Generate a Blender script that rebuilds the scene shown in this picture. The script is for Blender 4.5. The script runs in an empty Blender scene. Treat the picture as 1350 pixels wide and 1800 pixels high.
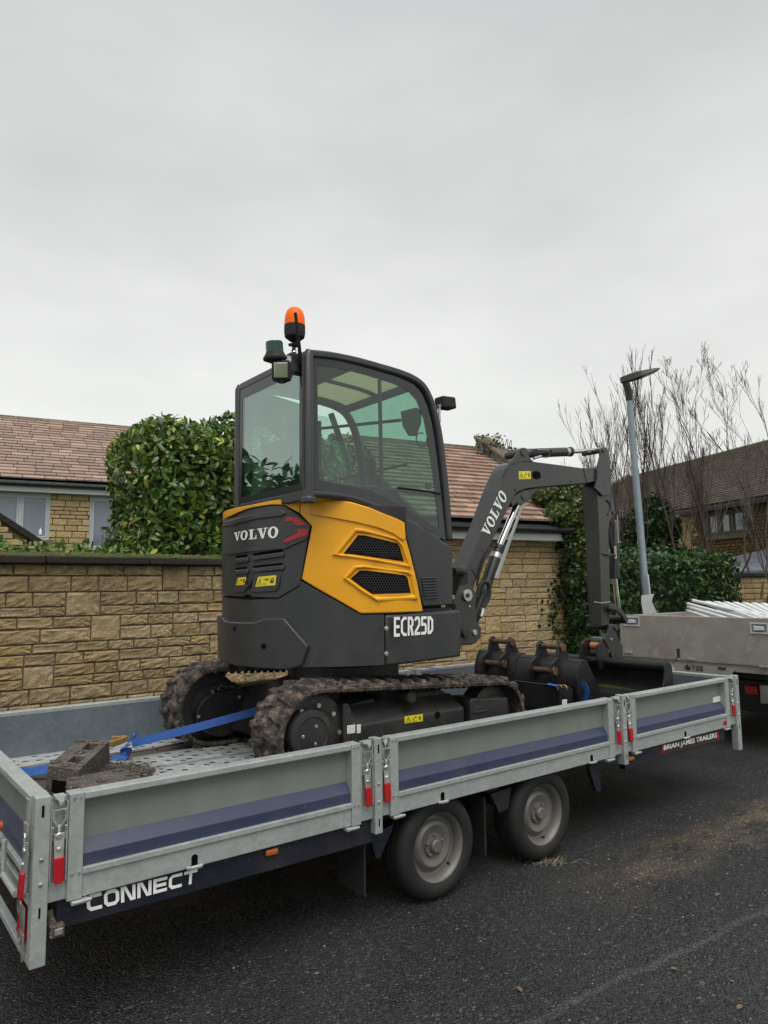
import bpy, bmesh, math, random
import numpy as np
from mathutils import Vector, Matrix
random.seed(7); rng = np.random.default_rng(7)
scene = bpy.context.scene
COL = scene.collection
# ------------------------------------------------------------------ camera
F_PX, YAW, PITCH, ROLL = 1249.8, math.radians(37.98), math.radians(6.05), math.radians(-0.68)
CPOS = Vector((-0.618, -2.804, 1.602))
_f = Vector((math.sin(YAW)*math.cos(PITCH), math.cos(YAW)*math.cos(PITCH), math.sin(PITCH)))
_r = Vector((math.cos(YAW), -math.sin(YAW), 0)); _u = _r.cross(_f)
RGT = _r*math.cos(ROLL)+_u*math.sin(ROLL); UPV = -_r*math.sin(ROLL)+_u*math.cos(ROLL)
cd = bpy.data.cameras.new('camera'); cam = bpy.data.objects.new('camera', cd); COL.objects.link(cam)
cam.matrix_world = Matrix(((RGT.x, UPV.x, -_f.x, CPOS.x), (RGT.y, UPV.y, -_f.y, CPOS.y), (RGT.z, UPV.z, -_f.z, CPOS.z), (0, 0, 0, 1)))
cd.sensor_fit = 'VERTICAL'; cd.sensor_height = 36; cd.sensor_width = 27; cd.lens = F_PX/1800*36
cd.clip_start = 0.05; cd.clip_end = 800
scene.camera = cam
# ------------------------------------------------------------------ view, world, sun
vs = scene.view_settings
vs.view_transform = 'Standard'; vs.look = 'None'; vs.gamma = 1; vs.exposure = 0.95; vs.use_curve_mapping = False
world = bpy.data.worlds.new('World'); scene.world = world; world.use_nodes = True
wn, wl = world.node_tree.nodes, world.node_tree.links
bg = wn['Background']
sky = wn.new('ShaderNodeTexSky'); sky.sky_type = 'NISHITA'; sky.sun_disc = False
SUN_EL, SUN_AZ = math.radians(64), math.radians(200)      # azimuth clockwise from +Y
sky.sun_elevation = SUN_EL; sky.sun_rotation = SUN_AZ
tc = wn.new('ShaderNodeTexCoord')
mp = wn.new('ShaderNodeMapping'); mp.inputs['Scale'].default_value = (1.0, 1.0, 2.6); mp.inputs['Rotation'].default_value = (0.25, 0.1, 0.3)
nz = wn.new('ShaderNodeTexNoise'); nz.inputs['Scale'].default_value = 1.9; nz.inputs['Detail'].default_value = 4; nz.inputs['Roughness'].default_value = 0.55
wl.new(tc.outputs['Generated'], mp.inputs[0]); wl.new(mp.outputs[0], nz.inputs[0])
sepw = wn.new('ShaderNodeSeparateXYZ'); wl.new(tc.outputs['Generated'], sepw.inputs[0])
rampz = wn.new('ShaderNodeValToRGB')                       # pale near the horizon, greyer higher up
rampz.color_ramp.elements[0].position = 0.0; rampz.color_ramp.elements[0].color = (4.75, 4.72, 4.42, 1)
rampz.color_ramp.elements[1].position = 0.72; rampz.color_ramp.elements[1].color = (3.05, 3.08, 3.05, 1)
e = rampz.color_ramp.elements.new(0.35); e.color = (4.25, 4.25, 4.08, 1)
wl.new(sepw.outputs[2], rampz.inputs[0])
rampn = wn.new('ShaderNodeMapRange'); rampn.inputs['From Min'].default_value = 0.3; rampn.inputs['From Max'].default_value = 0.7
rampn.inputs['To Min'].default_value = 0.88; rampn.inputs['To Max'].default_value = 1.08
wl.new(nz.outputs['Fac'], rampn.inputs['Value'])
mulc = wn.new('ShaderNodeVectorMath'); mulc.operation = 'SCALE'
wl.new(rampz.outputs[0], mulc.inputs[0]); wl.new(rampn.outputs[0], mulc.inputs['Scale'])
mixw = wn.new('ShaderNodeMixRGB'); mixw.inputs[0].default_value = 0.93
wl.new(sky.outputs[0], mixw.inputs[1]); wl.new(mulc.outputs[0], mixw.inputs[2])
wl.new(mixw.outputs[0], bg.inputs['Color']); bg.inputs['Strength'].default_value = 0.105
sd = bpy.data.lights.new('sun', 'SUN'); sd.energy = 1.5; sd.angle = math.radians(50); sd.color = (1, 0.985, 0.95)
sun = bpy.data.objects.new('sun', sd); COL.objects.link(sun)
_sd = Vector((math.sin(SUN_AZ)*math.cos(SUN_EL), math.cos(SUN_AZ)*math.cos(SUN_EL), math.sin(SUN_EL)))
sun.rotation_euler = _sd.to_track_quat('Z', 'Y').to_euler(); sun.location = (0, 0, 20)

# ------------------------------------------------------------------ pixel -> point on a real plane (photo is 1350 x 1800)
def ray(u, v): return _f + RGT*((u-675)/F_PX) - UPV*((v-900)/F_PX)
def onY(u, v, y): d = ray(u, v); return CPOS+d*((y-CPOS.y)/d.y)
def onX(u, v, x): d = ray(u, v); return CPOS+d*((x-CPOS.x)/d.x)
def onZ(u, v, z): d = ray(u, v); return CPOS+d*((z-CPOS.z)/d.z)
def onP(u, v, P, n): d = ray(u, v); n = Vector(n); return CPOS+d*((Vector(P)-CPOS).dot(n)/d.dot(n))

# ------------------------------------------------------------------ helpers
ORG = {}
def tag(o, label=None, cat=None, group=None, kind=None):
    if label: o['label'] = label
    if cat: o['category'] = cat
    if group: o['group'] = group
    if kind: o['kind'] = kind
    return o
def thing(name, label, cat, loc=(0, 0, 0), group=None, rotz=0):
    o = bpy.data.objects.new(name, None); COL.objects.link(o); o.empty_display_size = 0.1
    o.location = loc; o.rotation_euler = (0, 0, rotz); ORG[o] = Vector(loc)
    return tag(o, label, cat, group)
def setsmooth(me, ang=None):
    me.polygons.foreach_set('use_smooth', [True]*len(me.polygons))
    if ang is not None:
        try: me.set_sharp_from_angle(angle=math.radians(ang))
        except Exception: pass
def link(name, me, mat, parent=None, origin=None, bevel=0, seg=2, ang=32):
    if mat is not None and not me.materials: me.materials.append(mat)
    o = bpy.data.objects.new(name, me); COL.objects.link(o)
    po = ORG[parent] if parent is not None else Vector((0, 0, 0))
    og = Vector(origin) if origin is not None else po
    o.parent = parent; o.location = og-po; ORG[o] = og
    if bevel:
        m = o.modifiers.new('bevel', 'BEVEL'); m.width = bevel; m.segments = seg; m.limit_method = 'ANGLE'; m.angle_limit = math.radians(ang)
        m.harden_normals = False
    return o
class MB:
    """collects geometry in world coordinates"""
    def __init__(s): s.v = []; s.f = []; s.mi = []; s.cur = 0
    def add(s, vs, fs):
        b = len(s.v); s.v += [tuple(x) for x in vs]; s.f += [[b+i for i in f] for f in fs]; s.mi += [s.cur]*len(fs); return s
    def box(s, x0, x1, y0, y1, z0, z1):
        return s.add([(x0,y0,z0),(x1,y0,z0),(x1,y1,z0),(x0,y1,z0),(x0,y0,z1),(x1,y0,z1),(x1,y1,z1),(x0,y1,z1)],
                     [(0,3,2,1),(4,5,6,7),(0,1,5,4),(1,2,6,5),(2,3,7,6),(3,0,4,7)])
    def obox(s, c, ax, ay, az):       # centre and three half-axis vectors
        c, ax, ay, az = map(Vector, (c, ax, ay, az))
        P = [c+ax*i+ay*j+az*k for k in (-1,1) for j in (-1,1) for i in (-1,1)]
        fl = [(0,2,3,1),(4,5,7,6),(0,1,5,4),(1,3,7,5),(3,2,6,7),(2,0,4,6)]
        if ax.cross(ay).dot(az) < 0: fl = [f[::-1] for f in fl]
        return s.add(P, fl)
    def prism(s, poly, vec):          # poly: planar list of points, extruded by vec
        poly = [Vector(p) for p in poly]; vec = Vector(vec); n = len(poly)
        nrm = Vector((0,0,0))
        for i in range(n): nrm += poly[i].cross(poly[(i+1) % n])
        if nrm.dot(vec) > 0: poly = poly[::-1]
        V = poly+[p+vec for p in poly]
        return s.add(V, [list(range(n)), list(range(2*n-1, n-1, -1))]+[[(i+1) % n, i, i+n, (i+1) % n+n] for i in range(n)])
    def cyl(s, p0, p1, r, n=16, r1=None, caps=True):
        p0, p1 = Vector(p0), Vector(p1); r1 = r if r1 is None else r1
        w = (p1-p0).normalized(); a = w.orthogonal().normalized(); b = w.cross(a)
        V = []
        for p, rr in ((p0, r), (p1, r1)):
            V += [p+a*rr*math.cos(2*math.pi*i/n)+b*rr*math.sin(2*math.pi*i/n) for i in range(n)]
        F = [[i, (i+1) % n, n+(i+1) % n, n+i] for i in range(n)]
        if caps: F += [list(range(n-1, -1, -1)), list(range(n, 2*n))]
        return s.add(V, F)
    def lathe(s, p, axis, prof, n=32, caps=(1, 1)):   # prof: list of (radius, distance along axis)
        p, w = Vector(p), Vector(axis).normalized(); a = w.orthogonal().normalized(); b = w.cross(a); V = []; F = []
        for r, h in prof:
            V += [p+w*h+a*r*math.cos(2*math.pi*i/n)+b*r*math.sin(2*math.pi*i/n) for i in range(n)]
        for k in range(len(prof)-1):
            F += [[k*n+i, k*n+(i+1) % n, (k+1)*n+(i+1) % n, (k+1)*n+i] for i in range(n)]
        if caps[0]: F.append(list(range(n-1, -1, -1)))
        if caps[1]: F.append([(len(prof)-1)*n+i for i in range(n)])
        return s.add(V, F)
    def tube(s, path, r, n=8, caps=True):
        path = [Vector(p) for p in path]; R = r if hasattr(r, '__len__') else [r]*len(path)
        V = []; F = []; a = None
        for i, p in enumerate(path):
            t = (path[min(i+1, len(path)-1)]-path[max(i-1, 0)])
            if t.length < 1e-9: t = Vector((0,0,1))
            t.normalize()
            a = t.orthogonal().normalized() if a is None else (a-t*a.dot(t))
            if a.length < 1e-6: a = t.orthogonal()
            a.normalize(); b = t.cross(a)
            V += [p+(a*math.cos(2*math.pi*k/n)+b*math.sin(2*math.pi*k/n))*R[i] for k in range(n)]
        for i in range(len(path)-1):
            F += [[i*n+k, i*n+(k+1) % n, (i+1)*n+(k+1) % n, (i+1)*n+k] for k in range(n)]
        if caps: F += [list(range(n-1, -1, -1)), [(len(path)-1)*n+k for k in range(n)]]
        return s.add(V, F)
    def strip(s, path, side, w, t):   # flat band: path points, side direction, width, thickness
        path = [Vector(p) for p in path]; V = []; F = []
        for i, p in enumerate(path):
            tg = (path[min(i+1, len(path)-1)]-path[max(i-1, 0)]).normalized()
            sd = side[i] if isinstance(side, list) else side
            sd = Vector(sd); sd = (sd-tg*sd.dot(tg)).normalized(); nn = tg.cross(sd)
            V += [p-sd*w/2-nn*t/2, p+sd*w/2-nn*t/2, p+sd*w/2+nn*t/2, p-sd*w/2+nn*t/2]
        for i in range(len(path)-1):
            for k in range(4): F.append([i*4+k, (i+1)*4+k, (i+1)*4+(k+1) % 4, i*4+(k+1) % 4])
        m = (len(path)-1)*4; F += [[0,1,2,3],[m+3,m+2,m+1,m]]
        return s.add(V, F)
    def mesh(s, name, origin=(0,0,0), smooth=None, mats=None):
        o = Vector(origin); me = bpy.data.meshes.new(name)
        me.from_pydata([(v[0]-o.x, v[1]-o.y, v[2]-o.z) for v in s.v], [], s.f)
        if mats:
            for m in mats: me.materials.append(m)
            me.polygons.foreach_set('material_index', s.mi)
        bm = bmesh.new(); bm.from_mesh(me); bmesh.ops.recalc_face_normals(bm, faces=bm.faces); bm.to_mesh(me); bm.free()
        if smooth is not None: setsmooth(me, smooth)
        me.update(); return me
    def build(s, name, mat, parent=None, origin=None, bevel=0, smooth=None, seg=2, ang=32, mats=None):
        og = origin if origin is not None else (ORG[parent] if parent is not None else (0,0,0))
        return link(name, s.mesh(name, og, smooth, mats), mat, parent, og, bevel, seg, ang)
def copyof(o, parent, loc, rot=None, scale=None):    # copy of an object and its children, linked under parent
    c = o.copy(); COL.objects.link(c); c.parent = parent; c.location = loc
    if rot is not None: c.rotation_euler = rot
    if scale is not None: c.scale = scale
    for k in [k for k in o.children if k is not c]:
        copyof(k, c, k.location)
    return c
def smoothpath(pts, n=6, closed=False):              # Catmull-Rom
    P = [Vector(p) for p in pts]; out = []; m = len(P)
    rngi = range(m) if closed else range(m-1)
    for i in rngi:
        g = (lambda k: P[k % m]) if closed else (lambda k: P[max(0, min(m-1, k))])
        a, b, c, d = g(i-1), g(i), g(i+1), g(i+2)
        for k in range(n):
            t = k/n; out.append(0.5*((2*b)+(c-a)*t+(2*a-5*b+4*c-d)*t*t+(3*b-a-3*c+d)*t**3))
    if not closed: out.append(P[-1])
    return out

# ------------------------------------------------------------------ materials
def srgb(r, g, b):
    return tuple(((c/255)/12.92 if c/255 <= 0.04045 else (((c/255)+0.055)/1.055)**2.4) for c in (r, g, b))
class M:
    """small node-material builder"""
    def __init__(s, name, base=(0.5,0.5,0.5), rough=0.6, metal=0.0, spec=0.5):
        s.m = bpy.data.materials.new(name); s.m.use_nodes = True
        s.n, s.l = s.m.node_tree.nodes, s.m.node_tree.links
        s.b = s.n['Principled BSDF']; s.b.inputs['Base Color'].default_value = (*base, 1)
        s.b.inputs['Roughness'].default_value = rough; s.b.inputs['Metallic'].default_value = metal
        s.b.inputs['Specular IOR Level'].default_value = spec
        s.tc = s.n.new('ShaderNodeTexCoord'); s.geo = None
        s.coord = s.tc.outputs['Object']; s.base = None
    def pos(s):
        if s.geo is None: s.geo = s.n.new('ShaderNodeNewGeometry')
        s.coord = s.geo.outputs['Position']; return s
    def noise(s, scale, detail=4, rough=0.55, stretch=None, dist=0):
        t = s.n.new('ShaderNodeTexNoise'); t.inputs['Scale'].default_value = scale; t.inputs['Detail'].default_value = detail
        t.inputs['Roughness'].default_value = rough; t.inputs['Distortion'].default_value = dist
        c = s.coord
        if stretch:
            mp = s.n.new('ShaderNodeMapping'); mp.inputs['Scale'].default_value = stretch; s.l.new(c, mp.inputs[0]); c = mp.outputs[0]
        s.l.new(c, t.inputs['Vector']); return t.outputs['Fac']
    def voro(s, scale, feat='F1', stretch=None, out='Distance'):
        t = s.n.new('ShaderNodeTexVoronoi'); t.inputs['Scale'].default_value = scale; t.feature = feat
        c = s.coord
        if stretch:
            mp = s.n.new('ShaderNodeMapping'); mp.inputs['Scale'].default_value = stretch; s.l.new(c, mp.inputs[0]); c = mp.outputs[0]
        s.l.new(c, t.inputs['Vector']); return t.outputs[out]
    def rng(s, sock, a, b, c=0.0, d=1.0, clamp=True):
        t = s.n.new('ShaderNodeMapRange'); t.clamp = clamp
        for k, v in zip(('From Min','From Max','To Min','To Max'), (a, b, c, d)): t.inputs[k].default_value = v
        s.l.new(sock, t.inputs['Value']); return t.outputs[0]
    def math(s, op, a, b=None):
        t = s.n.new('ShaderNodeMath'); t.operation = op
        for i, x in enumerate((a, b)):
            if x is None: continue
            if isinstance(x, (int, float)): t.inputs[i].default_value = x
            else: s.l.new(x, t.inputs[i])
        return t.outputs[0]
    def col(s): 
        return s.base if s.base is not None else None
    def mix(s, fac, colr, mode='MIX'):         # mixes onto the base colour
        t = s.n.new('ShaderNodeMixRGB'); t.blend_type = mode
        if isinstance(fac, (int, float)): t.inputs[0].default_value = fac
        else: s.l.new(fac, t.inputs[0])
        if s.base is None: t.inputs[1].default_value = s.b.inputs['Base Color'].default_value
        else: s.l.new(s.base, t.inputs[1])
        if isinstance(colr, tuple): t.inputs[2].default_value = (*colr, 1)
        else: s.l.new(colr, t.inputs[2])
        s.base = t.outputs[0]; s.l.new(s.base, s.b.inputs['Base Color']); return s
    def hsv(s, val, hue=None, sat=None):
        t = s.n.new('ShaderNodeHueSaturation')
        if s.base is None: t.inputs['Color'].default_value = s.b.inputs['Base Color'].default_value
        else: s.l.new(s.base, t.inputs['Color'])
        for k, x in (('Value', val), ('Hue', hue), ('Saturation', sat)):
            if x is None: continue
            if isinstance(x, (int, float)): t.inputs[k].default_value = x
            else: s.l.new(x, t.inputs[k])
        s.base = t.outputs[0]; s.l.new(s.base, s.b.inputs['Base Color']); return s
    def rand(s): return s.n.new('ShaderNodeObjectInfo').outputs['Random']
    def attr(s, name):
        t = s.n.new('ShaderNodeAttribute'); t.attribute_name = name; return t.outputs['Fac']
    def bump(s, sock, dist=0.01, strength=1.0):
        t = s.n.new('ShaderNodeBump'); t.inputs['Distance'].default_value = dist; t.inputs['Strength'].default_value = strength
        s.l.new(sock, t.inputs['Height'])
        cur = s.b.inputs['Normal'].links
        if cur: s.l.new(cur[0].from_socket, t.inputs['Normal'])
        s.l.new(t.outputs[0], s.b.inputs['Normal']); return s
    def rough(s, sock, a, b, c, d): s.l.new(s.rng(sock, a, b, c, d), s.b.inputs['Roughness']); return s
    def z(s):
        t = s.n.new('ShaderNodeSeparateXYZ'); s.pos(); s.l.new(s.coord, t.inputs[0]); return t.outputs
MT = {}
def simple(name, base, rough=0.5, metal=0.0, var=0.12, scale=8, bump=0, spec=0.5):
    m = M(name, base, rough, metal, spec).pos()
    n = m.noise(scale, 5); m.hsv(m.rng(n, 0.3, 0.7, 1-var, 1+var))
    m.rough(n, 0.3, 0.7, max(0.02, rough-0.08), min(1, rough+0.1))
    if bump: m.bump(m.noise(scale*12, 4), bump)
    MT[name] = m.m; return m
# machine paints
def dirtypaint(name, base, rough, dust=0.25, dustcol=(0.10,0.085,0.065)):
    m = M(name, base, rough).pos()
    n = m.noise(3.5, 6, 0.65); n2 = m.noise(38, 4, 0.7); n3 = m.noise(9, 3, 0.5, (1, 1, 0.15))
    m.hsv(m.rng(n, 0.3, 0.7, 0.93, 1.07))
    m.mix(m.math('MULTIPLY', m.rng(m.math('MULTIPLY', n, n3), 0.2, 0.45), dust), dustcol)
    m.mix(m.math('MULTIPLY', m.rng(n2, 0.62, 0.74), dust*0.8), (0.25,0.22,0.18))
    m.rough(n, 0.3, 0.7, rough-0.07, rough+0.12); m.bump(m.noise(300, 2), 0.0006); MT[name] = m.m; return m
dirtypaint('yellow_paint', (0.74, 0.335, 0.004), 0.30, 0.05)
dirtypaint('charcoal_plastic', (0.030, 0.032, 0.035), 0.31, 0.22)
dirtypaint('boom_paint', (0.036, 0.036, 0.037), 0.27, 0.12)
dirtypaint('black_paint', (0.012, 0.012, 0.013), 0.38, 0.18)
dirtypaint('bucket_paint', (0.010, 0.010, 0.012), 0.35, 0.22, (0.05, 0.045, 0.04))
dirtypaint('undercarriage_paint', (0.020, 0.020, 0.021), 0.5, 0.5, (0.07, 0.055, 0.04))
dirtypaint('trailer_blue', (0.030, 0.039, 0.082), 0.38, 0.2)
dirtypaint('trailer_grey', (0.185, 0.205, 0.187), 0.42, 0.32, (0.11, 0.10, 0.085))
dirtypaint('chassis_blue', (0.007, 0.009, 0.019), 0.45, 0.35, (0.045, 0.035, 0.026))
simple('black_rubber', (0.013, 0.013, 0.013), 0.75, 0, 0.2, 14, 0.001)
simple('chrome', (0.75, 0.75, 0.76), 0.12, 1.0, 0.03)
simple('zinc', (0.55, 0.55, 0.52), 0.38, 0.9, 0.15, 20)
simple('rust_pin', (0.105, 0.055, 0.035), 0.7, 0.2, 0.35, 25, 0.0015)
simple('copper_rust', (0.50, 0.19, 0.08), 0.6, 0.1, 0.25, 40, 0.001)
simple('brass_pin', (0.45, 0.30, 0.12), 0.45, 0.7, 0.15, 20)
simple('red_grip', (0.36, 0.008, 0.014), 0.3, 0, 0.1, 12)
simple('red_reflector', (0.38, 0.006, 0.010), 0.22, 0, 0.08, 60)
simple('white_print', (0.80, 0.80, 0.78), 0.4, 0, 0.03)
simple('dark_print', (0.02, 0.02, 0.02), 0.5, 0, 0.03)
simple('yellow_sticker', (0.72, 0.60, 0.02), 0.35, 0, 0.04)
simple('orange_lens', (0.98, 0.145, 0.0), 0.3, 0, 0.03, spec=0.2)
simple('green_lens', (0.012, 0.065, 0.062), 0.12, 0, 0.05)
MT['green_lens'].node_tree.nodes['Principled BSDF'].inputs['Transmission Weight'].default_value = 0.3
simple('orange_marker', (0.35, 0.09, 0.02), 0.3, 0, 0.2, 30)
simple('blue_webbing', (0.012, 0.075, 0.30), 0.55, 0, 0.15, 60, 0.0006)
simple('seat_fabric', (0.02, 0.02, 0.022), 0.8)
simple('cream_blind', (0.55, 0.54, 0.42), 0.7, 0, 0.05)
_n, _l = MT['cream_blind'].node_tree.nodes, MT['cream_blind'].node_tree.links
_t = _n.new('ShaderNodeBsdfTranslucent'); _t.inputs[0].default_value = (0.72, 0.71, 0.55, 1); _x = _n.new('ShaderNodeMixShader'); _x.inputs[0].default_value = 0.6
_l.new(_n['Principled BSDF'].outputs[0], _x.inputs[1]); _l.new(_t.outputs[0], _x.inputs[2]); _l.new(_x.outputs[0], _n['Material Output'].inputs[0])
simple('orange_belt', (0.55, 0.16, 0.06), 0.6)
simple('white_pvc', (0.60, 0.62, 0.62), 0.35, 0, 0.05)
simple('window_grey', (0.42, 0.47, 0.50), 0.4, 0, 0.05)
simple('fascia_white', (0.52, 0.54, 0.54), 0.5, 0, 0.08, 3)
simple('gutter_black', (0.012, 0.012, 0.013), 0.35)
simple('mat_brown', (0.06, 0.048, 0.036), 0.9, 0, 0.4, 12, 0.003)
simple('lead_grey', (0.17, 0.19, 0.22), 0.6, 0, 0.25, 9)
# galvanised steel
def galv(name, base, metal, rough):
    m = M(name, base, rough, metal).pos()
    v = m.voro(55, out='Color'); sp = m.n.new('ShaderNodeSeparateColor'); m.l.new(v, sp.inputs[0])
    n = m.noise(5, 6, 0.65); 
    m.hsv(m.rng(sp.outputs[0], 0, 1, 0.93, 1.06)); m.hsv(m.rng(n, 0.3, 0.7, 0.88, 1.10))
    m.mix(m.rng(m.noise(11, 5, 0.7, (1, 1, 0.35)), 0.58, 0.75, 0, 0.35), (0.20, 0.19, 0.165))
    m.rough(sp.outputs[1], 0, 1, rough-0.1, rough+0.12); MT[name] = m.m; return m
galv('galvanised', (0.36, 0.385, 0.375), 0.35, 0.5)
galv('galvanised_inner', (0.15, 0.18, 0.205), 0.3, 0.45)
galv('lamp_steel', (0.27, 0.33, 0.37), 0.3, 0.5)
simple('perforated_steel', (0.44, 0.455, 0.45), 0.42, 0.35, 0.12, 6)
# glass
def glassmat(name, tint, refl=1.0, dark=0.0):
    m = bpy.data.materials.new(name); m.use_nodes = True; n, l = m.node_tree.nodes, m.node_tree.links
    n.remove(n['Principled BSDF']); out = n['Material Output']
    tr = n.new('ShaderNodeBsdfTransparent'); tr.inputs[0].default_value = (*tint, 1)
    gl = n.new('ShaderNodeBsdfGlossy'); gl.inputs['Roughness'].default_value = 0.015; gl.inputs[0].default_value = (0.9, 0.95, 0.95, 1)
    df = n.new('ShaderNodeBsdfDiffuse'); df.inputs[0].default_value = (0.25, 0.27, 0.26, 1)
    lw = n.new('ShaderNodeLayerWeight'); lw.inputs['Blend'].default_value = 0.5
    pw = n.new('ShaderNodeMath'); pw.operation = 'POWER'; pw.inputs[1].default_value = 5; l.new(lw.outputs['Facing'], pw.inputs[0])
    mr = n.new('ShaderNodeMapRange'); mr.inputs['From Max'].default_value = 1; mr.inputs['To Min'].default_value = dark; mr.inputs['To Max'].default_value = 1.0
    sc = n.new('ShaderNodeMath'); sc.operation = 'MULTIPLY'; sc.inputs[1].default_value = refl; sc.use_clamp = True
    l.new(pw.outputs[0], sc.inputs[0]); l.new(sc.outputs[0], mr.inputs['Value'])
    m1 = n.new('ShaderNodeMixShader'); l.new(mr.outputs[0], m1.inputs[0]); l.new(tr.outputs[0], m1.inputs[1]); l.new(gl.outputs[0], m1.inputs[2])
    m2 = n.new('ShaderNodeMixShader'); nt = n.new('ShaderNodeTexNoise'); nt.inputs['Scale'].default_value = 2.5
    mr2 = n.new('ShaderNodeMapRange'); mr2.inputs['From Min'].default_value = 0.35; mr2.inputs['From Max'].default_value = 0.7; mr2.inputs['To Max'].default_value = 0.04
    l.new(nt.outputs[0], mr2.inputs['Value']); l.new(mr2.outputs[0], m2.inputs[0]); l.new(m1.outputs[0], m2.inputs[1]); l.new(df.outputs[0], m2.inputs[2])
    l.new(m2.outputs[0], out.inputs[0]); MT[name] = m
glassmat('cab_glass', (0.58, 0.77, 0.68), 1.0, 0.08)
glassmat('rear_glass', (0.74, 0.95, 0.85), 1.2, 0.19)
m = M('window_glass', (0.10, 0.13, 0.17), 0.08, 0.0, 0.9).pos(); m.mix(m.rng(m.noise(0.7, 2), 0.4, 0.6), (0.14, 0.17, 0.22)); MT['window_glass'] = m.m
# masonry
def stone(name, base, dark, light, rnd=True, moss=0):
    m = M(name, base, 0.9)
    if rnd:
        r = m.rand(); m.hsv(m.rng(r, 0, 1, 0.78, 1.20)); m.hsv(1.0, m.rng(m.math('FRACT', m.math('MULTIPLY', r, 7.13)), 0, 1, 0.494, 0.504), m.rng(m.math('FRACT', m.math('MULTIPLY', r, 3.7)), 0, 1, 0.84, 1.10))
    m.pos(); n1 = m.noise(9, 6, 0.7); n2 = m.noise(75, 4, 0.75)
    m.mix(m.rng(n1, 0.48, 0.72, 0, 0.65), dark); m.mix(m.rng(n2, 0.53, 0.70, 0, 0.7), light); m.mix(m.rng(n2, 0.46, 0.30, 0, 0.75), dark); n3 = m.noise(24, 5, 0.7, (1, 1, 1.8)); m.mix(m.rng(n3, 0.40, 0.26, 0, 0.85), dark)
    m.bump(m.noise(17, 7, 0.8), 0.06); m.bump(n2, 0.012); MT[name] = m.m; return m

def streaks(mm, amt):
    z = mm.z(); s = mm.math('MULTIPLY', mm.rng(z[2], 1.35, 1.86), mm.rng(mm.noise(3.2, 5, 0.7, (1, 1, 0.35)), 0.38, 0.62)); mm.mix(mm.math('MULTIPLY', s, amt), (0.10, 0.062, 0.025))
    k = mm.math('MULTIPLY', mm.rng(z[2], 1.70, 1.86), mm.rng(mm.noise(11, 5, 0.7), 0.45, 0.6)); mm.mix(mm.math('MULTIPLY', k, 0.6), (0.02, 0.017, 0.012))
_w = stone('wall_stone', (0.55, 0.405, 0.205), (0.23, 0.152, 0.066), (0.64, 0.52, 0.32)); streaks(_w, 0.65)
stone('garage_stone', (0.58, 0.43, 0.215), (0.36, 0.245, 0.11), (0.66, 0.53, 0.32))
stone('house_stone', (0.60, 0.44, 0.215), (0.42, 0.28, 0.12), (0.68, 0.54, 0.32))
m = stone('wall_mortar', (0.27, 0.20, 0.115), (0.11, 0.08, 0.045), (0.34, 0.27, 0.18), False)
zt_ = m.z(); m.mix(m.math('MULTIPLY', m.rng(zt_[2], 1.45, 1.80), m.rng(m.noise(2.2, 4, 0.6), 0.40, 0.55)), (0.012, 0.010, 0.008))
m = stone('house_mortar', (0.20, 0.135, 0.065), (0.12, 0.08, 0.04), (0.27, 0.20, 0.11), False)
m = stone('coping_stone', (0.035, 0.030, 0.024), (0.008, 0.008, 0.007), (0.10, 0.085, 0.065), True)
nrm = m.n.new('ShaderNodeSeparateXYZ'); m.l.new(m.geo.outputs['Normal'], nrm.inputs[0])
m.mix(m.math('MULTIPLY', m.rng(nrm.outputs[2], 0.2, 0.8), m.rng(m.noise(14, 5, 0.7), 0.35, 0.5)), (0.085, 0.10, 0.018))
m = stone('ridge_stone', (0.20, 0.16, 0.115), (0.10, 0.085, 0.06), (0.28, 0.24, 0.18), True)
def tilemat(name, base, b2, dark):
    m = M(name, base, 0.8); r = m.rand()
    at = m.attr('tone'); r = m.math('FRACT', m.math('ADD', r, at))
    m.mix(m.rng(r, 0, 1, 0, 1), b2); m.hsv(m.rng(m.math('FRACT', m.math('MULTIPLY', r, 5.3)), 0, 1, 0.78, 1.2))
    m.pos(); m.mix(m.rng(m.noise(5, 6, 0.7), 0.5, 0.75, 0, 0.5), dark); m.mix(m.rng(m.noise(60, 3), 0.6, 0.75, 0, 0.35), (0.30, 0.24, 0.19))
    m.bump(m.noise(60, 4, 0.7), 0.004); MT[name] = m.m; return m
tilemat('left_roof_tile', (0.255, 0.175, 0.138), (0.34, 0.25, 0.20), (0.13, 0.09, 0.072))
tilemat('garage_roof_tile', (0.255, 0.162, 0.118), (0.34, 0.232, 0.175), (0.13, 0.085, 0.062))
m = tilemat('far_roof_tile', (0.060, 0.047, 0.036), (0.11, 0.085, 0.068), (0.03, 0.03, 0.018))
# foliage
def leafmat(name, base, b2, b3, rough=0.35, trans=0.25):
    m = M(name, base, rough, 0, 0.45)
    r = m.math('FRACT', m.math('ADD', m.rand(), m.attr('tone')))
    m.mix(m.rng(r, 0.0, 1.0), b2); m.mix(m.rng(m.math('FRACT', m.math('MULTIPLY', r, 9.1)), 0.86, 0.97), b3)
    m.hsv(m.rng(m.math('FRACT', m.math('MULTIPLY', r, 3.3)), 0, 1, 0.7, 1.3))
    tl = m.n.new('ShaderNodeBsdfTranslucent'); m.l.new(m.base, tl.inputs[0])
    mx = m.n.new('ShaderNodeMixShader'); mx.inputs[0].default_value = trans
    m.l.new(m.b.outputs[0], mx.inputs[1]); m.l.new(tl.outputs[0], mx.inputs[2]); m.l.new(mx.outputs[0], m.n['Material Output'].inputs[0])
    MT[name] = m.m; return m
leafmat('laurel_leaf', (0.030, 0.082, 0.010), (0.090, 0.160, 0.018), (0.34, 0.36, 0.045), 0.28)
leafmat('dark_laurel_leaf', (0.018, 0.052, 0.014), (0.040, 0.095, 0.022), (0.09, 0.15, 0.03))
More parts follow.
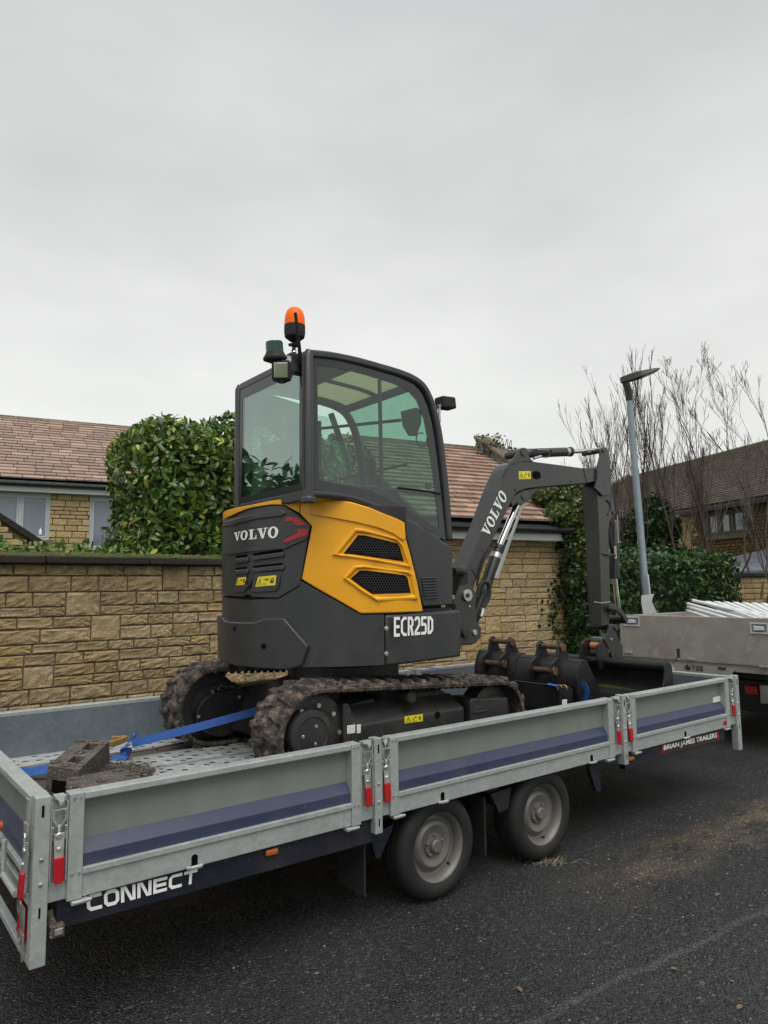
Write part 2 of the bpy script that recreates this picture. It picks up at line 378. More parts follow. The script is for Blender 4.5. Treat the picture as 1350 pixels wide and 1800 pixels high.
leafmat('ivy_leaf', (0.012, 0.036, 0.010), (0.028, 0.062, 0.014), (0.07, 0.10, 0.02))
leafmat('ivy_leaf_olive', (0.055, 0.085, 0.020), (0.10, 0.13, 0.03), (0.16, 0.16, 0.05))
simple('hedge_core_shade', (0.010, 0.014, 0.006), 0.95, 0, 0.4, 10)  # shade deep inside the foliage is put into this near-black colour
simple('twig_brown', (0.062, 0.045, 0.040), 0.85, 0, 0.3, 6)
simple('bark_grey', (0.11, 0.095, 0.075), 0.9, 0, 0.35, 12, 0.004)
simple('bark_mossy', (0.060, 0.058, 0.026), 0.95, 0, 0.35, 12, 0.004)
simple('grass_ground', (0.05, 0.075, 0.02), 0.95, 0, 0.4, 2, 0.01)
# asphalt
m = M('asphalt', (0.040, 0.041, 0.043), 0.62, 0, 0.5).pos()
nb = m.noise(0.55, 5, 0.6); ch = m.voro(85); cc = m.voro(85, out='Color'); sp = m.n.new('ShaderNodeSeparateColor'); m.l.new(cc, sp.inputs[0])
m.hsv(m.rng(m.math('POWER', sp.outputs[0], 1.6), 0, 1, 0.40, 1.9)); m.mix(m.rng(ch, 0.42, 0.62, 0, 0.8), (0.010, 0.010, 0.011)); m.hsv(m.rng(nb, 0.3, 0.7, 0.78, 1.2))
m.mix(m.rng(sp.outputs[1], 0.965, 0.99, 0, 0.6), (0.16, 0.15, 0.13))
fine = m.voro(260, out='Color'); sp2 = m.n.new('ShaderNodeSeparateColor'); m.l.new(fine, sp2.inputs[0]); m.mix(m.rng(sp2.outputs[0], 0.988, 1.0, 0, 0.7), (0.45, 0.43, 0.38))
zz = m.z()
# brown dusty streak of old tyre marks crossing beyond the wheels
d1 = m.math('SUBTRACT', zz[1], m.math('ADD', m.math('MULTIPLY', zz[0], -0.02), -0.30))
d1 = m.math('ADD', d1, m.rng(m.noise(2.0, 3), 0.3, 0.7, -0.12, 0.12))
st = m.math('MULTIPLY', m.rng(m.math('ABSOLUTE', d1), 0.05, 0.30, 1, 0), m.rng(m.noise(7, 5, 0.7, (0.35, 1, 1)), 0.36, 0.62))
st = m.math('MULTIPLY', st, m.rng(zz[0], 2.4, 3.2))
m.mix(m.math('MULTIPLY', st, 0.9), (0.13, 0.10, 0.068))
st2 = m.math('MULTIPLY', st, m.rng(m.voro(40), 0.1, 0.3, 0, 1))
# sealed joint line running across the road
q = m.math('SUBTRACT', m.math('ADD', zz[1], m.rng(m.noise(2.2, 4), 0.3, 0.7, -0.03, 0.03)), m.math('ADD', m.math('MULTIPLY', zz[0], -0.083), -0.787))
ln = m.rng(m.math('ABSOLUTE', q), 0.008, 0.03, 1, 0)
m.mix(m.math('MULTIPLY', ln, 0.25), (0.055, 0.055, 0.054))
smth = m.math('SUBTRACT', 1.0, m.math('MULTIPLY', ln, 0.8))
m.bump(m.math('MULTIPLY', m.rng(ch, 0.1, 0.6, 1, 0), smth), 0.022)
m.bump(m.noise(14, 4, 0.6), 0.012)
m.rough(m.noise(1.3, 5, 0.6), 0.35, 0.65, 0.42, 0.72); MT['asphalt'] = m.m
m = M('pavement', (0.075, 0.072, 0.068), 0.85).pos(); m.hsv(m.rng(m.noise(20, 5), 0.3, 0.7, 0.7, 1.3)); m.bump(m.noise(120, 3), 0.003); MT['pavement'] = m.m
simple('kerb_stone', (0.20, 0.19, 0.17), 0.85, 0, 0.2, 10, 0.002)
# dirt-caked track rubber
m = M('track_rubber', (0.022, 0.020, 0.018), 0.8).pos()
n = m.noise(16, 6, 0.75); m.mix(m.rng(n, 0.47, 0.62), (0.15, 0.112, 0.085)); m.mix(m.rng(m.noise(45, 4, 0.7), 0.58, 0.72, 0, 0.6), (0.21, 0.165, 0.125)); m.bump(m.noise(35, 5, 0.7), 0.010); MT['track_rubber'] = m.m
m = M('tyre_rubber', (0.009, 0.009, 0.009), 0.72).pos(); m.mix(m.rng(m.noise(6, 5, 0.7), 0.5, 0.75, 0, 0.35), (0.045, 0.038, 0.03)); m.bump(m.noise(90, 3), 0.0015); MT['tyre_rubber'] = m.m
m = M('wheel_rim', (0.155, 0.15, 0.138), 0.5, 0.35).pos(); m.mix(m.rng(m.noise(12, 5, 0.7), 0.45, 0.7, 0, 0.5), (0.14, 0.115, 0.085)); MT['wheel_rim'] = m.m
m = M('dirty_block', (0.060, 0.052, 0.042), 0.95).pos(); m.mix(m.rng(m.noise(9, 5, 0.7), 0.45, 0.65, 0, 0.7), (0.12, 0.10, 0.08)); m.mix(m.rng(m.noise(110, 3, 0.6), 0.60, 0.66, 0, 0.8), (0.42, 0.40, 0.34)); m.bump(m.noise(40, 5), 0.005); MT['dirty_block'] = m.m
m = M('truck_panel', (0.32, 0.31, 0.28), 0.5, 0.15).pos()
m.mix(m.rng(m.noise(3.2, 6, 0.7), 0.4, 0.65, 0, 0.55), (0.21, 0.17, 0.14)); m.mix(m.rng(m.noise(5, 5, 0.6, (1, 1, 0.5), 2.5), 0.60, 0.70, 0, 0.45), (0.46, 0.47, 0.43)); MT['truck_panel'] = m.m
m = M('mesh_black', (0.003, 0.003, 0.003), 0.9, 0, 0.1).pos(); MT['mesh_black'] = m.m
m = M('painted_frit', (0.028, 0.030, 0.033), 0.18, 0, 0.5); MT['painted_frit'] = m.m
def px(P):
    d = Vector(P)-CPOS; z = d.dot(_f)
    if z < 0.1: return (-9999, -9999, z)
    return (675+F_PX*d.dot(RGT)/z, 900-F_PX*d.dot(UPV)/z, z)
def inview(P, m=60):
    a = px(P); return -m < a[0] < 1350+m and -m < a[1] < 1800+m and a[2] > 0
# ------------------------------------------------------------------ ground
def sheet(name, x0, x1, y0, y1, z, mat, kind='structure', nx=1, ny=1):
    mb = MB(); mb.add([(x0,y0,z),(x1,y0,z),(x1,y1,z),(x0,y1,z)], [(0,1,2,3)])
    return tag(mb.build(name, MT[mat]), kind=kind)
sheet('ground', -300, 300, -300, 300, -0.03, 'grass_ground')
sheet('road', -60, 60, -6.2, 2.55, 0.0, 'asphalt')
sheet('pavement', -60, 60, 2.68, 4.2, 0.10, 'pavement')
mb = MB()
for i in range(-20, 24): mb.box(i*0.915, i*0.915+0.905, 2.55, 2.68, -0.02, 0.115)
tag(mb.build('kerb', MT['kerb_stone'], bevel=0.012), kind='structure')

# ------------------------------------------------------------------ masonry
def stonemesh(seed, rough=0.05):
    r = random.Random(seed); bm = bmesh.new(); nx, nz = 8, 6; g = {}
    for j in range(nz):
        for i in range(nx):
            x = [-.5, -.45, -.29, -.1, .1, .29, .45, .5][i]; z = [-.5, -.38, -.14, .14, .38, .5][j]; edge = i in (0, nx-1) or j in (0, nz-1)
            y = -0.42+r.uniform(-rough, rough)*.4 if edge else -0.5+r.uniform(-rough, rough)*0.9
            g[i, j] = bm.verts.new((x+(0 if edge else r.uniform(-.02, .02)), y, z))
    for j in range(nz-1):
        for i in range(nx-1): bm.faces.new((g[i, j], g[i+1, j], g[i+1, j+1], g[i, j+1]))
    b = [bm.verts.new((x, .5, z)) for x, z in ((-.5, -.5), (.5, -.5), (.5, .5), (-.5, .5))]
    bm.faces.new([g[i, nz-1] for i in range(nx)]+[b[2], b[3]]); bm.faces.new([g[i, 0] for i in range(nx-1, -1, -1)]+[b[0], b[1]])
    bm.faces.new([g[0, j] for j in range(nz)]+[b[3], b[0]]); bm.faces.new([g[nx-1, j] for j in range(nz-1, -1, -1)]+[b[1], b[2]])
    bmesh.ops.recalc_face_normals(bm, faces=bm.faces)
    me = bpy.data.meshes.new('stone'); bm.to_mesh(me); bm.free(); return me
def courses(L, z0, z1, hs, wmin, wmax, jump, joint, seed):
    """snecked coursing: list of (a0, a1, z0, z1)"""
    r = random.Random(seed); out = []; z = z0
    while z < z1-0.04:
        h1 = r.choice(hs); h2 = r.choice(hs)
        if z+h1 > z1-0.05: h1 = z1-z; h2 = None
        elif z+h1+h2 > z1-0.05: h2 = z1-z-h1
        a = -r.uniform(0, 0.2); blocks = []
        while h2 and a < L:
            a += r.uniform(0.5, 1.6)
            if r.random() < jump: w = r.uniform(0.20, 0.33); blocks.append((a, a+w)); a += w
        for zz0, hh in ((z, h1), (z+h1, h2)):
            if not hh: continue
            segs = []; p = -0.3
            for b in blocks: segs.append((p, b[0])); p = b[1]
            segs.append((p, L+0.3))
            for s0, s1 in segs:
                q = s0
                while q < s1-0.01:
                    w = r.uniform(wmin, wmax)
                    if s1-(q+w) < wmin: w = s1-q if s1-q < wmax*1.15 else (s1-q)/2
                    out.append((q, q+w, zz0, zz0+hh)); q += w
        for b in blocks: out.append((b[0], b[1], z, z+h1+h2))
        z += h1+(h2 or 0)
    res = []
    for a0, a1, c0, c1 in out:
        a0, a1 = max(a0, 0), min(a1, L)
        if a1-a0 > 0.05: res.append((a0+joint/2, a1-joint/2, c0+joint/2, c1-joint/2))
    return res
def carve(st, holes):
    res = []
    for s in st:
        todo = [s]
        for h in holes:
            nt = []
            for (a0, a1, c0, c1) in todo:
                if a1 <= h[0] or a0 >= h[1] or c1 <= h[2] or c0 >= h[3]: nt.append((a0, a1, c0, c1)); continue
                if a0 < h[0]-0.03: nt.append((a0, h[0], c0, c1))
                if a1 > h[1]+0.03: nt.append((h[1], a1, c0, c1))
                m0, m1 = max(a0, h[0]), min(a1, h[1])
                if c0 < h[2]-0.03: nt.append((m0, m1, c0, h[2]))
                if c1 > h[3]+0.03: nt.append((m0, m1, h[3], c1))
            todo = nt
        res += [t for t in todo if t[1]-t[0] > 0.03 and t[3]-t[2] > 0.02]
    return res
def lay(parent, O, a, n, st, mat, meshes, depth=0.05, limit=300, jit=0.004, name='stone', seed=0, keep=None):
    """O origin, a along the wall, n outward normal. Individuals in view up to limit, the rest one mesh."""
    O, a, n = Vector(O), Vector(a), Vector(n); up = Vector((0, 0, 1)); r = random.Random(seed)
    R = Matrix((( a.x, -n.x, 0), (a.y, -n.y, 0), (0, 0, 1))); rot = R.to_euler()
    lst = []
    for s in st:
        c = O+a*(s[0]+s[1])/2+up*(s[2]+s[3])/2
        if keep and not keep(c): continue
        lst.append((c, s))
    vis = [x for x in lst if inview(x[0], 10)]; oth = [x for x in lst if not inview(x[0], 10)]
    vis.sort(key=lambda x: px(x[0])[2]); oth = vis[limit:]+oth; vis = vis[:limit]
    for me in meshes:
        if not me.materials: me.materials.append(MT[mat])
    for c, s in vis:
        o = bpy.data.objects.new(name, r.choice(meshes)); COL.objects.link(o); o.parent = parent
        d = depth+r.uniform(-jit, jit)*2
        o.location = c-n*0.0-ORG[parent]+n*(r.uniform(-jit, jit)); o.rotation_euler = rot; o.scale = (s[1]-s[0], depth, s[3]-s[2]); ORG[o] = c
    if oth:
        V = []; F = []
        for c, s in oth:
            me = r.choice(meshes); b = len(V); k = n*r.uniform(-jit, jit)
            sc = (s[1]-s[0], depth, s[3]-s[2])
            for v in me.vertices: V.append(c+k+a*v.co.x*sc[0]-n*v.co.y*sc[1]+up*v.co.z*sc[2]-ORG[parent])
            F += [[b+i for i in p.vertices] for p in me.polygons]
        me = bpy.data.meshes.new('stonework'); me.from_pydata([tuple(v) for v in V], [], F)
        tag(link('stonework', me, MT[mat], parent), kind='stuff')
SM = lambda k, rough: [stonemesh(k*10+i, rough) for i in range(5)]

# garden wall behind the trailer (front face y = 3.80), coping 1.84 .. 1.93
WY = 3.80
bw = thing('garden_wall', 'long honey coloured stone garden wall with dark mossy coping behind the trailer', 'wall', (0.5, WY, 0.1))
mb = MB(); mb.box(-3.5, 4.95, WY+0.012, WY+0.26, 0.05, 1.835); mb.build('mortar_core', MT['wall_mortar'], bw)
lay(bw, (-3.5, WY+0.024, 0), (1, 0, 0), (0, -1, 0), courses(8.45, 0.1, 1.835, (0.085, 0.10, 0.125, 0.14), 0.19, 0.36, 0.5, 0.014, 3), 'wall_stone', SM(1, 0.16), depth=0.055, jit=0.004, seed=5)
x = -3.5; r_ = random.Random(4); cm = None
while x < 4.85:
    L = r_.uniform(0.85, 0.95)
    mb = MB(); y0, y1 = WY-0.055, WY+0.31
    mb.prism([(x, y0, 1.838), (x, y1, 1.838), (x, y1, 1.90), (x, WY+0.15, 1.945), (x, y0, 1.905)], (L-0.008, 0, 0))
    mb.build('coping_slab', MT['coping_stone'], bw, bevel=0.012, ang=20); x += L
# moss cushions on the coping
mb = MB(); r_ = random.Random(11)
for i in range(900):
    xx = r_.uniform(-1.0, 4.6); yy = WY+r_.uniform(-0.03, 0.26) if r_.random() < 0.7 else WY+r_.uniform(0.1, 0.28); s = r_.uniform(0.008, 0.03)
    zt = 1.905+0.04*min(1, max(0, (yy-WY+0.055)/0.2)) if yy < WY+0.15 else 1.945-0.045*(yy-WY-0.15)/0.16
    c = Vector((xx, yy, zt-0.003)); P = [c+Vector((math.cos(t*1.26+i)*s, math.sin(t*1.26+i)*s, 0)) for t in range(5)]; top = c+Vector((0, 0, s*r_.uniform(0.3, 0.75)))
    mb.add(P+[top], [(k, (k+1) % 5, 5) for k in range(5)])
simple('moss', (0.07, 0.085, 0.012), 1.0, 0, 0.4, 30, 0.002)
tag(mb.build('moss', MT['moss'], bw), kind='stuff')

# ------------------------------------------------------------------ foliage
def leafverts(wid=0.42, curl=0.12):
    V = [(0,0,0),(0.3,wid*0.42,0.03),(0.62,wid*0.5,0.02),(0.3,0,-0.015),(0.62,0,-0.02),(0.3,-wid*0.42,0.03),(0.62,-wid*0.5,0.02),(1,0,-curl),(0.86,wid*0.30,-curl*.4),(0.86,-wid*0.30,-curl*.4),(0.86,0,-curl*.5)]
    F = [(0,3,1),(0,5,3),(1,3,4,2),(3,5,6,4),(2,4,10,8),(4,6,9,10),(8,10,7),(10,9,7)]
    return np.array(V), F
def ivyverts():
    V = [(0,0,0),(0.35,0.42,0.02),(0.62,0.25,0),(1,0,-0.1),(0.62,-0.25,0),(0.35,-0.42,0.02),(0.45,0,-0.03)]
    return np.array(V), [(0,6,1),(1,6,2),(2,6,3),(3,6,4),(4,6,5),(5,6,0)]
def frames(P, N, rng, droop, spread):
    """leaf frames: x = leaf direction, z = leaf normal, near outward normal N"""
    n = len(P); Z = N+rng.normal(0, spread, (n, 3)); Z /= np.linalg.norm(Z, axis=1)[:, None]
    T = rng.normal(0, 1, (n, 3)); T[:, 2] += droop; T += N*0.55
    T -= Z*(T*Z).sum(1)[:, None]; T /= np.linalg.norm(T, axis=1)[:, None]
    return T, np.cross(Z, T), Z
def foliage(parent, P, N, size, lv, mat, rng, droop=-0.3, spread=0.6, ind=0, name='foliage', leafname='leaf', keepvis=None):
    V, F = lv; X, Y, Z = frames(P, N, rng, droop, spread); n = len(P); S = size*rng.uniform(0.6, 1.25, n)
    og = np.array(ORG[parent]); idx = np.arange(n); chosen = []
    if ind:
        me = bpy.data.meshes.new(leafname); me.from_pydata([tuple(v) for v in V], [], F); me.materials.append(MT[mat]); setsmooth(me)
        sc = []
        for i in range(n):
            p = Vector(P[i])
            if inview(p, 0):
                tw = (CPOS-p).normalized(); sc.append((-(N[i][0]*tw.x+N[i][1]*tw.y+N[i][2]*tw.z)*2+px(p)[2]*0.4+random.random()*1.2, i))
        sc.sort(); chosen = [i for _, i in sc[:ind]]
        for i in chosen:
            o = bpy.data.objects.new(leafname, me); COL.objects.link(o); o.parent = parent; o.location = Vector(P[i]-og+N[i]*0.02)
            o.rotation_euler = Matrix(((X[i][0],Y[i][0],Z[i][0]),(X[i][1],Y[i][1],Z[i][1]),(X[i][2],Y[i][2],Z[i][2]))).to_euler(); o.scale = (S[i],)*3
    mask = np.ones(n, bool); mask[chosen] = False; idx = idx[mask]; m = len(idx); k = len(V)
    W = (P[idx][:, None, :]-og+(V[None, :, 0:1]*X[idx][:, None, :]+V[None, :, 1:2]*Y[idx][:, None, :]+V[None, :, 2:3]*Z[idx][:, None, :])*S[idx][:, None, None]).reshape(-1, 3)
    me = bpy.data.meshes.new(name)
    lens = np.array([len(f) for f in F]); loops = np.concatenate([np.array(f) for f in F])
    allv = (loops[None, :]+(np.arange(m)*k)[:, None]).ravel()
    me.vertices.add(m*k); me.vertices.foreach_set('co', W.ravel())
    me.loops.add(len(allv)); me.loops.foreach_set('vertex_index', allv.astype(np.int32))
    ll = np.tile(lens, m); st = np.concatenate([[0], np.cumsum(ll)[:-1]])
    me.polygons.add(len(ll)); me.polygons.foreach_set('loop_start', st.astype(np.int32)); me.polygons.foreach_set('loop_total', ll.astype(np.int32))
    me.update(calc_edges=True); a = me.attributes.new('tone', 'FLOAT', 'POINT'); a.data.foreach_set('value', np.repeat(rng.uniform(0, 1, m), k).astype(np.float32))
    setsmooth(me); return tag(link(name, me, MT[mat], parent), kind='stuff')
def boxshell(n, lo, hi, rng, faces, rad=0.3, depth=0.12, amp=0.06, seed=0):
    """points and normals in the outer shell of a rounded box; faces: list of (axis, sign)"""
    lo, hi = np.array(lo, float), np.array(hi, float); area = []
    for ax, sg in faces: d = np.delete(hi-lo, ax); area.append(d[0]*d[1])
    ch = rng.choice(len(faces), n, p=np.array(area)/sum(area)); P = rng.uniform(lo, hi, (n, 3))
    for k, (ax, sg) in enumerate(faces): P[ch == k, ax] = hi[ax] if sg > 0 else lo[ax]
    C = np.clip(P, lo+rad, hi-rad); D = P-C; L = np.linalg.norm(D, axis=1)[:, None]+1e-9; N = D/L
    ph = np.sin(P[:, [0]]*3.1+seed)*np.cos(P[:, [1]]*2.7+P[:, [2]]*2.3+seed)+0.6*np.sin(P[:, [0]]*7.3+P[:, [2]]*6.1+seed*2)
    P = C+N*(np.minimum(L, rad)+ph*amp-np.abs(rng.normal(0, depth, (n, 1)))); return P, N
def ellshell(n, c, r, rng, depth=0.12, amp=0.08, seed=0, front=True):
    N = rng.normal(0, 1, (n, 3)); N /= np.linalg.norm(N, axis=1)[:, None]
    if front: s = (N*np.array([0.6, 0.8, -0.1])).sum(1) > 0.5; N[s] *= -1
    ph = np.sin(N[:, [0]]*5+seed)*np.cos(N[:, [2]]*4+seed)+0.5*np.sin(N[:, [1]]*9+N[:, [2]]*8)
    k = 1+ph*amp-np.abs(rng.normal(0, depth, (n, 1))); return np.array(c)+N*np.array(r)*k, N
def coreblob(parent, lo, hi, inset, name='shaded_core'):  # solid lump behind the leaves, coloured as the shaded inside of the hedge
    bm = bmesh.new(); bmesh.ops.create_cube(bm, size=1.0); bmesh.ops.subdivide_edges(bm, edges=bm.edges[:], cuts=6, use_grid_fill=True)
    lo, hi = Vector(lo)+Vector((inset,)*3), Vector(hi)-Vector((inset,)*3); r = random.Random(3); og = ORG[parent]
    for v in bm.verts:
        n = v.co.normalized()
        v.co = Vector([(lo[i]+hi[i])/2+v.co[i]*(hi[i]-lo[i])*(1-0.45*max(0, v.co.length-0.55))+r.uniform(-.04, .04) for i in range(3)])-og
    me = bpy.data.meshes.new(name); bm.to_mesh(me); bm.free(); return link(name, me, MT['hedge_core_shade'], parent)
LV, IV = leafverts(), ivyverts()
# big laurel hedge
hb = thing('laurel_hedge', 'tall clipped laurel bush with large glossy leaves standing right behind the garden wall', 'hedge', (3.2, 4.8, 0.0))
lo, hi = (1.74, 4.27, 0.2), (4.95, 5.55, 3.53)
coreblob(hb, lo, hi, 0.34)
FH = [(1, -1), (0, -1), (2, 1), (0, 1)]
P, N = boxshell(19000, lo, hi, rng, FH, 0.50, 0.13, 0.08, 1)
P[:, 2] += np.clip(P[:, 0]-2.4, 0, 2)*0.03*(P[:, 2] > 2.0)*np.clip(P[:, 2]-2.4, 0, 1)
foliage(hb, P, N, 0.094, LV, 'laurel_leaf', rng, 0.15, 0.55, ind=300)
# low shrubs peeping over the left part of the coping
hs = thing('low_shrub', 'row of small leafy shoots peeping over the mossy coping at the left', 'shrub', (0.8, 4.3, 0.0))
P = rng.uniform((-1.5, 4.16, 1.80), (2.05, 4.4, 2.05), (1300, 3)); P[:, 2] -= 0.05*np.abs(np.sin(P[:, 0]*5)); N = np.tile(np.array([[-0.1, -0.5, 0.85]]), (1300, 1))
foliage(hs, P, N, 0.085, LV, 'laurel_leaf', rng, 1.2, 0.7)
mb = MB(); mb.box(-1.5, 2.0, 4.25, 4.6, 0.0, 1.75); mb.build('shaded_core', MT['hedge_core_shade'], hs)  # plain box behind the shoots, its dark colour painting the shade within

# ------------------------------------------------------------------ roofs
def roof(parent, E0, a, up, L, W, nrow, tw, mat, tname, limit=300, thick=0.016, seed=0, clip=None):
    """E0 eave start, a along eave, up unit up-slope vector, L length, W slope length"""
    E0, a, up = Vector(E0), Vector(a).normalized(), Vector(up).normalized(); nrm = a.cross(up); 
    if nrm.z < 0: nrm = -nrm
    ex = W/nrow; lst = []; r = random.Random(seed)
    for j in range(nrow):
        q = -tw*0.5 if j % 2 else 0
        while q < L:
            w = tw*r.choice((0.85, 1.0, 1.0, 1.15)) if seed else tw
            a0, a1 = max(q, 0), min(q+w, L); q += w
            if a1-a0 < 0.03: continue
            c = E0+a*((a0+a1)/2)+up*(ex*(j+0.5)+0.02)+nrm*(thick*1.3)
            if clip and not clip(c): continue
            lst.append((c, a1-a0-0.014))
    tilt = (up*1.0-nrm*(thick*0.9/ex)).normalized(); tn = a.cross(tilt); 
    if tn.z < 0: tn = -tn
    me = bpy.data.meshes.new(tname); q = MB(); q.box(-.5, .5, -.5, .5, -.5, .5); me = q.mesh(tname); me.materials.append(MT[mat])
    ry = tn.cross(a); R = Matrix(((a.x, ry.x, tn.x), (a.y, ry.y, tn.y), (a.z, ry.z, tn.z))); rot = R.to_euler()
    vis = [x for x in lst if inview(x[0], 5)]; rest = [x for x in lst if not inview(x[0], 5)]
    vis.sort(key=lambda x: px(x[0])[2]); rest += vis[limit:]; vis = vis[:limit]
    for c, w in vis:
        o = bpy.data.objects.new(tname, me); COL.objects.link(o); o.parent = parent; o.rotation_euler = rot
        o.rotation_euler.z += r.uniform(-.006, .006); o.location = c-ORG[parent]+nrm*r.uniform(-.003, .003); o.scale = (w, ex*1.12, thick)
    if rest:
        V = []; F = []; T = []
        for c, w in rest:
            b = len(V); t = r.random(); k = nrm*r.uniform(-.003, .003)
            for v in me.vertices: V.append(tuple(c+k-ORG[parent]+a*v.co.x*w+ry*v.co.y*ex*1.12+tn*v.co.z*thick)); T.append(t)
            F += [[b+i for i in p.vertices] for p in me.polygons]
        m2 = bpy.data.meshes.new('roof_tiles'); m2.from_pydata(V, [], F); at = m2.attributes.new('tone', 'FLOAT', 'POINT'); at.data.foreach_set('value', T)
        tag(link('roof_tiles', m2, MT[mat], parent), kind='stuff')
    return lst
def window(parent, O, a, n, w, h, panes, fr=0.055, mat='window_grey', sill=True):
    """O lower-left corner on wall face, a along, n outward"""
    O, a, n = Vector(O), Vector(a), Vector(n); up = Vector((0, 0, 1)); mb = MB()
    def bar(a0, a1, z0, z1, d0, d1): mb.obox(O+a*(a0+a1)/2+up*(z0+z1)/2+n*(d0+d1)/2, a*(a1-a0)/2, n*(d1-d0)/2, up*(z1-z0)/2)
    bar(0, w, 0, fr, -.07, -.02); bar(0, w, h-fr, h, -.07, -.02); bar(0, fr, fr, h-fr, -.07, -.02); bar(w-fr, w, fr, h-fr, -.07, -.02)
    pw = (w-2*fr)/panes
    for k in range(1, panes): bar(fr+pw*k-fr/2, fr+pw*k+fr/2, fr, h-fr, -.068, -.018)
    for k in range(panes):
        s0, s1 = fr+pw*k+(fr/2 if k else 0)+.004, fr+pw*(k+1)-(fr/2 if k < panes-1 else 0)-.004
        bar(s0, s1, fr+.002, fr+.042, -.06, -.010); bar(s0, s1, h-fr-.042, h-fr-.002, -.06, -.010); bar(s0, s0+.04, fr+.042, h-fr-.042, -.06, -.010); bar(s1-.04, s1, fr+.042, h-fr-.042, -.06, -.010)
    f = mb.build('window', MT[mat], parent)
    for k in range(panes):
        mb = MB(); s0, s1 = fr+pw*k, fr+pw*(k+1); mb.obox(O+a*(s0+s1)/2+up*h/2-n*.05, a*(pw/2-.03), n*.004, up*(h/2-fr-.02)); mb.build('pane', MT['window_glass'], f)
    if sill:
        mb = MB(); mb.obox(O+a*w/2-up*.05+n*.01, a*(w/2+.08), n*.06, up*.045); mb.build('sill', MT['ridge_stone'], f, bevel=.006)
    return f

# ------------------------------------------------------------------ left house
ga = math.radians(37.98+62.24); ha = Vector((math.sin(ga), math.cos(ga), 0)); hn = Vector((-ha.y, ha.x, 0)) if ha.x*0-ha.y*0 >= 0 else None
hn = Vector((ha.y, -ha.x, 0))                       # outward: towards the road
if hn.y > 0: hn = -hn
D = 16.5
E = CPOS+ray(0, 851)*D                                # top of the stone / underside of gutter at photo left edge
eave = Vector((E.x, E.y, E.z)); O = eave-ha*4.0
lh = thing('stone_house', 'stone house with pink brown tiled roof and grey windows beyond the wall at the left', 'house', (O.x, O.y, 0))
def onH(u, v, off=0): return onP(u, v, eave+hn*off, hn)
def HC(P): d = P-O; return d.dot(ha), P.z
zf0, zf1 = onH(0, 864).z, onH(0, 848).z           # fascia bottom / top
LH = 12.0
wins = []
for (u0, v0, u1, v1, pn) in ((-20, 866, 88, 949, 2), (157, 871, 215, 966, 1)):
    a0, a1 = HC(onH(u0, (v0+v1)/2))[0], HC(onH(u1, (v0+v1)/2))[0]; z1, z0 = onH(u0 if u0 > 100 else 60, v0+2).z, onH(80 if u0 < 0 else 160, v1).z
    wins.append((a0, a1, z0, z1, pn))
mb = MB(); mb.obox(O+ha*LH/2+Vector((0, 0, zf0/2-O.z))-hn*0.30, ha*LH/2, hn*0.09, Vector((0, 0, zf0/2))); mb.build('inner_wall', MT['house_mortar'], lh)
# mortar face with window holes
rects = carve([(0, LH, 0, zf0)], [w[:4] for w in wins])
mb = MB()
for s in rects: mb.obox(Vector((O.x, O.y, 0))+ha*(s[0]+s[1])/2+Vector((0, 0, (s[2]+s[3])/2))-hn*0.11, ha*(s[1]-s[0])/2, hn*0.10, Vector((0, 0, (s[3]-s[2])/2)))
mb.build('mortar_face', MT['house_mortar'], lh)
lay(lh, (O.x, O.y, 0), ha, hn, carve(courses(LH, 1.3, zf0, (0.095, 0.14, 0.16), 0.28, 0.42, 0.0, 0.020, 8), [w[:4] for w in wins]), 'house_stone', SM(2, 0.06), depth=0.045, jit=0.004, seed=9)
for w in wins: window(lh, Vector((O.x, O.y, 0))+ha*w[0]+Vector((0, 0, w[2])), ha, hn, w[1]-w[0], w[3]-w[2], w[4])
mb = MB(); c = Vector((O.x, O.y, 0)); mb.obox(c+ha*LH/2+Vector((0, 0, (zf0+zf1)/2))+hn*0.11, ha*LH/2, hn*0.11, Vector((0, 0, (zf1-zf0)/2-.002))); mb.build('fascia', MT['fascia_white'], lh)
g0 = c+hn*0.29+Vector((0, 0, zf1-0.03)); mb = MB(); mb.cyl(g0, g0+ha*LH, 0.062, 10); mb.obox(c+ha*LH/2+Vector((0, 0, zf1-0.02))+hn*0.20, ha*LH/2, hn*0.10, Vector((0, 0, 0.05))); mb.build('gutter', MT['gutter_black'], lh)
# roof slope: solve for the ridge that the photo shows at (0, 733)
ee = c+hn*0.26+Vector((0, 0, zf1+0.055)); run = 3.9
rd = onP(0, 733, ee-hn*run, hn); up = (-hn*run+Vector((0, 0, rd.z-ee.z))); W = up.length
mb = MB(); b = -hn*0.02-Vector((0, 0, 0.05)); mb.prism([ee+b, ee+up+b, ee+up-hn*run+Vector((0, 0, -(rd.z-ee.z)))+b], ha*LH); mb.build('roof_deck', MT['gutter_black'], lh)
roof(lh, ee, ha, up, LH, W, 22, 0.40, 'left_roof_tile', 'roof_tile', seed=3, thick=0.032)
mb = MB(); k = 0
while k < LH:
    c0 = ee+up+ha*k; mb = MB(); pr = [c0+hn*0.16-Vector((0, 0, .06)), c0+hn*0.09+Vector((0, 0, .055)), c0-hn*0.09+Vector((0, 0, .055)), c0-hn*0.16-Vector((0, 0, .06))]
    mb.prism(pr, ha*0.70); mb.build('ridge_tile', MT['ridge_stone'], lh, bevel=.01); k += 0.712
# small white bottle on the window ledge
w = wins[0]; pb = onH(71, 936, 0.0)-hn*0.0
bt = MB(); bt.lathe(pb-hn*0.03-Vector((0, 0, .05)), (0, 0, 1), [(.035, 0), (.035, .10), (.015, .13), (.015, .16)], 12)
tag(bt.build('bottle', MT['white_print'], smooth=40), 'small white bottle on the sill of the left house window', 'bottle')
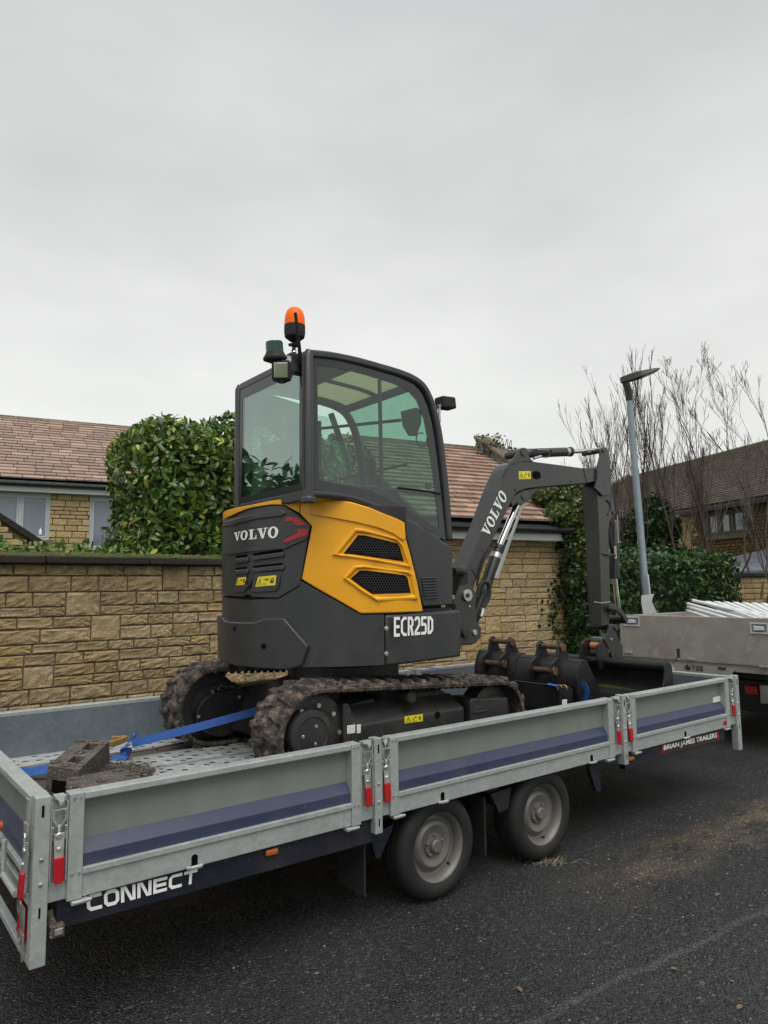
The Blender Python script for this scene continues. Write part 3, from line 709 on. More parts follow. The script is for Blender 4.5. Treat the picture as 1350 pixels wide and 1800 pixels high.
# ------------------------------------------------------------------ low gabled outbuilding at far left
ob = thing('outbuilding', 'small stone outbuilding gable with dark verge in front of the left house window', 'outbuilding', (2.0, 8.3, 0))
D2 = 11.5; G0 = CPOS+ray(0, 903)*D2
def onG(u, v, off=0): return onP(u, v, G0+hn*off, hn)
pa, pbb = onG(-60, 862), onG(94, 962); sl = (pbb-pa)
gpoly = [pa, onG(150, 998.5), Vector((onG(150, 998).x, onG(150, 998).y, 0)), Vector((pa.x, pa.y, 0))]
mb = MB(); mb.prism([p-hn*0.02 for p in gpoly], -hn*0.3); mb.build('wall', MT['house_mortar'], ob)
slope = -sl.z/Vector((sl.x, sl.y, 0)).length
def keepg(c, pa=pa): return c.z+0.09 < pa.z-slope*max(0, (c-pa).dot(ha)+0.12) and (c-pa).dot(ha) > 0
lay(ob, (pa.x, pa.y, 0), ha, hn, courses(3.2, 1.2, 3.0, (0.10, 0.13), 0.24, 0.34, 0.0, 0.012, 5), 'house_stone', SM(3, 0.06), depth=0.05, jit=0.003, keep=keepg)
s_ = (onG(97, 964)-pa); nn = Vector((-s_.x*s_.z, -s_.y*s_.z, s_.x**2+s_.y**2)).normalized()
mb = MB(); mb.prism([pa-nn*.0+hn*.05, pa+s_+hn*.05, pa+s_-nn*.10+hn*.05, pa-nn*.10+hn*.05], -hn*3.0); mb.build('verge', MT['coping_stone'], ob, bevel=.01)

# ------------------------------------------------------------------ garage on the right of the wall
gd = Vector((0.981, -0.196, 0)).normalized(); gn = Vector((gd.y, -gd.x, 0))
if gn.y > 0: gn = -gn
ER = CPOS+ray(1000, 934)*10.0; GL = 2.55
def onQ(u, v, off=0): return onP(u, v, ER+gn*off, gn)
gc = ER-gd*GL
gg = thing('stone_garage', 'honey stone garage with red brown tiled roof behind the excavator boom', 'garage', (gc.x, gc.y, 0))
zft, zfb = onQ(930, 936).z, onQ(930, 951.5).z
base = Vector((gc.x, gc.y, 0)); Lw = GL-0.0
mb = MB(); mb.prism([base-gn*.012, base+gd*Lw-gn*.012, base+gd*Lw-gn*4.6, base-gn*4.6], (0, 0, zfb)); mb.build('mortar_core', MT['house_mortar'], gg)
lay(gg, base-gn*.010, gd, gn, courses(Lw, 0.1, zfb, (0.07, 0.085, 0.11, 0.13), 0.20, 0.42, 0.45, 0.009, 12), 'garage_stone', SM(4, 0.13), depth=0.05, jit=0.003)
mb = MB(); mb.obox(base+gd*(Lw/2)+Vector((0, 0, (zft+zfb)/2))+gn*0.09, gd*Lw/2, gn*0.10, Vector((0, 0, (zft-zfb)/2))); mb.build('fascia', MT['fascia_white'], gg, bevel=.004)
g0 = base+gn*0.25+Vector((0, 0, zft+0.03)); mb = MB(); mb.cyl(g0-gd*.0, g0+gd*(Lw+.12), 0.058, 10); mb.obox(base+gd*Lw/2+Vector((0, 0, zft+0.035))+gn*0.13, gd*Lw/2, gn*0.11, Vector((0, 0, 0.032))); mb.build('gutter', MT['gutter_black'], gg)
ee = base+gn*0.27+Vector((0, 0, zft+0.095)); run = 2.62
rR = onP(836, 792, ee+gd*(Lw)-gn*run, gn); upg = -gn*run+Vector((0, 0, rR.z-ee.z)); Wg = upg.length
mb = MB(); b = Vector((0, 0, -.06)); mb.prism([ee+b, ee+upg+b, ee-gn*2*run+b], gd*(Lw+0.03)); mb.build('roof_deck', MT['gutter_black'], gg)
roof(gg, ee, gd, upg, Lw+0.06, Wg, 19, 0.30, 'garage_roof_tile', 'roof_tile', seed=5, thick=0.030)
k = -0.1
while k < Lw-0.1:
    c0 = ee+upg+gd*k; mb = MB(); mb.prism([c0+gn*0.15-Vector((0, 0, .05)), c0+gn*0.08+Vector((0, 0, .06)), c0-gn*0.08+Vector((0, 0, .06)), c0-gn*0.15-Vector((0, 0, .05))], gd*0.44); mb.build('ridge_tile', MT['ridge_stone'], gg, bevel=.01); k += 0.45
# raised gable parapet and its flashing
pe = ee+gd*(Lw+0.07)
mb = MB(); mb.prism([pe-Vector((0, 0, .12)), pe+upg-Vector((0, 0, .12)), pe+upg+Vector((0, 0, .17)), pe+Vector((0, 0, .14))], gd*0.22); mb.build('parapet', MT['garage_stone'], gg)
mb = MB(); mb.prism([pe-gd*.05+Vector((0, 0, .141)), pe-gd*.05+upg+Vector((0, 0, .20)), pe-gd*.05+upg+Vector((0, 0, .27)), pe-gd*.05+Vector((0, 0, .20))], gd*0.34); mb.build('parapet_coping', MT['ridge_stone'], gg, bevel=.015)
mb = MB(); mb.prism([pe-gd*.012, pe-gd*.012+upg, pe-gd*.012+upg+Vector((0, 0, .13)), pe-gd*.012+Vector((0, 0, .13))], gd*.01); mb.build('lead_flashing', MT['lead_grey'], gg)
mb = MB(); pp = [pe+gd*.22, pe+gd*.22+upg, pe+gd*.22-gn*2*run]; mb.prism([p-Vector((0, 0, .14)) for p in pp]+[], gd*-.2); mb.build('gable_wall', MT['garage_stone'], gg)
# opening slot behind the cab: small vent block
# ivy on the garage corner, verge and roof
iv = thing('ivy', 'dark ivy and creeper covering the right corner of the stone garage', 'ivy', (ER.x, ER.y, 0))
cen = []
for (u, v, dd, rx, rz, cnt) in ((1008, 965, 9.75, .17, .30, 700), (1014, 1020, 9.7, .20, .30, 900), (1020, 1080, 9.7, .22, .32, 900), (1026, 1140, 9.7, .24, .32, 900), (1024, 1190, 9.7, .22, .3, 500), (1000, 940, 9.8, .16, .14, 500)):
    cen.append((CPOS+ray(u, v)*dd, rx, rz, cnt))
PP, NN = [], []
for c, rx, rz, cnt in cen:
    p, n = ellshell(cnt, c, (rx, rx*0.8, rz), rng, 0.15, 0.15, c.x); PP.append(p); NN.append(n)
# sparse runners creeping over the stone face
for i in range(330):
    t = rng.uniform(0, 1); u = 985+rng.normal(0, 9)+12*math.sin(t*9); v = 945+t*230
    q = onQ(u, v, .03); PP.append(np.array([q])); NN.append(np.array([gn]))
foliage(iv, np.vstack(PP), np.vstack(NN), 0.062, IV, 'ivy_leaf', rng, -0.6, 0.5)
iv2 = thing('climber_shrub', 'olive green creeper bush spilling over the right end of the garage roof', 'shrub', (ER.x+.2, ER.y+.6, 0))
PP, NN = [], []
for (u, v, dd, rx, rz, cnt) in ((990, 908, 9.75, .30, .17, 1200), (960, 878, 10.1, .28, .19, 1000), (1015, 885, 9.9, .26, .34, 1300), (1026, 925, 9.8, .17, .3, 800), (962, 862, 10.6, .3, .14, 600), (1000, 866, 10.3, .30, .17, 900), (1022, 965, 9.7, .14, .3, 600), (930, 868, 10.9, .16, .09, 260), (905, 795, 11.6, .10, .08, 60)):
    c = CPOS+ray(u, v)*dd; p, n = ellshell(cnt, c, (rx, rx*.8, rz), rng, 0.2, 0.16, u); PP.append(p); NN.append(n)
foliage(iv2, np.vstack(PP), np.vstack(NN), 0.062, IV, 'ivy_leaf_olive', rng, 0.0, 0.7)
mb = MB(); r_ = random.Random(2)
for k in range(7):
    p0 = CPOS+ray(850+k*6, 800+k*3)*12.0; p1 = CPOS+ray(845+k*9+r_.uniform(-8, 8), 768+abs(k-3)*2)*11.9; p2 = CPOS+ray(862+k*6, 800+r_.uniform(-12, 6))*11.8
    mb.tube(smoothpath([p0, p1, p2], 5), 0.006, 4)
mb.build('stem', MT['twig_brown'], iv2)
P = np.vstack([np.array(CPOS+ray(838+rng.uniform(0, 50), 762+rng.uniform(0, 40))*11.9)[None] for _ in range(130)])
foliage(iv2, P, np.tile([[0, -0.7, 0.7]], (130, 1)), 0.06, IV, 'ivy_leaf_olive', rng, 0, 0.8, name='foliage')

# ------------------------------------------------------------------ laurel hedge on the right
rh = thing('laurel_hedge', 'dark green laurel hedge behind the lamp post and truck at the right', 'hedge', (10, 3.8, 0))
lo, hi = (7.9, 3.25, 0.1), (12.2, 4.6, 2.12)
coreblob(rh, lo, hi, 0.2)
P, N = boxshell(9000, lo, hi, rng, [(1, -1), (2, 1), (0, 1), (0, -1)], 0.28, 0.09, 0.06, 4)
foliage(rh, P, N, 0.105, LV, 'dark_laurel_leaf', rng, 0.3, 0.6, ind=300)
it = thing('ivy_clad_tree', 'tree stump thick with dark ivy between the lamp post and the far house', 'tree', (11.5, 6.0, 0))
PP, NN = [], []
for (u, v, dd, rx, rz, cnt) in ((1160, 925, 13.6, .38, .42, 1500), (1120, 935, 13.6, .34, .40, 1100), (1150, 890, 13.8, .26, .22, 600), (1165, 970, 13.5, .38, .3, 800), (1105, 975, 13.5, .3, .3, 500)):
    c = CPOS+ray(u, v)*dd; p, n = ellshell(cnt, c, (rx, rx, rz), rng, 0.18, 0.14, u); PP.append(p); NN.append(n)
foliage(it, np.vstack(PP), np.vstack(NN), 0.085, IV, 'ivy_leaf', rng, -0.4, 0.6)
c = CPOS+ray(1140, 940)*13.8; mb = MB(); mb.tube([(c.x, c.y, 0), (c.x, c.y, 1.6), (c.x, c.y, c.z+.3)], [.28, .26, .1], 10); mb.build('trunk', MT['bark_grey'], it)

# ------------------------------------------------------------------ far house on the right
ra = math.radians(23.4); fd = Vector((math.sin(ra), math.cos(ra), 0)); fn = Vector((-fd.y, fd.x, 0))
E2 = CPOS+ray(1202, 903)*19.0
def onR(u, v, off=0): return onP(u, v, E2+fn*off, fn)
fh = thing('stone_house', 'stone house with dark mossy tiled roof behind the bare trees at the right', 'house', (E2.x, E2.y, 0))
FL0, FL1 = -9.0, 3.0
b2 = Vector((E2.x, E2.y, 0))
w0 = onR(1241, 945); w1 = onR(1309, 892); a0 = (w1-b2).dot(fd); a1 = (w0-b2).dot(fd); wz0, wz1 = onR(1275, 941).z, onR(1275, 897).z
S0 = b2+fd*FL0; Ls = FL1-FL0; ho = [(a0-FL0, a1-FL0, wz0, wz1)]
mb = MB()
for s in carve([(0, Ls, 0, E2.z)], ho): mb.obox(S0+fd*(s[0]+s[1])/2+Vector((0, 0, (s[2]+s[3])/2))-fn*.16, fd*(s[1]-s[0])/2, fn*.15, Vector((0, 0, (s[3]-s[2])/2)))
mb.obox(S0+fd*Ls/2+Vector((0, 0, E2.z/2))-fn*.4, fd*Ls/2, fn*.05, Vector((0, 0, E2.z/2))); mb.build('mortar_face', MT['house_mortar'], fh)
lay(fh, S0, fd, fn, carve(courses(Ls, 1.2, E2.z, (0.065, 0.085, 0.10), 0.16, 0.30, 0.0, 0.010, 21), ho), 'house_stone', SM(5, 0.05), depth=0.04, limit=300, jit=0.003)
window(fh, S0+fd*ho[0][0]+Vector((0, 0, wz0)), fd, fn, a1-a0, wz1-wz0, 3, 0.06, 'bark_grey')
mb = MB(); mb.obox(S0+fd*Ls/2+Vector((0, 0, E2.z+.0))+fn*.16, fd*Ls/2, fn*.14, Vector((0, 0, .06))); mb.build('gutter', MT['gutter_black'], fh)
ee = S0+fn*.32+Vector((0, 0, E2.z+.04)); run = 4.2
rr = onP(1150, 829, ee-fn*run, fn); upf = -fn*run+Vector((0, 0, rr.z-ee.z))
# trim the roof at the gable the photo shows near x = 1108
rl = onP(1108, 842, ee-fn*run, fn); LR = (rl-ee).dot(fd)
mb = MB(); mb.prism([ee-Vector((0, 0, .06)), ee+upf-Vector((0, 0, .06)), ee-fn*2*run-Vector((0, 0, .06))], fd*LR); mb.build('roof_deck', MT['gutter_black'], fh)
roof(fh, ee, fd, upf, LR, upf.length, 34, 0.30, 'far_roof_tile', 'roof_tile', limit=300, seed=8, thick=0.03)
mb = MB(); q = ee+upf; mb.prism([q+fn*.15-Vector((0, 0, .05)), q+Vector((0, 0, .09)), q-fn*.15-Vector((0, 0, .05))], fd*LR); mb.build('ridge', MT['moss'], fh, bevel=.02)
qg = ee+fd*LR; mb = MB(); mb.prism([qg-Vector((0, 0, .3)), qg+upf-Vector((0, 0, .3)), qg+upf+Vector((0, 0, .16)), qg+Vector((0, 0, .12))], fd*.25); mb.prism([qg+fd*.0-Vector((0, 0, .1)), qg+upf-Vector((0, 0, .1)), qg-fn*2*run-Vector((0, 0, .1))], fd*.2); mb.build('gable_parapet', MT['ridge_stone'], fh)
# lean-to lead roof and the far boundary wall
lt = thing('lean_to', 'low lean-to with grey lead roof against the far right house', 'lean-to', (E2.x, E2.y, 0))
q0, q1 = onR(1280, 980, 0.05), onR(1420, 950, .05); f0, f1 = CPOS+ray(1292, 1004)*16.2, CPOS+ray(1420, 1000)*14.5
mb = MB(); mb.add([q0, q1, f1, f0, q0-Vector((0, 0, .12)), q1-Vector((0, 0, .12)), f1-Vector((0, 0, .12)), f0-Vector((0, 0, .12))], [(0,1,2,3),(4,5,6,7),(0,1,5,4),(1,2,6,5),(2,3,7,6),(3,0,4,7)]); mb.build('lead_roof', MT['lead_grey'], lt)
mb = MB(); mb.add([q0-Vector((0,0,.13)), q1-Vector((0,0,.13)), f1-Vector((0,0,.13)), f0-Vector((0,0,.13)), (q0.x,q0.y,0), (q1.x,q1.y,0), (f1.x,f1.y,0), (f0.x,f0.y,0)], [(0,1,2,3),(4,5,6,7),(0,1,5,4),(1,2,6,5),(2,3,7,6),(3,0,4,7)]); mb.build('wall', MT['house_stone'], lt)
W2 = CPOS+ray(1297, 1008)*13.2; wz = W2.z; bw2 = thing('garden_wall', 'short stone garden wall with coping just right of the laurel hedge', 'wall', (W2.x, W2.y, 0))
wd = Vector((0.92, -0.39, 0)).normalized(); wn_ = Vector((wd.y, -wd.x, 0)); 
if wn_.y > 0: wn_ = -wn_
b3 = Vector((W2.x, W2.y, 0))-wd*0.6
mb = MB(); mb.obox(b3+wd*2.5+Vector((0, 0, (wz-.07)/2))-wn_*.115, wd*2.5, wn_*.10, Vector((0, 0, (wz-.07)/2))); mb.build('mortar_core', MT['house_mortar'], bw2)
lay(bw2, b3, wd, wn_, courses(5.0, 0.1, wz-.07, (0.10, 0.10), 0.19, 0.21, 0.0, 0.012, 2), 'house_stone', SM(6, 0.06), depth=0.045, jit=0.003)
k = 0
while k < 5: mb = MB(); mb.obox(b3+wd*(k+.4)+Vector((0, 0, wz-.03))-wn_*.10, wd*.395, wn_*.16, Vector((0, 0, .038))); mb.build('coping_slab', MT['coping_stone'], bw2, bevel=.01); k += .8

# ------------------------------------------------------------------ bare trees
def baretree(label, base, height, seed, mat='twig_brown', lean=(0, 0), r0=0.05, spread=0.35, stems=3, levels=3, fork=0.35, cat='tree', kids=5, wig=0.16, group=None):
    r = random.Random(seed); t = thing('bare_tree', label, cat, base, group); trunk = MB(); twigs = MB(); og = Vector(base)
    def grow(p, d, L, rad, lev):
        n = max(4, int(L/0.12)); pts = [p]; rr = [rad]; q = Vector(p); dd = Vector(d)
        for i in range(n):
            dd = (dd+Vector((r.uniform(-wig, wig), r.uniform(-wig, wig), 0.09+r.uniform(-wig, wig)*.4))).normalized()
            q = q+dd*L/n; pts.append(q.copy()); rr.append(max(0.0026, rad*(1-0.75*(i+1)/n)))
        (trunk if lev == 0 else twigs).tube(pts, rr, 6 if lev < 2 else 3, caps=False)
        if lev >= levels: return
        m = kids+(2 if lev == 0 else 0)
        for k in range(m):
            f = r.uniform(0.22 if lev else fork, 0.97); i = min(n-1, int(f*n)); az = r.uniform(0, 2*math.pi); sp = spread*r.uniform(0.7, 1.5)
            base_d = (pts[i+1]-pts[i]).normalized(); nd = (base_d+Vector((math.cos(az)*sp, math.sin(az)*sp, 0.18))).normalized()
            grow(pts[i], nd, L*(1-f*0.5)*r.uniform(0.38, 0.72), max(0.0024, rr[i]*0.55), lev+1)
    for s in range(stems):
        az = r.uniform(0, 6.28); grow(og+Vector((r.uniform(-.05, .05), r.uniform(-.05, .05), 0)), Vector((math.cos(az)*spread*.55+lean[0], math.sin(az)*spread*.55+lean[1], 1)).normalized(), height*r.uniform(0.78, 1.0), r0*r.uniform(.7, 1), 0)
    trunk.build('trunk', MT[mat], t, smooth=60); tag(twigs.build('crown', MT[mat], t), kind='stuff'); return t
def gp(u, d): p = CPOS+ray(u, 1040)*d; return (p.x, p.y, 0)
baretree('slim bare tree rising just behind the top of the excavator arm', gp(1082, 13.0), 5.0, 3, r0=.028, stems=5, lean=(-.03, .06), spread=.26, wig=.13, kids=4)
baretree('thin bare sapling left of the excavator arm top, fanning widest to the left', gp(1072, 13.6), 4.6, 77, r0=.020, stems=3, spread=.28, wig=.15, kids=4)
baretree('slim bare tree right beside the lamp head', gp(1152, 13.3), 5.3, 14, r0=.028, stems=5, spread=.22, wig=.13, kids=4)
baretree('bare tree with a forked pale trunk above the middle of the right hedge', gp(1202, 12.8), 5.0, 25, r0=.045, stems=2, spread=.24, fork=.3, kids=5, wig=.13)
baretree('bare tree with leaning stems in front of the far house window', gp(1248, 13.0), 5.1, 38, r0=.028, stems=4, spread=.3, wig=.14, kids=4)
baretree('dense twiggy bare tree near the right edge with mossy limbs', gp(1300, 13.4), 5.2, 41, 'bark_grey', r0=.035, stems=4, spread=.45, kids=4, wig=.2, levels=4, lean=(.1, -.05))
baretree('mossy fruit tree reaching in from the right edge below the roof', gp(1450, 11.8), 3.0, 52, 'bark_mossy', r0=.045, stems=3, spread=.55, kids=6, wig=.3, lean=(-.12, .3))
# out of frame to the left: the hedge and trees that the cab's rear glass mirrors
mh = thing('evergreen_hedge', 'tall dark evergreen hedge further along behind the garden wall, left of the view', 'hedge', (-6, 9, 0))
lo, hi = (-9.0, 8.0, 0), (-0.6, 10, 3.75); coreblob(mh, lo, hi, 0.25)
P, N = boxshell(3500, lo, hi, rng, [(1, -1), (0, 1), (2, 1)], 0.5, 0.2, 0.22, 7); foliage(mh, P, N, 0.28, LV, 'dark_laurel_leaf', rng, 0.3, 0.7)
baretree('bare street tree across the road, mirrored in the cab side glass', (5.5, -8.5, 0), 7.5, 61, 'twig_brown', r0=.1, stems=3, spread=.4, kids=6)
# ------------------------------------------------------------------ lettering
def stroke(pts, th, closed=False):
    P = [Vector((p[0], p[1])) for p in pts]; n = len(P); L = []; R = []
    for i in range(n):
        a = P[(i-1) % n] if (closed or i > 0) else None; b = P[(i+1) % n] if (closed or i < n-1) else None
        d1 = (P[i]-a).normalized() if a is not None else None; d2 = (b-P[i]).normalized() if b is not None else None
        if d1 is None: d1 = d2
        if d2 is None: d2 = d1
        n1 = Vector((-d1.y, d1.x)); n2 = Vector((-d2.y, d2.x)); m = (n1+n2).normalized(); k = th/2/max(0.4, m.dot(n1))
        L.append(P[i]+m*k); R.append(P[i]-m*k)
    q = []
    for i in range(n if closed else n-1): j = (i+1) % n; q.append([R[i], R[j], L[j], L[i]])
    return q
def ring(cx, cy, ax, ay, bx, by, n=28, rot=0):
    q = []
    for i in range(n):
        t0, t1 = 2*math.pi*i/n, 2*math.pi*(i+1)/n
        q.append([Vector((cx+bx*math.cos(t0), cy+by*math.sin(t0))), Vector((cx+ax*math.cos(t0), cy+ay*math.sin(t0))), Vector((cx+ax*math.cos(t1), cy+ay*math.sin(t1))), Vector((cx+bx*math.cos(t1), cy+by*math.sin(t1)))])
    return q
def rect(x0, y0, x1, y1): return [[Vector((x0, y0)), Vector((x1, y0)), Vector((x1, y1)), Vector((x0, y1))]]
def gl_slab(c):
    if c == 'V': return [[Vector(p) for p in ((.10, 1), (.44, 1), (.66, .02), (.46, .0))], [Vector(p) for p in ((.80, 1), (.93, 1), (.64, .0), (.50, .0))]]+rect(0, .91, .54, 1)+rect(.68, .91, 1.06, 1), 1.02
    if c == 'O': return ring(.47, .5, .47, .53, .19, .40), .98
    if c == 'L': return rect(.16, 0, .46, 1)+rect(.02, .91, .62, 1)+rect(.02, 0, .86, .09)+[[Vector(p) for p in ((.70, .0), (.88, 0), (.88, .42), (.80, .42))]], .90
def gl_sans(c, w, th):
    h = th/2; k = 0.16
    if c == 'C': return stroke([(w-h*.2, 1-h), (k+h, 1-h), (h, 1-h-k), (h, h+k), (k+h, h), (w-h*.2, h)], th), w
    if c == 'O': return stroke([(w-h-k, 1-h), (h+k, 1-h), (h, 1-h-k), (h, h+k), (h+k, h), (w-h-k, h), (w-h, h+k), (w-h, 1-h-k)], th, True), w
    if c == 'D': return stroke([(h, 0), (h, 1-h), (w-h-k, 1-h), (w-h, 1-h-k), (w-h, h+k), (w-h-k, h), (h, h)], th), w
    if c == 'N': return rect(0, 0, th, 1)+rect(w-th, 0, w, 1)+[[Vector(p) for p in ((th*.6, 1), (th*1.6, 1), (w-th*.6, 0), (w-th*1.6, 0))][::-1]], w
    if c == 'E': return rect(0, 0, th, 1)+rect(th, 0, w, th)+rect(th, .5-h, w*.93, .5+h)+rect(th, 1-th, w, 1), w
    if c == 'T': return rect(0, 1-th, w, 1)+rect(w/2-h, 0, w/2+h, 1-th), w
    if c == 'G': return stroke([(w, 1-h), (k+h, 1-h), (h, 1-h-k), (h, h+k), (k+h, h), (w-h, h), (w-h, .5), (w*.55, .5)], th), w
    if c == 'S': return stroke([(w, 1-h), (h+k*.6, 1-h), (h, 1-h-k*.6), (h, .5+k*.6), (h+k*.5, .5), (w-h-k*.5, .5), (w-h, .5-k*.6), (w-h, h+k*.5), (w-h-k*.5, h), (0, h)], th), w
    if c == 'R': return rect(0, 0, th, 1)+stroke([(th, 1-h), (w-h-k*.6, 1-h), (w-h, 1-h-k), (w-h, .5+k*.7), (w-h-k*.6, .46), (th, .46)], th)+[[Vector(p) for p in ((w*.42, .42), (w*.42+th*1.1, .42), (w+.02, 0), (w-th*1.1, 0))][::-1]], w
    if c == '2': return stroke([(h*.6, 1-h-k*.9), (h+k*.4, 1-h), (w-h-k*.4, 1-h), (w-h, 1-h-k*.7), (w-h, .55), (h, th*1.1), (h, h), (w, h)], th), w
    if c == '5': return stroke([(w, 1-h), (h, 1-h), (h, .56), (w-h-k*.4, .56), (w-h, .56-k*.6), (w-h, h+k*.6), (w-h-k*.4, h), (0, h)], th), w
    return [], w*.5
def lettering(name, text, fn, mat, parent, style='slab', w=.5, th=.15, gap=.12, slant=0, off=0.0022, labels=None):
    """fn(x, y, d): local x (in letter heights), y 0..1, d proud distance -> point"""
    glyphs = []; x = 0
    for c in text:
        q, adv = gl_slab(c) if style == 'slab' else gl_sans(c, w, th)
        glyphs.append((x, q)); x += adv+gap
    W = x-gap; mb = MB()
    for x0, q in glyphs:
        for i, f in enumerate(q):
            # split long quads so that they follow curved surfaces
            mb.add([fn((p.x+x0+slant*p.y)/W, p.y, off+i*0.00012) for p in f], [(0, 1, 2, 3)])
    return mb.build(name, MT[mat], parent)
def quadmap(A, B, Cc, D, n):           # A lower-left, B lower-right, Cc upper-right, D upper-left
    A, B, Cc, D, n = map(Vector, (A, B, Cc, D, n)); n = n.normalized()
    return lambda x, y, d: (A*(1-x)+B*x)*(1-y)+(D*(1-x)+Cc*x)*y+n*d
def sticker(name, parent, A, B, Cc, D, n, mat='yellow_sticker', marks=True, t=0.0012, seed=0):
    f = quadmap(A, B, Cc, D, n); mb = MB(); mb.add([f(0,0,t), f(1,0,t), f(1,1,t), f(0,1,t)], [(0,1,2,3)]); o = mb.build(name, MT[mat], parent)
    if marks and parent is not None:
        mb = MB(); d = t+.0007
        if marks == 'warn':    # triangle with a figure, then two small pictograms
            for q in stroke([(.07, .15), (.20, .85), (.33, .15)], .035, True): mb.add([f(p.x, p.y, d) for p in q], [(0,1,2,3)])
            for q in rect(.185, .3, .215, .6): mb.add([f(p.x, p.y, d) for p in q], [(0,1,2,3)])
            for q in stroke([(.47, .3), (.47, .5), (.60, .62), (.57, .78), (.68, .62)], .05)+rect(.43, .12, .66, .18): mb.add([f(p.x, p.y, d) for p in q], [(0,1,2,3)])
            for q in ring(.84, .5, .07, .26, .045, .16, 12)+rect(.8, .42, .86, .6): mb.add([f(p.x, p.y, d) for p in q], [(0,1,2,3)])
        else:
            r = random.Random(seed)
            for j in range(4):
                x = 0.08
                while x < .9: w = r.uniform(.04, .16); mb.add([f(a, b, d) for a, b in ((x, .14+j*.21), (min(.94, x+w), .14+j*.21), (min(.94, x+w), .19+j*.21), (x, .19+j*.21))], [(0,1,2,3)]); x += w+.09
        mb.build('print', MT['dark_print'], None).parent = o
        k = [c for c in bpy.data.objects if c.name.startswith('print') and c.parent == o][0]; k.location = -ORG[o]; ORG[k] = Vector((0, 0, 0))
    return o
_tc = {}
def fonttext(name, text, fn, mat, parent, bold=0.02, space=1.0, off=0.0022):
    cu = bpy.data.curves.new(name, 'FONT'); cu.body = text; cu.offset = bold; cu.space_character = space; cu.resolution_u = 3
    o = bpy.data.objects.new(name, cu); COL.objects.link(o); bpy.context.view_layer.update()
    me = bpy.data.meshes.new_from_object(o); bpy.data.objects.remove(o)
    xs = [v.co.x for v in me.vertices]; ys = [v.co.y for v in me.vertices]; x0, x1, y0, y1 = min(xs), max(xs), min(ys), max(ys)
    og = ORG[parent]
    for v in me.vertices: v.co = fn((v.co.x-x0)/(x1-x0), (v.co.y-y0)/(y1-y0), off)-og
    me.name = name; return link(name, me, MT[mat], parent)

# ------------------------------------------------------------------ street lamp
lp = CPOS+ray(1136, 1055)*10.3; ltop = CPOS+ray(1106, 700)*10.3
lamp = thing('street_lamp', 'galvanised street lamp post with flat black lantern in front of the right hedge', 'street lamp', (lp.x, lp.y, 0.1))
axis = (ltop-lp).normalized(); P0 = lp-axis*((lp.z-0.1)/axis.z)
mb = MB(); mb.tube([P0, P0+axis*1.35, P0+axis*1.38, ltop], [.068, .062, .055, .043], 20); mb.build('post', MT['lamp_steel'], lamp, smooth=50)
mb = MB(); kn = CPOS+ray(1100, 672)*10.3; mb.tube([ltop-axis*.03, ltop+axis*.10, kn], [.052, .052, .050], 14); mb.build('spigot', MT['black_paint'], lamp, smooth=50)
tip = CPOS+ray(1158, 650)*10.3; kn = CPOS+ray(1095, 667)*10.3; tip = CPOS+ray(1158, 651)*10.3; hd = (tip-kn); hs_ = hd.cross(Vector((0, 0, 1))).normalized(); hu = hs_.cross(hd).normalized()
def hp(t, w, h): return kn+hd*t+hs_*w+hu*h
sec = [(-.06, .045, -.045, .035), (.15, .075, -.05, .045), (.45, .12, -.04, .040), (.8, .125, -.015, .030), (.97, .10, 0.0, .02), (1.0, .06, .004, .014)]
V = []; F = []
for t, w, b, tpp in sec: V += [hp(t, -w, b), hp(t, w, b), hp(t, w*.85, tpp), hp(t, -w*.85, tpp)]
for i in range(len(sec)-1): F += [[i*4+k, i*4+(k+1) % 4, (i+1)*4+(k+1) % 4, (i+1)*4+k] for k in range(4)]
F += [[0,1,2,3], [len(V)-1, len(V)-2, len(V)-3, len(V)-4]]
mb = MB(); mb.add(V, F); hdo = mb.build('lantern', MT['black_paint'], lamp, bevel=.008)
mb = MB(); mb.add([hp(.52, -.09, -.043), hp(.52, .09, -.043), hp(.93, .085, -.008), hp(.93, -.085, -.008)], [(0,1,2,3)]); mb.build('lens', MT['white_pvc'], hdo)
mb = MB(); mb.lathe(hp(.42, 0, .035), hu, [(.035, 0), (.035, .04), (.02, .055)], 14); mb.build('photocell', MT['fascia_white'], hdo, smooth=40)
mb = MB(); q0 = CPOS+ray(1138, 1010)*10.2; q1 = CPOS+ray(1142, 1046)*10.2; mb.tube([q0, q1], .018, 6); mb.build('cable_guard', MT['fascia_white'], lamp)
no = [CPOS+ray(u, v)*10.15 for u, v in ((1127, 1047), (1149, 1044), (1145, 1056), (1154, 1077), (1130, 1079), (1127, 1060))]
mb = MB(); mb.prism(no, -_f*0.012); nt = mb.build('notice', MT['fascia_white'], None)
tag(nt, 'crumpled white paper notice taped round the lamp post just above the truck', 'notice')

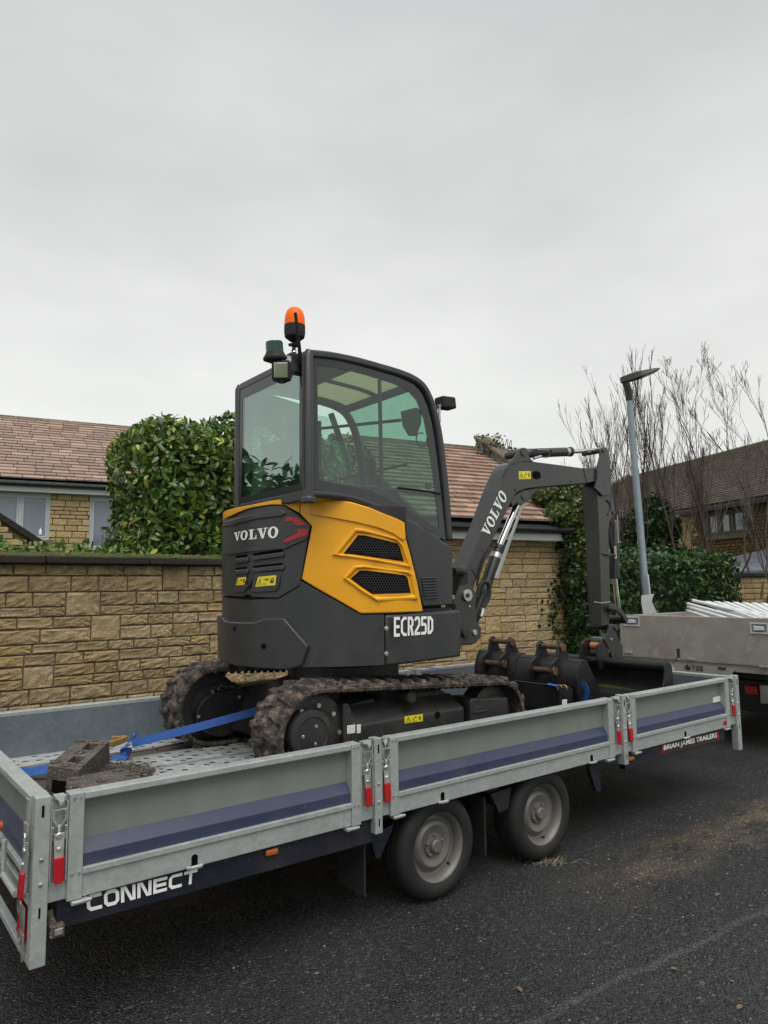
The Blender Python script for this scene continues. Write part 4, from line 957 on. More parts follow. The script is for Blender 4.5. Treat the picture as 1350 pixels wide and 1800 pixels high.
# ------------------------------------------------------------------ the trailer
TR = thing('trailer', 'galvanised dropside plant trailer with blue stripes carrying the yellow excavator', 'trailer', (0, 0, 0))
ZT, ZR, WI = 0.871, 0.503, 2.113
def frame_map(kind):
    """maps local (along, out, z) to world; out > 0 points away from the load"""
    if kind == 'near': return lambda a, o, z: (a, -o, z)
    if kind == 'far': return lambda a, o, z: (a, WI+.06+o, z)
    if kind == 'rear': return lambda a, o, z: (-o+.0, a, z)
    if kind == 'front': return lambda a, o, z: (5.09+o, a, z)
def lbox(mb, f, a0, a1, o0, o1, z0, z1):
    P = [f(a, o, z) for z in (z0, z1) for o in (o0, o1) for a in (a0, a1)]
    mb.add(P, [(0,1,3,2),(4,6,7,5),(0,4,5,1),(2,3,7,6),(0,2,6,4),(1,5,7,3)])
def lprism(mb, f, a0, a1, prof):
    V = [f(a0, o, z) for o, z in prof]+[f(a1, o, z) for o, z in prof]; n = len(prof)
    mb.add(V, [list(range(n)), list(range(2*n-1, n-1, -1))]+[[(i+1) % n, i, i+n, (i+1) % n+n] for i in range(n)])
def board(name, kind, a0, a1, label, zr=ZR, first=True):
    f = frame_map(kind); mb = MB()
    lbox(mb, f, a0+.002, a1-.002, -.060, -.050, zr+.02, ZT-.004)
    b = mb.build(name, MT['galvanised_inner'], TR, origin=f((a0+a1)/2, -.05, zr)); b['label'] = label
    fw = .052
    def sub(nm, mat, mbx, bev=.003): 
        o = mbx.mesh(nm, ORG[b]); return link(nm, o, MT[mat], b, ORG[b], bev)
    mb = MB(); lbox(mb, f, a0+fw, a1-fw, -.0495, -.046, .606, ZT-.028); sub('infill_sheet', 'trailer_grey', mb, 0)
    mb = MB(); lprism(mb, f, a0+fw+.001, a1-fw-.001, [(-.045, .696), (-.012, .650), (-.012, .6065), (-.045, .6065)]); sub('stripe_ledge', 'trailer_blue', mb, .0015)
    mb = MB(); lbox(mb, f, a0+fw, a1-fw, -.062, 0.0, ZT-.028, ZT); sub('top_rail', 'galvanised', mb, .005)
    mb = MB(); lbox(mb, f, a0+fw, a1-fw, -.049, .003, .583, .606); lbox(mb, f, a0+fw, a1-fw, -.049, -.006, zr, .5825); sub('bottom_rail', 'galvanised', mb)
    for c0, c1 in ((a0, a0+fw), (a1-fw, a1)):
        mb = MB(); lbox(mb, f, c0, c1, -.062, 0.002, zr-.002, ZT+.001); u = sub('upright', 'galvanised', mb)
    mb = MB()
    for cc in (a0+fw*.3, a0+fw*.75, a1-fw*.75, a1-fw*.3):
        for zz in (ZT-.016, .592): p = Vector(f(cc, .002, zz)); q = Vector(f(cc, .006, zz)); mb.cyl(p, q, .005, 8)
    sub('rivets', 'zinc', mb, 0)
    # hinges under the board
    for cc in (a0+.05, a1-.05):
        mb = MB(); lbox(mb, f, cc-.035, cc+.025, -.03, .010, zr-.018, zr-.004); mb.cyl(f(cc-.03, .006, zr-.010), f(cc+.035, .006, zr-.010), .007, 8); sub('hinge', 'galvanised', mb)
    if kind == 'near':   # rope hook half way along the lower rail
        cc = {0: .597, 1: 1.915+.02, 2: 4.29}[int(a0 > 1)+int(a0 > 3)]
        for c_ in ([cc] if a0 < 1 or a0 > 3 else [cc, 3.19]):
            mb = MB(); mb.cyl(f(c_, -.0055, zr+.036), f(c_, -.0045, zr+.036), .014, 14); lbox(mb, f, c_-.013, c_+.013, -.0055, -.0045, zr+.004, zr+.036); sub('rope_slot', 'mesh_black', mb, 0)
            mb = MB(); mb.tube([f(c_-.03, -.002, zr+.004), f(c_-.02, .012, zr+.006), f(c_+.02, .012, zr+.006), f(c_+.03, -.002, zr+.004)], .008, 6); sub('rope_hook', 'galvanised', mb, 0)
    return b
NB = [(.116, 1.414), (1.590, 3.427), (3.628, 4.937)]
board('side_board', 'near', *NB[0], 'rear side board nearest the camera'); board('side_board', 'near', *NB[1], 'middle side board above the wheels'); board('side_board', 'near', *NB[2], 'front side board carrying a small white sticker')
for (a0, a1), l in zip(NB, ('far rear side board', 'far middle side board', 'far front side board')): board('side_board', 'far', a0-.06, a1+.08, l)
board('tailgate', 'rear', .07, WI-.01, 'rear tailgate with small white lettering', .545)
board('front_board', 'front', .07, WI-.01, 'front board facing the truck')
def post(x0, x1, z0, near=True, y0=None):
    mb = MB(); y = -.008 if near else WI+.02
    mb.box(x0, x1, y, y+.055, z0+.0, ZT+.010)
    o = mb.build('post', MT['galvanised'], TR, bevel=.004)
    mb = MB(); xm = (x0+x1)/2; yy = y-.0015 if near else y+.0565
    mb.box(xm-.004, xm+.004, yy, yy+.0015, ZT-.06, ZT-.02); mb.box(xm-.003, xm+.003, yy, yy+.0015, ZR-.03, ZR+.005)
    mb.build('slot', MT['mesh_black'], TR).parent = o
    o.children[0].location = (0, 0, 0)
    mb = MB()
    for zz in (.585, .668): mb.lathe((xm, y, zz), (0, -1, 0), [(.008, 0), (.007, .004), (.003, .006)], 10)
    q = mb.build('bolt', MT['zinc'], TR, smooth=40); q.parent = o
    return o
for x0, x1, z0 in ((0, .052, .31), (1.492, 1.536, .438), (3.520, 3.564, .438), (5.035, 5.090, .31)):
    post(x0, x1, z0); post(x0, x1, z0, False)
# channel plates behind the latches
for k, (x0, x1) in enumerate(((.054, .114), (1.416, 1.490), (1.538, 1.588), (3.429, 3.518), (3.566, 3.626), (4.939, 5.033))):
    mb = MB(); mb.box(x0, x1, .022, .030, .575, ZT-.004); mb.box(x0, x0+.006, -.0, .022, .575, ZT-.02); mb.box(x1-.006, x1, -.0, .022, .575, ZT-.02)
    mb.prism([(x0+.01, .0, ZT+.004), (x1-.012, .0, ZT+.004), (x1-.018, -.006, ZT-.02), (x1-.03, -.008, ZT-.035), (x1-.04, -.006, ZT-.012), (x0+.012, 0, ZT-.010)], (0, .03, 0))
    mb.build('latch_channel', MT['galvanised'], TR, bevel=.002)
mb = MB(); mb.box(.054, 5.033, .012, .058, .508, .573); mb.box(.054, 5.033, WI+.003, WI+.05, .508, .573); mb.build('edge_rail', MT['galvanised'], TR, bevel=.003)
# over-centre latch with a red grip, built once then copied
def latch():
    mb = MB(); s = .017
    for q in stroke([(-s, .062), (s, .062), (s, .03), (.006, .012), (-.006, .012), (-s, .03)], .007, True):
        mb.prism([(p.x, -.008, p.y) for p in q], (0, -.006, 0))
    for k in range(5): mb.lathe((0, -.011, .012-k*.005), (0, 0, -1), [(.006, 0), (.007, .0015), (.006, .003)], 8)
    for sx in (-1, 1): mb.tube([(sx*.018, -.006, -.035), (sx*.018, -.010, .005), (sx*.018, -.013, .010)], .0035, 6)
    mb.prism([(-.015, -.006, -.012), (.015, -.006, -.012), (.013, -.012, -.09), (-.013, -.012, -.09)], (0, -.006, 0))
    mb.lathe((0, -.012, -.02), (0, -1, 0), [(.011, 0), (.011, .004), (.008, .007)], 14); mb.lathe((0, -.015, -.062), (0, -1, 0), [(.008, 0), (.005, .006)], 10)
    o = mb.build('latch', MT['zinc'], TR, origin=(0, 0, 0), bevel=.0012)
    mb = MB(); mb.prism([(-.0155, -.010, -.085), (.0155, -.010, -.085), (.015, -.014, -.160), (.011, -.014, -.168), (-.011, -.014, -.168), (-.015, -.014, -.160)], (0, -.014, 0))
    g = mb.build('grip', MT['red_grip'], o, origin=(0, 0, 0), bevel=.005, seg=3); return o
L0 = latch(); L0.location = (.084, .012, .757); L0.scale = (1.2, 1.1, 1.08)
for x in (1.452, 1.566, 3.472, 3.600, 4.985): copyof(L0, TR, (x, .012, .757))
for x in (.084, 1.452, 1.566, 3.472, 3.600, 4.985): copyof(L0, TR, (x, WI+.048, .757), rot=(0, 0, math.pi))
for y in (.035, WI+.02): copyof(L0, TR, (-.006, y, .72), rot=(0, 0, -math.pi/2))
for y in (.035, WI+.02): copyof(L0, TR, (5.096, y, .757), rot=(0, 0, math.pi/2))
# deck
mb = MB(); mb.box(.005, 5.03, .060, WI-.001, .555, .573); mb.build('deck', MT['mat_brown'], TR)
# chassis
mb = MB()
def tp(x0, x1, zb0, zb1, y): mb.prism([(x0, y, .505), (x1, y, .505), (x1, y, zb1), (x0, y, zb0)], (0, .05, 0))
tp(.09, 1.55, .402, .392, .030); tp(3.58, 4.90, .392, .405, .030)
for y in (.42, 1.66): mb.prism([(.1, y, .555), (5.0, y, .555), (5.0, y, .42), (3.4, y, .36), (1.4, y, .36), (.1, y, .42)], (0, .07, 0))
tp(.09, 1.55, .402, .392, 2.08); tp(3.58, 4.90, .392, .405, 2.08)
for x in (.12, .9, 1.5, 2.3, 3.1, 3.7, 4.5): mb.box(x, x+.05, .08, 2.08, .47, .554)
mb.build('chassis', MT['chassis_blue'], TR, bevel=.004)
mb = MB()
for g in (((650, 1470), (694, 1448), (668, 1510), (661, 1508)), ((863, 1396), (899, 1384), (893, 1422), (878, 1429)), ((1035, 1347), (1055, 1341), (1057, 1390), (1049, 1392))):
    mb.prism([onY(u, v, .075) for u, v in g], (0, .03, 0))
mb.build('gusset', MT['chassis_blue'], TR, bevel=.002)
for x in (1.49, 2.315): mb = MB(); mb.box(x, x+.012, .085, .31, .13, .44); mb.build('mud_flap', MT['black_rubber'], TR, bevel=.003)
mb = MB()
for x in (1.94, 2.767): mb.cyl((x, .2, .262), (x, 1.95, .262), .032, 12); mb.prism([(x, .3, .24), (x+.02, .3, .29), (x+.24, .3, .40), (x+.24, .3, .35)], (0, .05, 0)); mb.prism([(x, 1.8, .24), (x+.02, 1.8, .29), (x+.24, 1.8, .40), (x+.24, 1.8, .35)], (0, .05, 0))
mb.build('axle', MT['black_paint'], TR)
# wheels
def wheel():
    t = MB(); n = 56
    t.lathe((0, 0, 0), (0, 1, 0), [(.172, .004), (.180, -.002), (.205, -.008), (.232, -.004), (.250, .010), (.260, .028), (.2625, .045), (.2625, .062), (.256, .064), (.256, .068), (.2625, .070), (.2625, .092), (.256, .094), (.256, .098), (.2625, .100), (.2625, .125), (.260, .15), (.248, .170), (.20, .178), (.172, .17)], n, (0, 0))
    w = t.build('wheel', MT['tyre_rubber'], TR, origin=(0, 0, 0), smooth=35)
    r = MB(); r.lathe((0, 0, 0), (0, 1, 0), [(.176, .000), (.178, .006), (.168, .012), (.160, .022), (.153, .045), (.150, .062), (.142, .066), (.128, .062), (.118, .044), (.104, .036), (.088, .040), (.070, .050), (.060, .052), (.058, .040), (.036, .038), (.034, .020), (.028, .014), (.001, .014)], 48, (0, 1))
    rim = r.build('rim', MT['wheel_rim'], w, origin=(0, 0, 0), smooth=35)
    for k in range(5):
        a = k*2*math.pi/5+.3; p = Vector((math.cos(a)*.052, .047, math.sin(a)*.052)); b = MB(); b.lathe(p, (0, -1, 0), [(.0095, 0), (.0095, .014), (.006, .018)], 6); b.build('wheel_bolt', MT['wheel_rim'], w, origin=(0, 0, 0), smooth=30)
    b = MB(); b.tube([(.10, .055, -.115), (.096, .030, -.110)], .005, 6); b.build('valve', MT['black_rubber'], w, origin=(0, 0, 0))
    return w
W0 = wheel(); W0.location = (1.955, .058, .262)
c = copyof(W0, TR, (2.785, .058, .262), rot=(0, .5, 0))
for x in (1.94, 2.767): copyof(W0, TR, (x, 2.115, .262), rot=(0, 0, math.pi))
# lettering on the chassis and plates
lettering('lettering', 'CONNECT', quadmap(onY(153, 1603, .028), onY(345, 1551, .028), onY(347, 1527, .028), onY(151, 1574, .028), (0, -1, 0)), 'white_print', TR, 'sans', w=.98, th=.22, gap=.12)
A, B, C_, D_ = onY(1163, 1325, .028), onY(1263, 1301, .028), onY(1262, 1284, .028), onY(1163, 1308, .028)
mb = MB(); f = quadmap(A, B, C_, D_, (0, -1, 0)); mb.add([f(*p, .0008) for p in ((0,0),(1,0),(1,1),(0,1))], [(0,1,2,3)]); mb.build('name_plate', MT['dark_print'], TR)
mb = MB(); 
for q in stroke([(0.005, .03), (.995, .03), (.995, .97), (.005, .97)], .02, True): mb.add([f(p.x, p.y, .0015) for p in q], [(0,1,2,3)])
mb.build('plate_border', MT['red_grip'], TR)
fonttext('lettering', 'BRIAN JAMES TRAILERS', lambda x, y, d: f(.03+x*.94, .18+y*.66, d), 'white_print', TR, .022)
sticker('sticker', TR, onY(1253, 1241, .0448), onY(1269, 1237, .0448), onY(1269, 1222, .0448), onY(1253, 1226, .0448), (0, -1, 0), 'white_print', True, seed=4)
sticker('sticker', TR, onY(1272, 1275, .004), onY(1280, 1273, .004), onY(1280, 1266, .004), onY(1272, 1268, .004), (0, -1, 0), 'red_reflector', False)
fz = lambda x, y, d: Vector((-.0+.0105-d, .93-x*.42, .625+y*.045))
lettering('lettering', 'CONNECT', lambda x, y, d: onX(16+x*19, 1502+x*21-y*13, .0115)+Vector((-d, 0, 0)), 'white_print', TR, 'sans', w=.98, th=.235, gap=.10)
# marker lamps
for u, v in ((476, 1497), (1108, 1333)):
    p = onY(u, v, .028); mb = MB(); mb.obox(p-Vector((0, .008, 0)), (.030, 0, 0), (0, .008, 0), (0, 0, .013)); mb.build('marker_lamp', MT['orange_marker'], TR, bevel=.008, seg=3)
p = onY(101, 1638, .0)
mb = MB(); mb.obox(p+Vector((0, .03, 0)), (.024, 0, 0), (0, .03, 0), (0, 0, .020)); mb.tube([(p.x-.012, .03, p.z+.02), (p.x-.018, .03, p.z+.05), (p.x-.02, .04, .47)], [.016, .010, .014], 10); mb.build('outline_lamp', MT['dirty_block'], TR, bevel=.005)
mb = MB(); mb.obox(p+Vector((.004, -.002, 0)), (.014, 0, 0), (0, .003, 0), (0, 0, .011)); mb.build('lens', MT['zinc'], TR, bevel=.002)
# rear frame: lower rail, lamp panel, ramp brackets, reflectors
mb = MB(); mb.box(-.0, .03, .055, WI, .31, .335); mb.box(0.0, .03, .055, WI, .50, .54); mb.build('rear_frame', MT['galvanised'], TR, bevel=.003)
mb = MB(); mb.box(.075, .09, .10, WI-.05, .34, .50); mb.build('lamp_panel', MT['chassis_blue'], TR)
for y0, y1 in ((.13, .21), (1.90, 1.98)):
    mb = MB(); mb.prism([(.005, y0, .35), (.005, y1+.04, .35), (.005, (y0+y1)/2+.02, .485)], (.02, 0, 0)); mb.build('rear_reflector', MT['red_reflector'], TR, bevel=.004)
for y, z in ((.135, .475), (.10, .385)):
    mb = MB(); 
    for q in ring(0, 0, .028, .028, .015, .015, 18): mb.prism([(-.012, y+a.x, z+a.y) for a in q], (.006, 0, 0))
    mb.prism([(-.012, y-.025, z+.018), (-.012, y-.03, z-.05), (-.012, .06, z-.07), (-.012, .055, z+.02)], (.006, 0, 0)); mb.build('ramp_bracket', MT['zinc'], TR)
mb = MB(); mb.tube([(-.03, .10, .535), (-.03, .33, .535)], .012, 8); mb.tube([(-.03, .33, .535), (-.03, .33, .66)], .010, 8); mb.build('locking_bar', MT['galvanised'], TR)
mb = MB(); mb.lathe((-.005, .52, .66), (-1, 0, 0), [(.02, 0), (.02, .012), (.012, .016)], 16); mb.build('marker_lamp', MT['orange_marker'], TR, smooth=40)
# drawbar and jockey wheel
mb = MB(); mb.prism([(4.9, .55, .46), (4.9, .65, .46), (6.15, 1.08, .46), (6.15, 1.02, .46)], (0, 0, -.08)); mb.prism([(4.9, 1.55, .46), (4.9, 1.45, .46), (6.15, 1.04, .46), (6.15, 1.10, .46)], (0, 0, -.08)); mb.box(6.1, 6.35, 1.02, 1.10, .40, .47); mb.build('drawbar', MT['galvanised'], TR, bevel=.006)
j = onX(1179, 1180, 5.55); mb = MB(); mb.cyl((j.x, j.y, .45), (j.x, j.y, j.z), .030, 14); mb.lathe((j.x, j.y, j.z), (0, 0, 1), [(.036, 0), (.036, .03), (.028, .034), (.028, .05)], 14); mb.build('jockey_wheel', MT['galvanised'], TR, smooth=40)
pp = [onX(1180, 1170, 5.55), onX(1183, 1165, 5.53), onX(1190, 1156, 5.50), onX(1194, 1155, 5.48)]; mb = MB(); mb.tube(pp, .007, 6); mb.build('crank', MT['zinc'], TR)
mb = MB(); mb.tube([onX(1193, 1156, 5.48), onX(1192, 1140, 5.48)], .014, 8); mb.build('crank_grip', MT['black_rubber'], TR)

# ------------------------------------------------------------------ the tow truck
TX = 6.45
tk = thing('flatbed_truck', 'grey aluminium dropside flatbed truck coupled in front of the trailer, cut by the right edge', 'truck', (TX, 1.0, 0))
tl, trr = onX(1088, 1077, TX), onX(1088, 1143, TX); yl = tl.y; yr = yl-2.16; zt_, zb_ = onX(1200, 1083, TX).z, onX(1200, 1158, TX).z
mb = MB(); mb.box(TX, TX+.03, yr, yl, zb_, zt_); tg = mb.build('tailgate', MT['truck_panel'], tk, bevel=.006)
mb = MB(); mb.box(TX-.006, TX+.04, yr, yl, zb_-.016, zb_-.004); mb.build('tailgate_lip', MT['zinc'], tk)
for (u0, u1, v0, v1) in ((1096, 1125, 1083, 1101), (1318, 1352, 1094, 1115)):
    a, b = onX(u0, v0, TX), onX(u1, v1, TX); yc, zc, hw, hh = (a.y+b.y)/2, (a.z+b.z)/2, abs(a.y-b.y)/2, abs(a.z-b.z)/2
    mb = MB()
    for q in stroke([(-hw+.008, hh-.008), (hw-.008, hh-.008), (hw-.008, -hh+.008), (-hw+.008, -hh+.008)], .014, True): mb.prism([(TX-.004, yc+p.x, zc+p.y) for p in q], (-.006, 0, 0))
    h = mb.build('handle_recess', MT['fascia_white'], tk, bevel=.002)
    mb = MB(); mb.box(TX-.003, TX-.001, yc-hw+.012, yc+hw-.012, zc-hh+.012, zc+hh-.012); mb.build('recess_back', MT['lead_grey'], h)
    mb = MB(); mb.prism([(TX-.006, yc-hw*.55, zc+hh*.3), (TX-.006, yc-hw*.55, zc-hh*.35), (TX-.006, yc+hw*.55, zc-hh*.42), (TX-.006, yc+hw*.55, zc+hh*.42)], (-.012, 0, 0)); mb.build('handle', MT['white_pvc'], h, bevel=.004)
z2 = onX(1200, 1172, TX).z
mb = MB(); mb.box(TX+.01, TX+.07, yr, yl, z2-.01, zb_-.02); mb.build('bed_beam', MT['truck_panel'], tk, bevel=.004)
for u, v in ((1106, 1147), (1214, 1159), (1343, 1172)):
    p = onX(u, v, TX); mb = MB(); mb.obox(p, (.02, 0, 0), (0, .035, 0), (0, 0, .010)); mb.cyl(p+Vector((-.01, -.04, 0)), p+Vector((-.01, .04, 0)), .009, 8); mb.build('hinge', MT['zinc'], tk, bevel=.002)
pl = [onX(u, v, TX-.01) for u, v in ((1152, 1164), (1292, 1178), (1283, 1188), (1186, 1180))]; mb = MB(); mb.prism(pl, (.02, 0, 0)); mb.build('under_panel', MT['truck_panel'], tk)
g = quadmap(onX(1216, 1177.5, TX-.012), onX(1236, 1180, TX-.012), onX(1236, 1171.5, TX-.012), onX(1216, 1169.5, TX-.012), (-1, 0, 0))
lettering('lettering', 'TGS', g, 'dark_print', tk, 'sans', w=.95, th=.22, gap=.2)
g2 = quadmap(onX(1203, 1178, TX-.012), onX(1214, 1179, TX-.012), onX(1214, 1168, TX-.012), onX(1203, 1167, TX-.012), (-1, 0, 0)); mb = MB()
for q in ring(.6, .5, .4, .5, .06, .1, 20)[5:]+ring(.6, .5, .4, .5, .06, .1, 20)[:2]: mb.add([g2(p.x, p.y, .002) for p in q], [(0,1,2,3)])
for k in range(3): 
    for q in rect(.0, .25+k*.22, .35, .33+k*.22): mb.add([g2(p.x, p.y, .0025) for p in q], [(0,1,2,3)])
mb.build('emblem', MT['dark_print'], tk)
p = onX(1269, 1175, TX-.014); mb = MB(); mb.obox(p, (.004, 0, 0), (0, .04, 0), (0, 0, .012)); mb.build('badge', MT['dark_print'], tk, bevel=.004)
mb = MB(); mb.box(TX+.04, TX+4.2, yr+.01, yl-.01, z2+.0, zb_-.03); mb.build('bed', MT['truck_panel'], tk)
for y in (yl-.03, yr): mb = MB(); mb.box(TX+.035, TX+4.2, y, y+.03, zb_-.01, zt_-.01); mb.build('side_board', MT['truck_panel'], tk, bevel=.005)
mb = MB(); mb.box(TX+.4, TX+4.1, yl-.75, yl-.65, .45, z2-.01); mb.box(TX+.4, TX+4.1, yr+.65, yr+.75, .45, z2-.01); mb.box(TX+.35, TX+.5, yr+.2, yl-.2, .42, .62); mb.build('chassis', MT['black_paint'], tk)
mb = MB(); a = onX(1175, 1165, TX); mb.tube([onX(1135, 1158, TX+.3), onX(1135, 1215, TX+.3)], .02, 8); mb.tube([onX(1135, 1215, TX+.3), onX(1135, 1215, TX+.3)+Vector((.5, 0, 0))], .02, 8); mb.build('bracket', MT['zinc'], tk)
def tyreat(x, y, par):
    mb = MB(); mb.lathe((x, y, .36), (0, 1, 0), [(.20, 0), (.30, -.01), (.35, .02), (.36, .05), (.36, .20), (.35, .23), (.28, .25), (.2, .24)], 36, (0, 0)); w = mb.build('wheel', MT['tyre_rubber'], par, smooth=35)
    mb = MB(); mb.lathe((x, y+.02, .36), (0, 1, 0), [(.20, 0), (.18, .03), (.10, .05), (.09, .02), (.01, .02)], 24, (0, 1)); mb.build('rim', MT['wheel_rim'], w, smooth=35)
for y in (yr+.10, yr+.38, yl-.35, yl-.63): tyreat(TX+1.15, y, tk)
for y in (yr+.12, yl-.37): tyreat(TX+4.9, y, tk)
mb = MB(); mb.prism([(TX+4.3, yr+.08, .45), (TX+4.3, yr+.08, 2.1), (TX+4.6, yr+.08, 2.15), (TX+5.4, yr+.08, 2.1), (TX+5.9, yr+.08, 1.35), (TX+6.1, yr+.08, 1.2), (TX+6.15, yr+.08, .45)], (0, 2.0, 0)); mb.build('cab', MT['fascia_white'], tk, bevel=.05)
for (u0, u1, v0, v1, mt) in ((1309, 1332, 1205, 1222, 'red_reflector'), (1335, 1352, 1204, 1238, 'zinc'), (1222, 1298, 1199, 1206, 'gutter_black')):
    a, b = onX(u0, v0, TX+.3), onX(u1, v1, TX+.3); mb = MB(); mb.box(TX+.30, TX+.34, b.y, a.y, b.z, a.z); mb.build('tail_lamp' if mt == 'red_reflector' else 'bracket', MT[mt], tk, bevel=.004)
mb = MB(); a = onX(1190, 1195, TX+.2); b = onX(1370, 1262, TX+.2); mb.box(TX+.36, TX+.42, b.y-.4, a.y, b.z, a.z); mb.build('underrun_guard', MT['black_paint'], tk)
mb = MB(); mb.cyl((TX-.25, 1.06, .49), (TX-.25, 1.06, .56), .025, 12); mb.tube([(TX-.25, 1.06, .50), (TX-.1, 1.06, .44), (TX+.4, 1.06, .46)], .025, 8); mb.build('tow_ball', MT['zinc'], tk)
# load on the truck: bundle of white poles and a ribbed white barrier panel
r_ = random.Random(8)
for k, (u0, v0, u1, v1) in enumerate(((1214, 1054.5, 1372, 1092), (1206, 1060.5, 1330, 1094), (1207, 1066, 1300, 1094), (1207, 1073, 1262, 1092), (1230, 1058, 1400, 1092))):
    a = CPOS+ray(u0, v0)*8.75; b = CPOS+ray(u1, v1)*7.75
    if b.x < TX+.06: b = onX(u1, v1, TX+.06)
    mb = MB(); mb.cyl(a, b, .019, 12); o = mb.build('pole', MT['white_pvc'], None, smooth=40, origin=a)
    tag(o, ['topmost white pole of the bundle on the truck', 'white pole second from the top in the bundle on the truck', 'white pole third from the top in the bundle on the truck', 'lowest and shortest white pole showing over the tailgate', 'white pole lying against the ribbed white panel on the truck'][k], 'pole', 'white poles on the truck bed')
    mb = MB(); d = (b-a).normalized(); mb.cyl(a-d*.004, a+d*.03, .0205, 12); e = mb.build('rusty_cap', MT['rust_pin'], o, origin=a, smooth=40)
pn = thing('barrier_panel', 'white ribbed barrier panel lying on the truck bed beside the poles', 'panel', tuple(CPOS+ray(1300, 1070)*8.4))
A_, B_, C2, D2_ = CPOS+ray(1236, 1058)*8.75, CPOS+ray(1352, 1062)*8.6, CPOS+ray(1395, 1090)*7.9, CPOS+ray(1330, 1090)*7.85
nn = (B_-A_).cross(D2_-A_).normalized(); 
if nn.z < 0: nn = -nn
q = quadmap(D2_, C2, B_, A_, nn); mb = MB(); mb.add([q(*p, 0) for p in ((0,0),(1,0),(1,1),(0,1))]+[q(*p, -.03) for p in ((0,0),(1,0),(1,1),(0,1))], [(0,1,2,3),(7,6,5,4),(0,4,5,1),(1,5,6,2),(2,6,7,3),(3,7,4,0)]); mb.build('sheet', MT['white_pvc'], pn)
for k in range(7):
    x0, x1 = k/7+.012, (k+.62)/7; mb = MB(); mb.add([q(*p, .018) for p in ((x0, .02), (x1, .02), (x1, .98), (x0, .98))]+[q(*p, -.001) for p in ((x0, .02), (x1, .02), (x1, .98), (x0, .98))], [(0,1,2,3),(0,4,5,1),(1,5,6,2),(2,6,7,3),(3,7,4,0)]); mb.build('rib', MT['white_pvc'], pn)
# ------------------------------------------------------------------ the excavator
EX = thing('mini_excavator', 'yellow and charcoal mini excavator standing on the trailer with its arm folded down', 'excavator', (2.05, 1.075, .573))
ZD = .573
# ---- tracks
def beltpath(n=26):
    (x0, z0, r0), (x1, z1, r1) = (1.395, .850, .250), (2.720, .812, .208); P = []
    d = math.hypot(x1-x0, z1-z0); th = math.atan2(z1-z0, x1-x0); be = math.acos((r0-r1)/d)
    ta = th+be; tb = th-be                                 # tangent angles (top, bottom)
    a = ta
    for i in range(n+1): t = tb+2*math.pi*0+(0); 
    A = np.linspace(ta, tb+2*math.pi, n+1)                 # round the rear sprocket
    P += [(x0+r0*math.cos(t), z0+r0*math.sin(t)) for t in A]
    B = np.linspace(tb, ta, n+1)                           # round the front idler
    P += [(x1+r1*math.cos(t), z1+r1*math.sin(t)) for t in B]
    return P
def resample(P, step, closed=True):
    Q = [Vector((p[0], 0, p[1])) for p in P]; 
    if closed: Q.append(Q[0].copy())
    L = [0]
    for a, b in zip(Q, Q[1:]): L.append(L[-1]+(b-a).length)
    n = max(3, int(round(L[-1]/step))); out = []; k = 0
    for i in range(n):
        s = L[-1]*i/n
        while L[k+1] < s: k += 1
        t = (s-L[k])/(L[k+1]-L[k]+1e-12); p = Q[k].lerp(Q[k+1], t); tg = (Q[k+1]-Q[k]).normalized(); out.append((p, tg))
    return out
BP = beltpath()
def lugmesh(seed, mirror=False):
    """one rubber lug: chunky bevelled block, local x along the belt, y across (0..0.15), z outwards"""
    r = random.Random(seed); bm = bmesh.new(); s = -1 if mirror else 1
    def lv(x, y, z): return bm.verts.new((x+r.uniform(-.003, .003), s*(y+r.uniform(-.003, .003)), z+r.uniform(-.003, .003)))
    lower = [(-.030, -.148), (.018, -.150), (.034, -.085), (.040, -.020), (.026, .012), (-.006, .012), (-.018, -.060), (-.034, -.110)]
    upper = [(-.018, -.140), (.006, -.140), (.020, -.082), (.025, -.022), (.016, .0), (.004, .0), (-.006, -.062), (-.020, -.106)]
    A = [lv(x, y, -.004) for x, y in lower]; B = [lv(x, y, .019 if k not in (3, 4, 5) else .017) for k, (x, y) in enumerate(upper)]; n = 8
    for i in range(n): bm.faces.new((A[i], A[(i+1) % n], B[(i+1) % n], B[i]))
    bm.faces.new(B); bm.faces.new(A[::-1]); bmesh.ops.recalc_face_normals(bm, faces=bm.faces)
    me = bpy.data.meshes.new('lug'); bm.to_mesh(me); bm.free(); me.materials.append(MT['track_rubber']); return me
LUG = [lugmesh(i) for i in range(4)], [lugmesh(9+i, True) for i in range(4)]
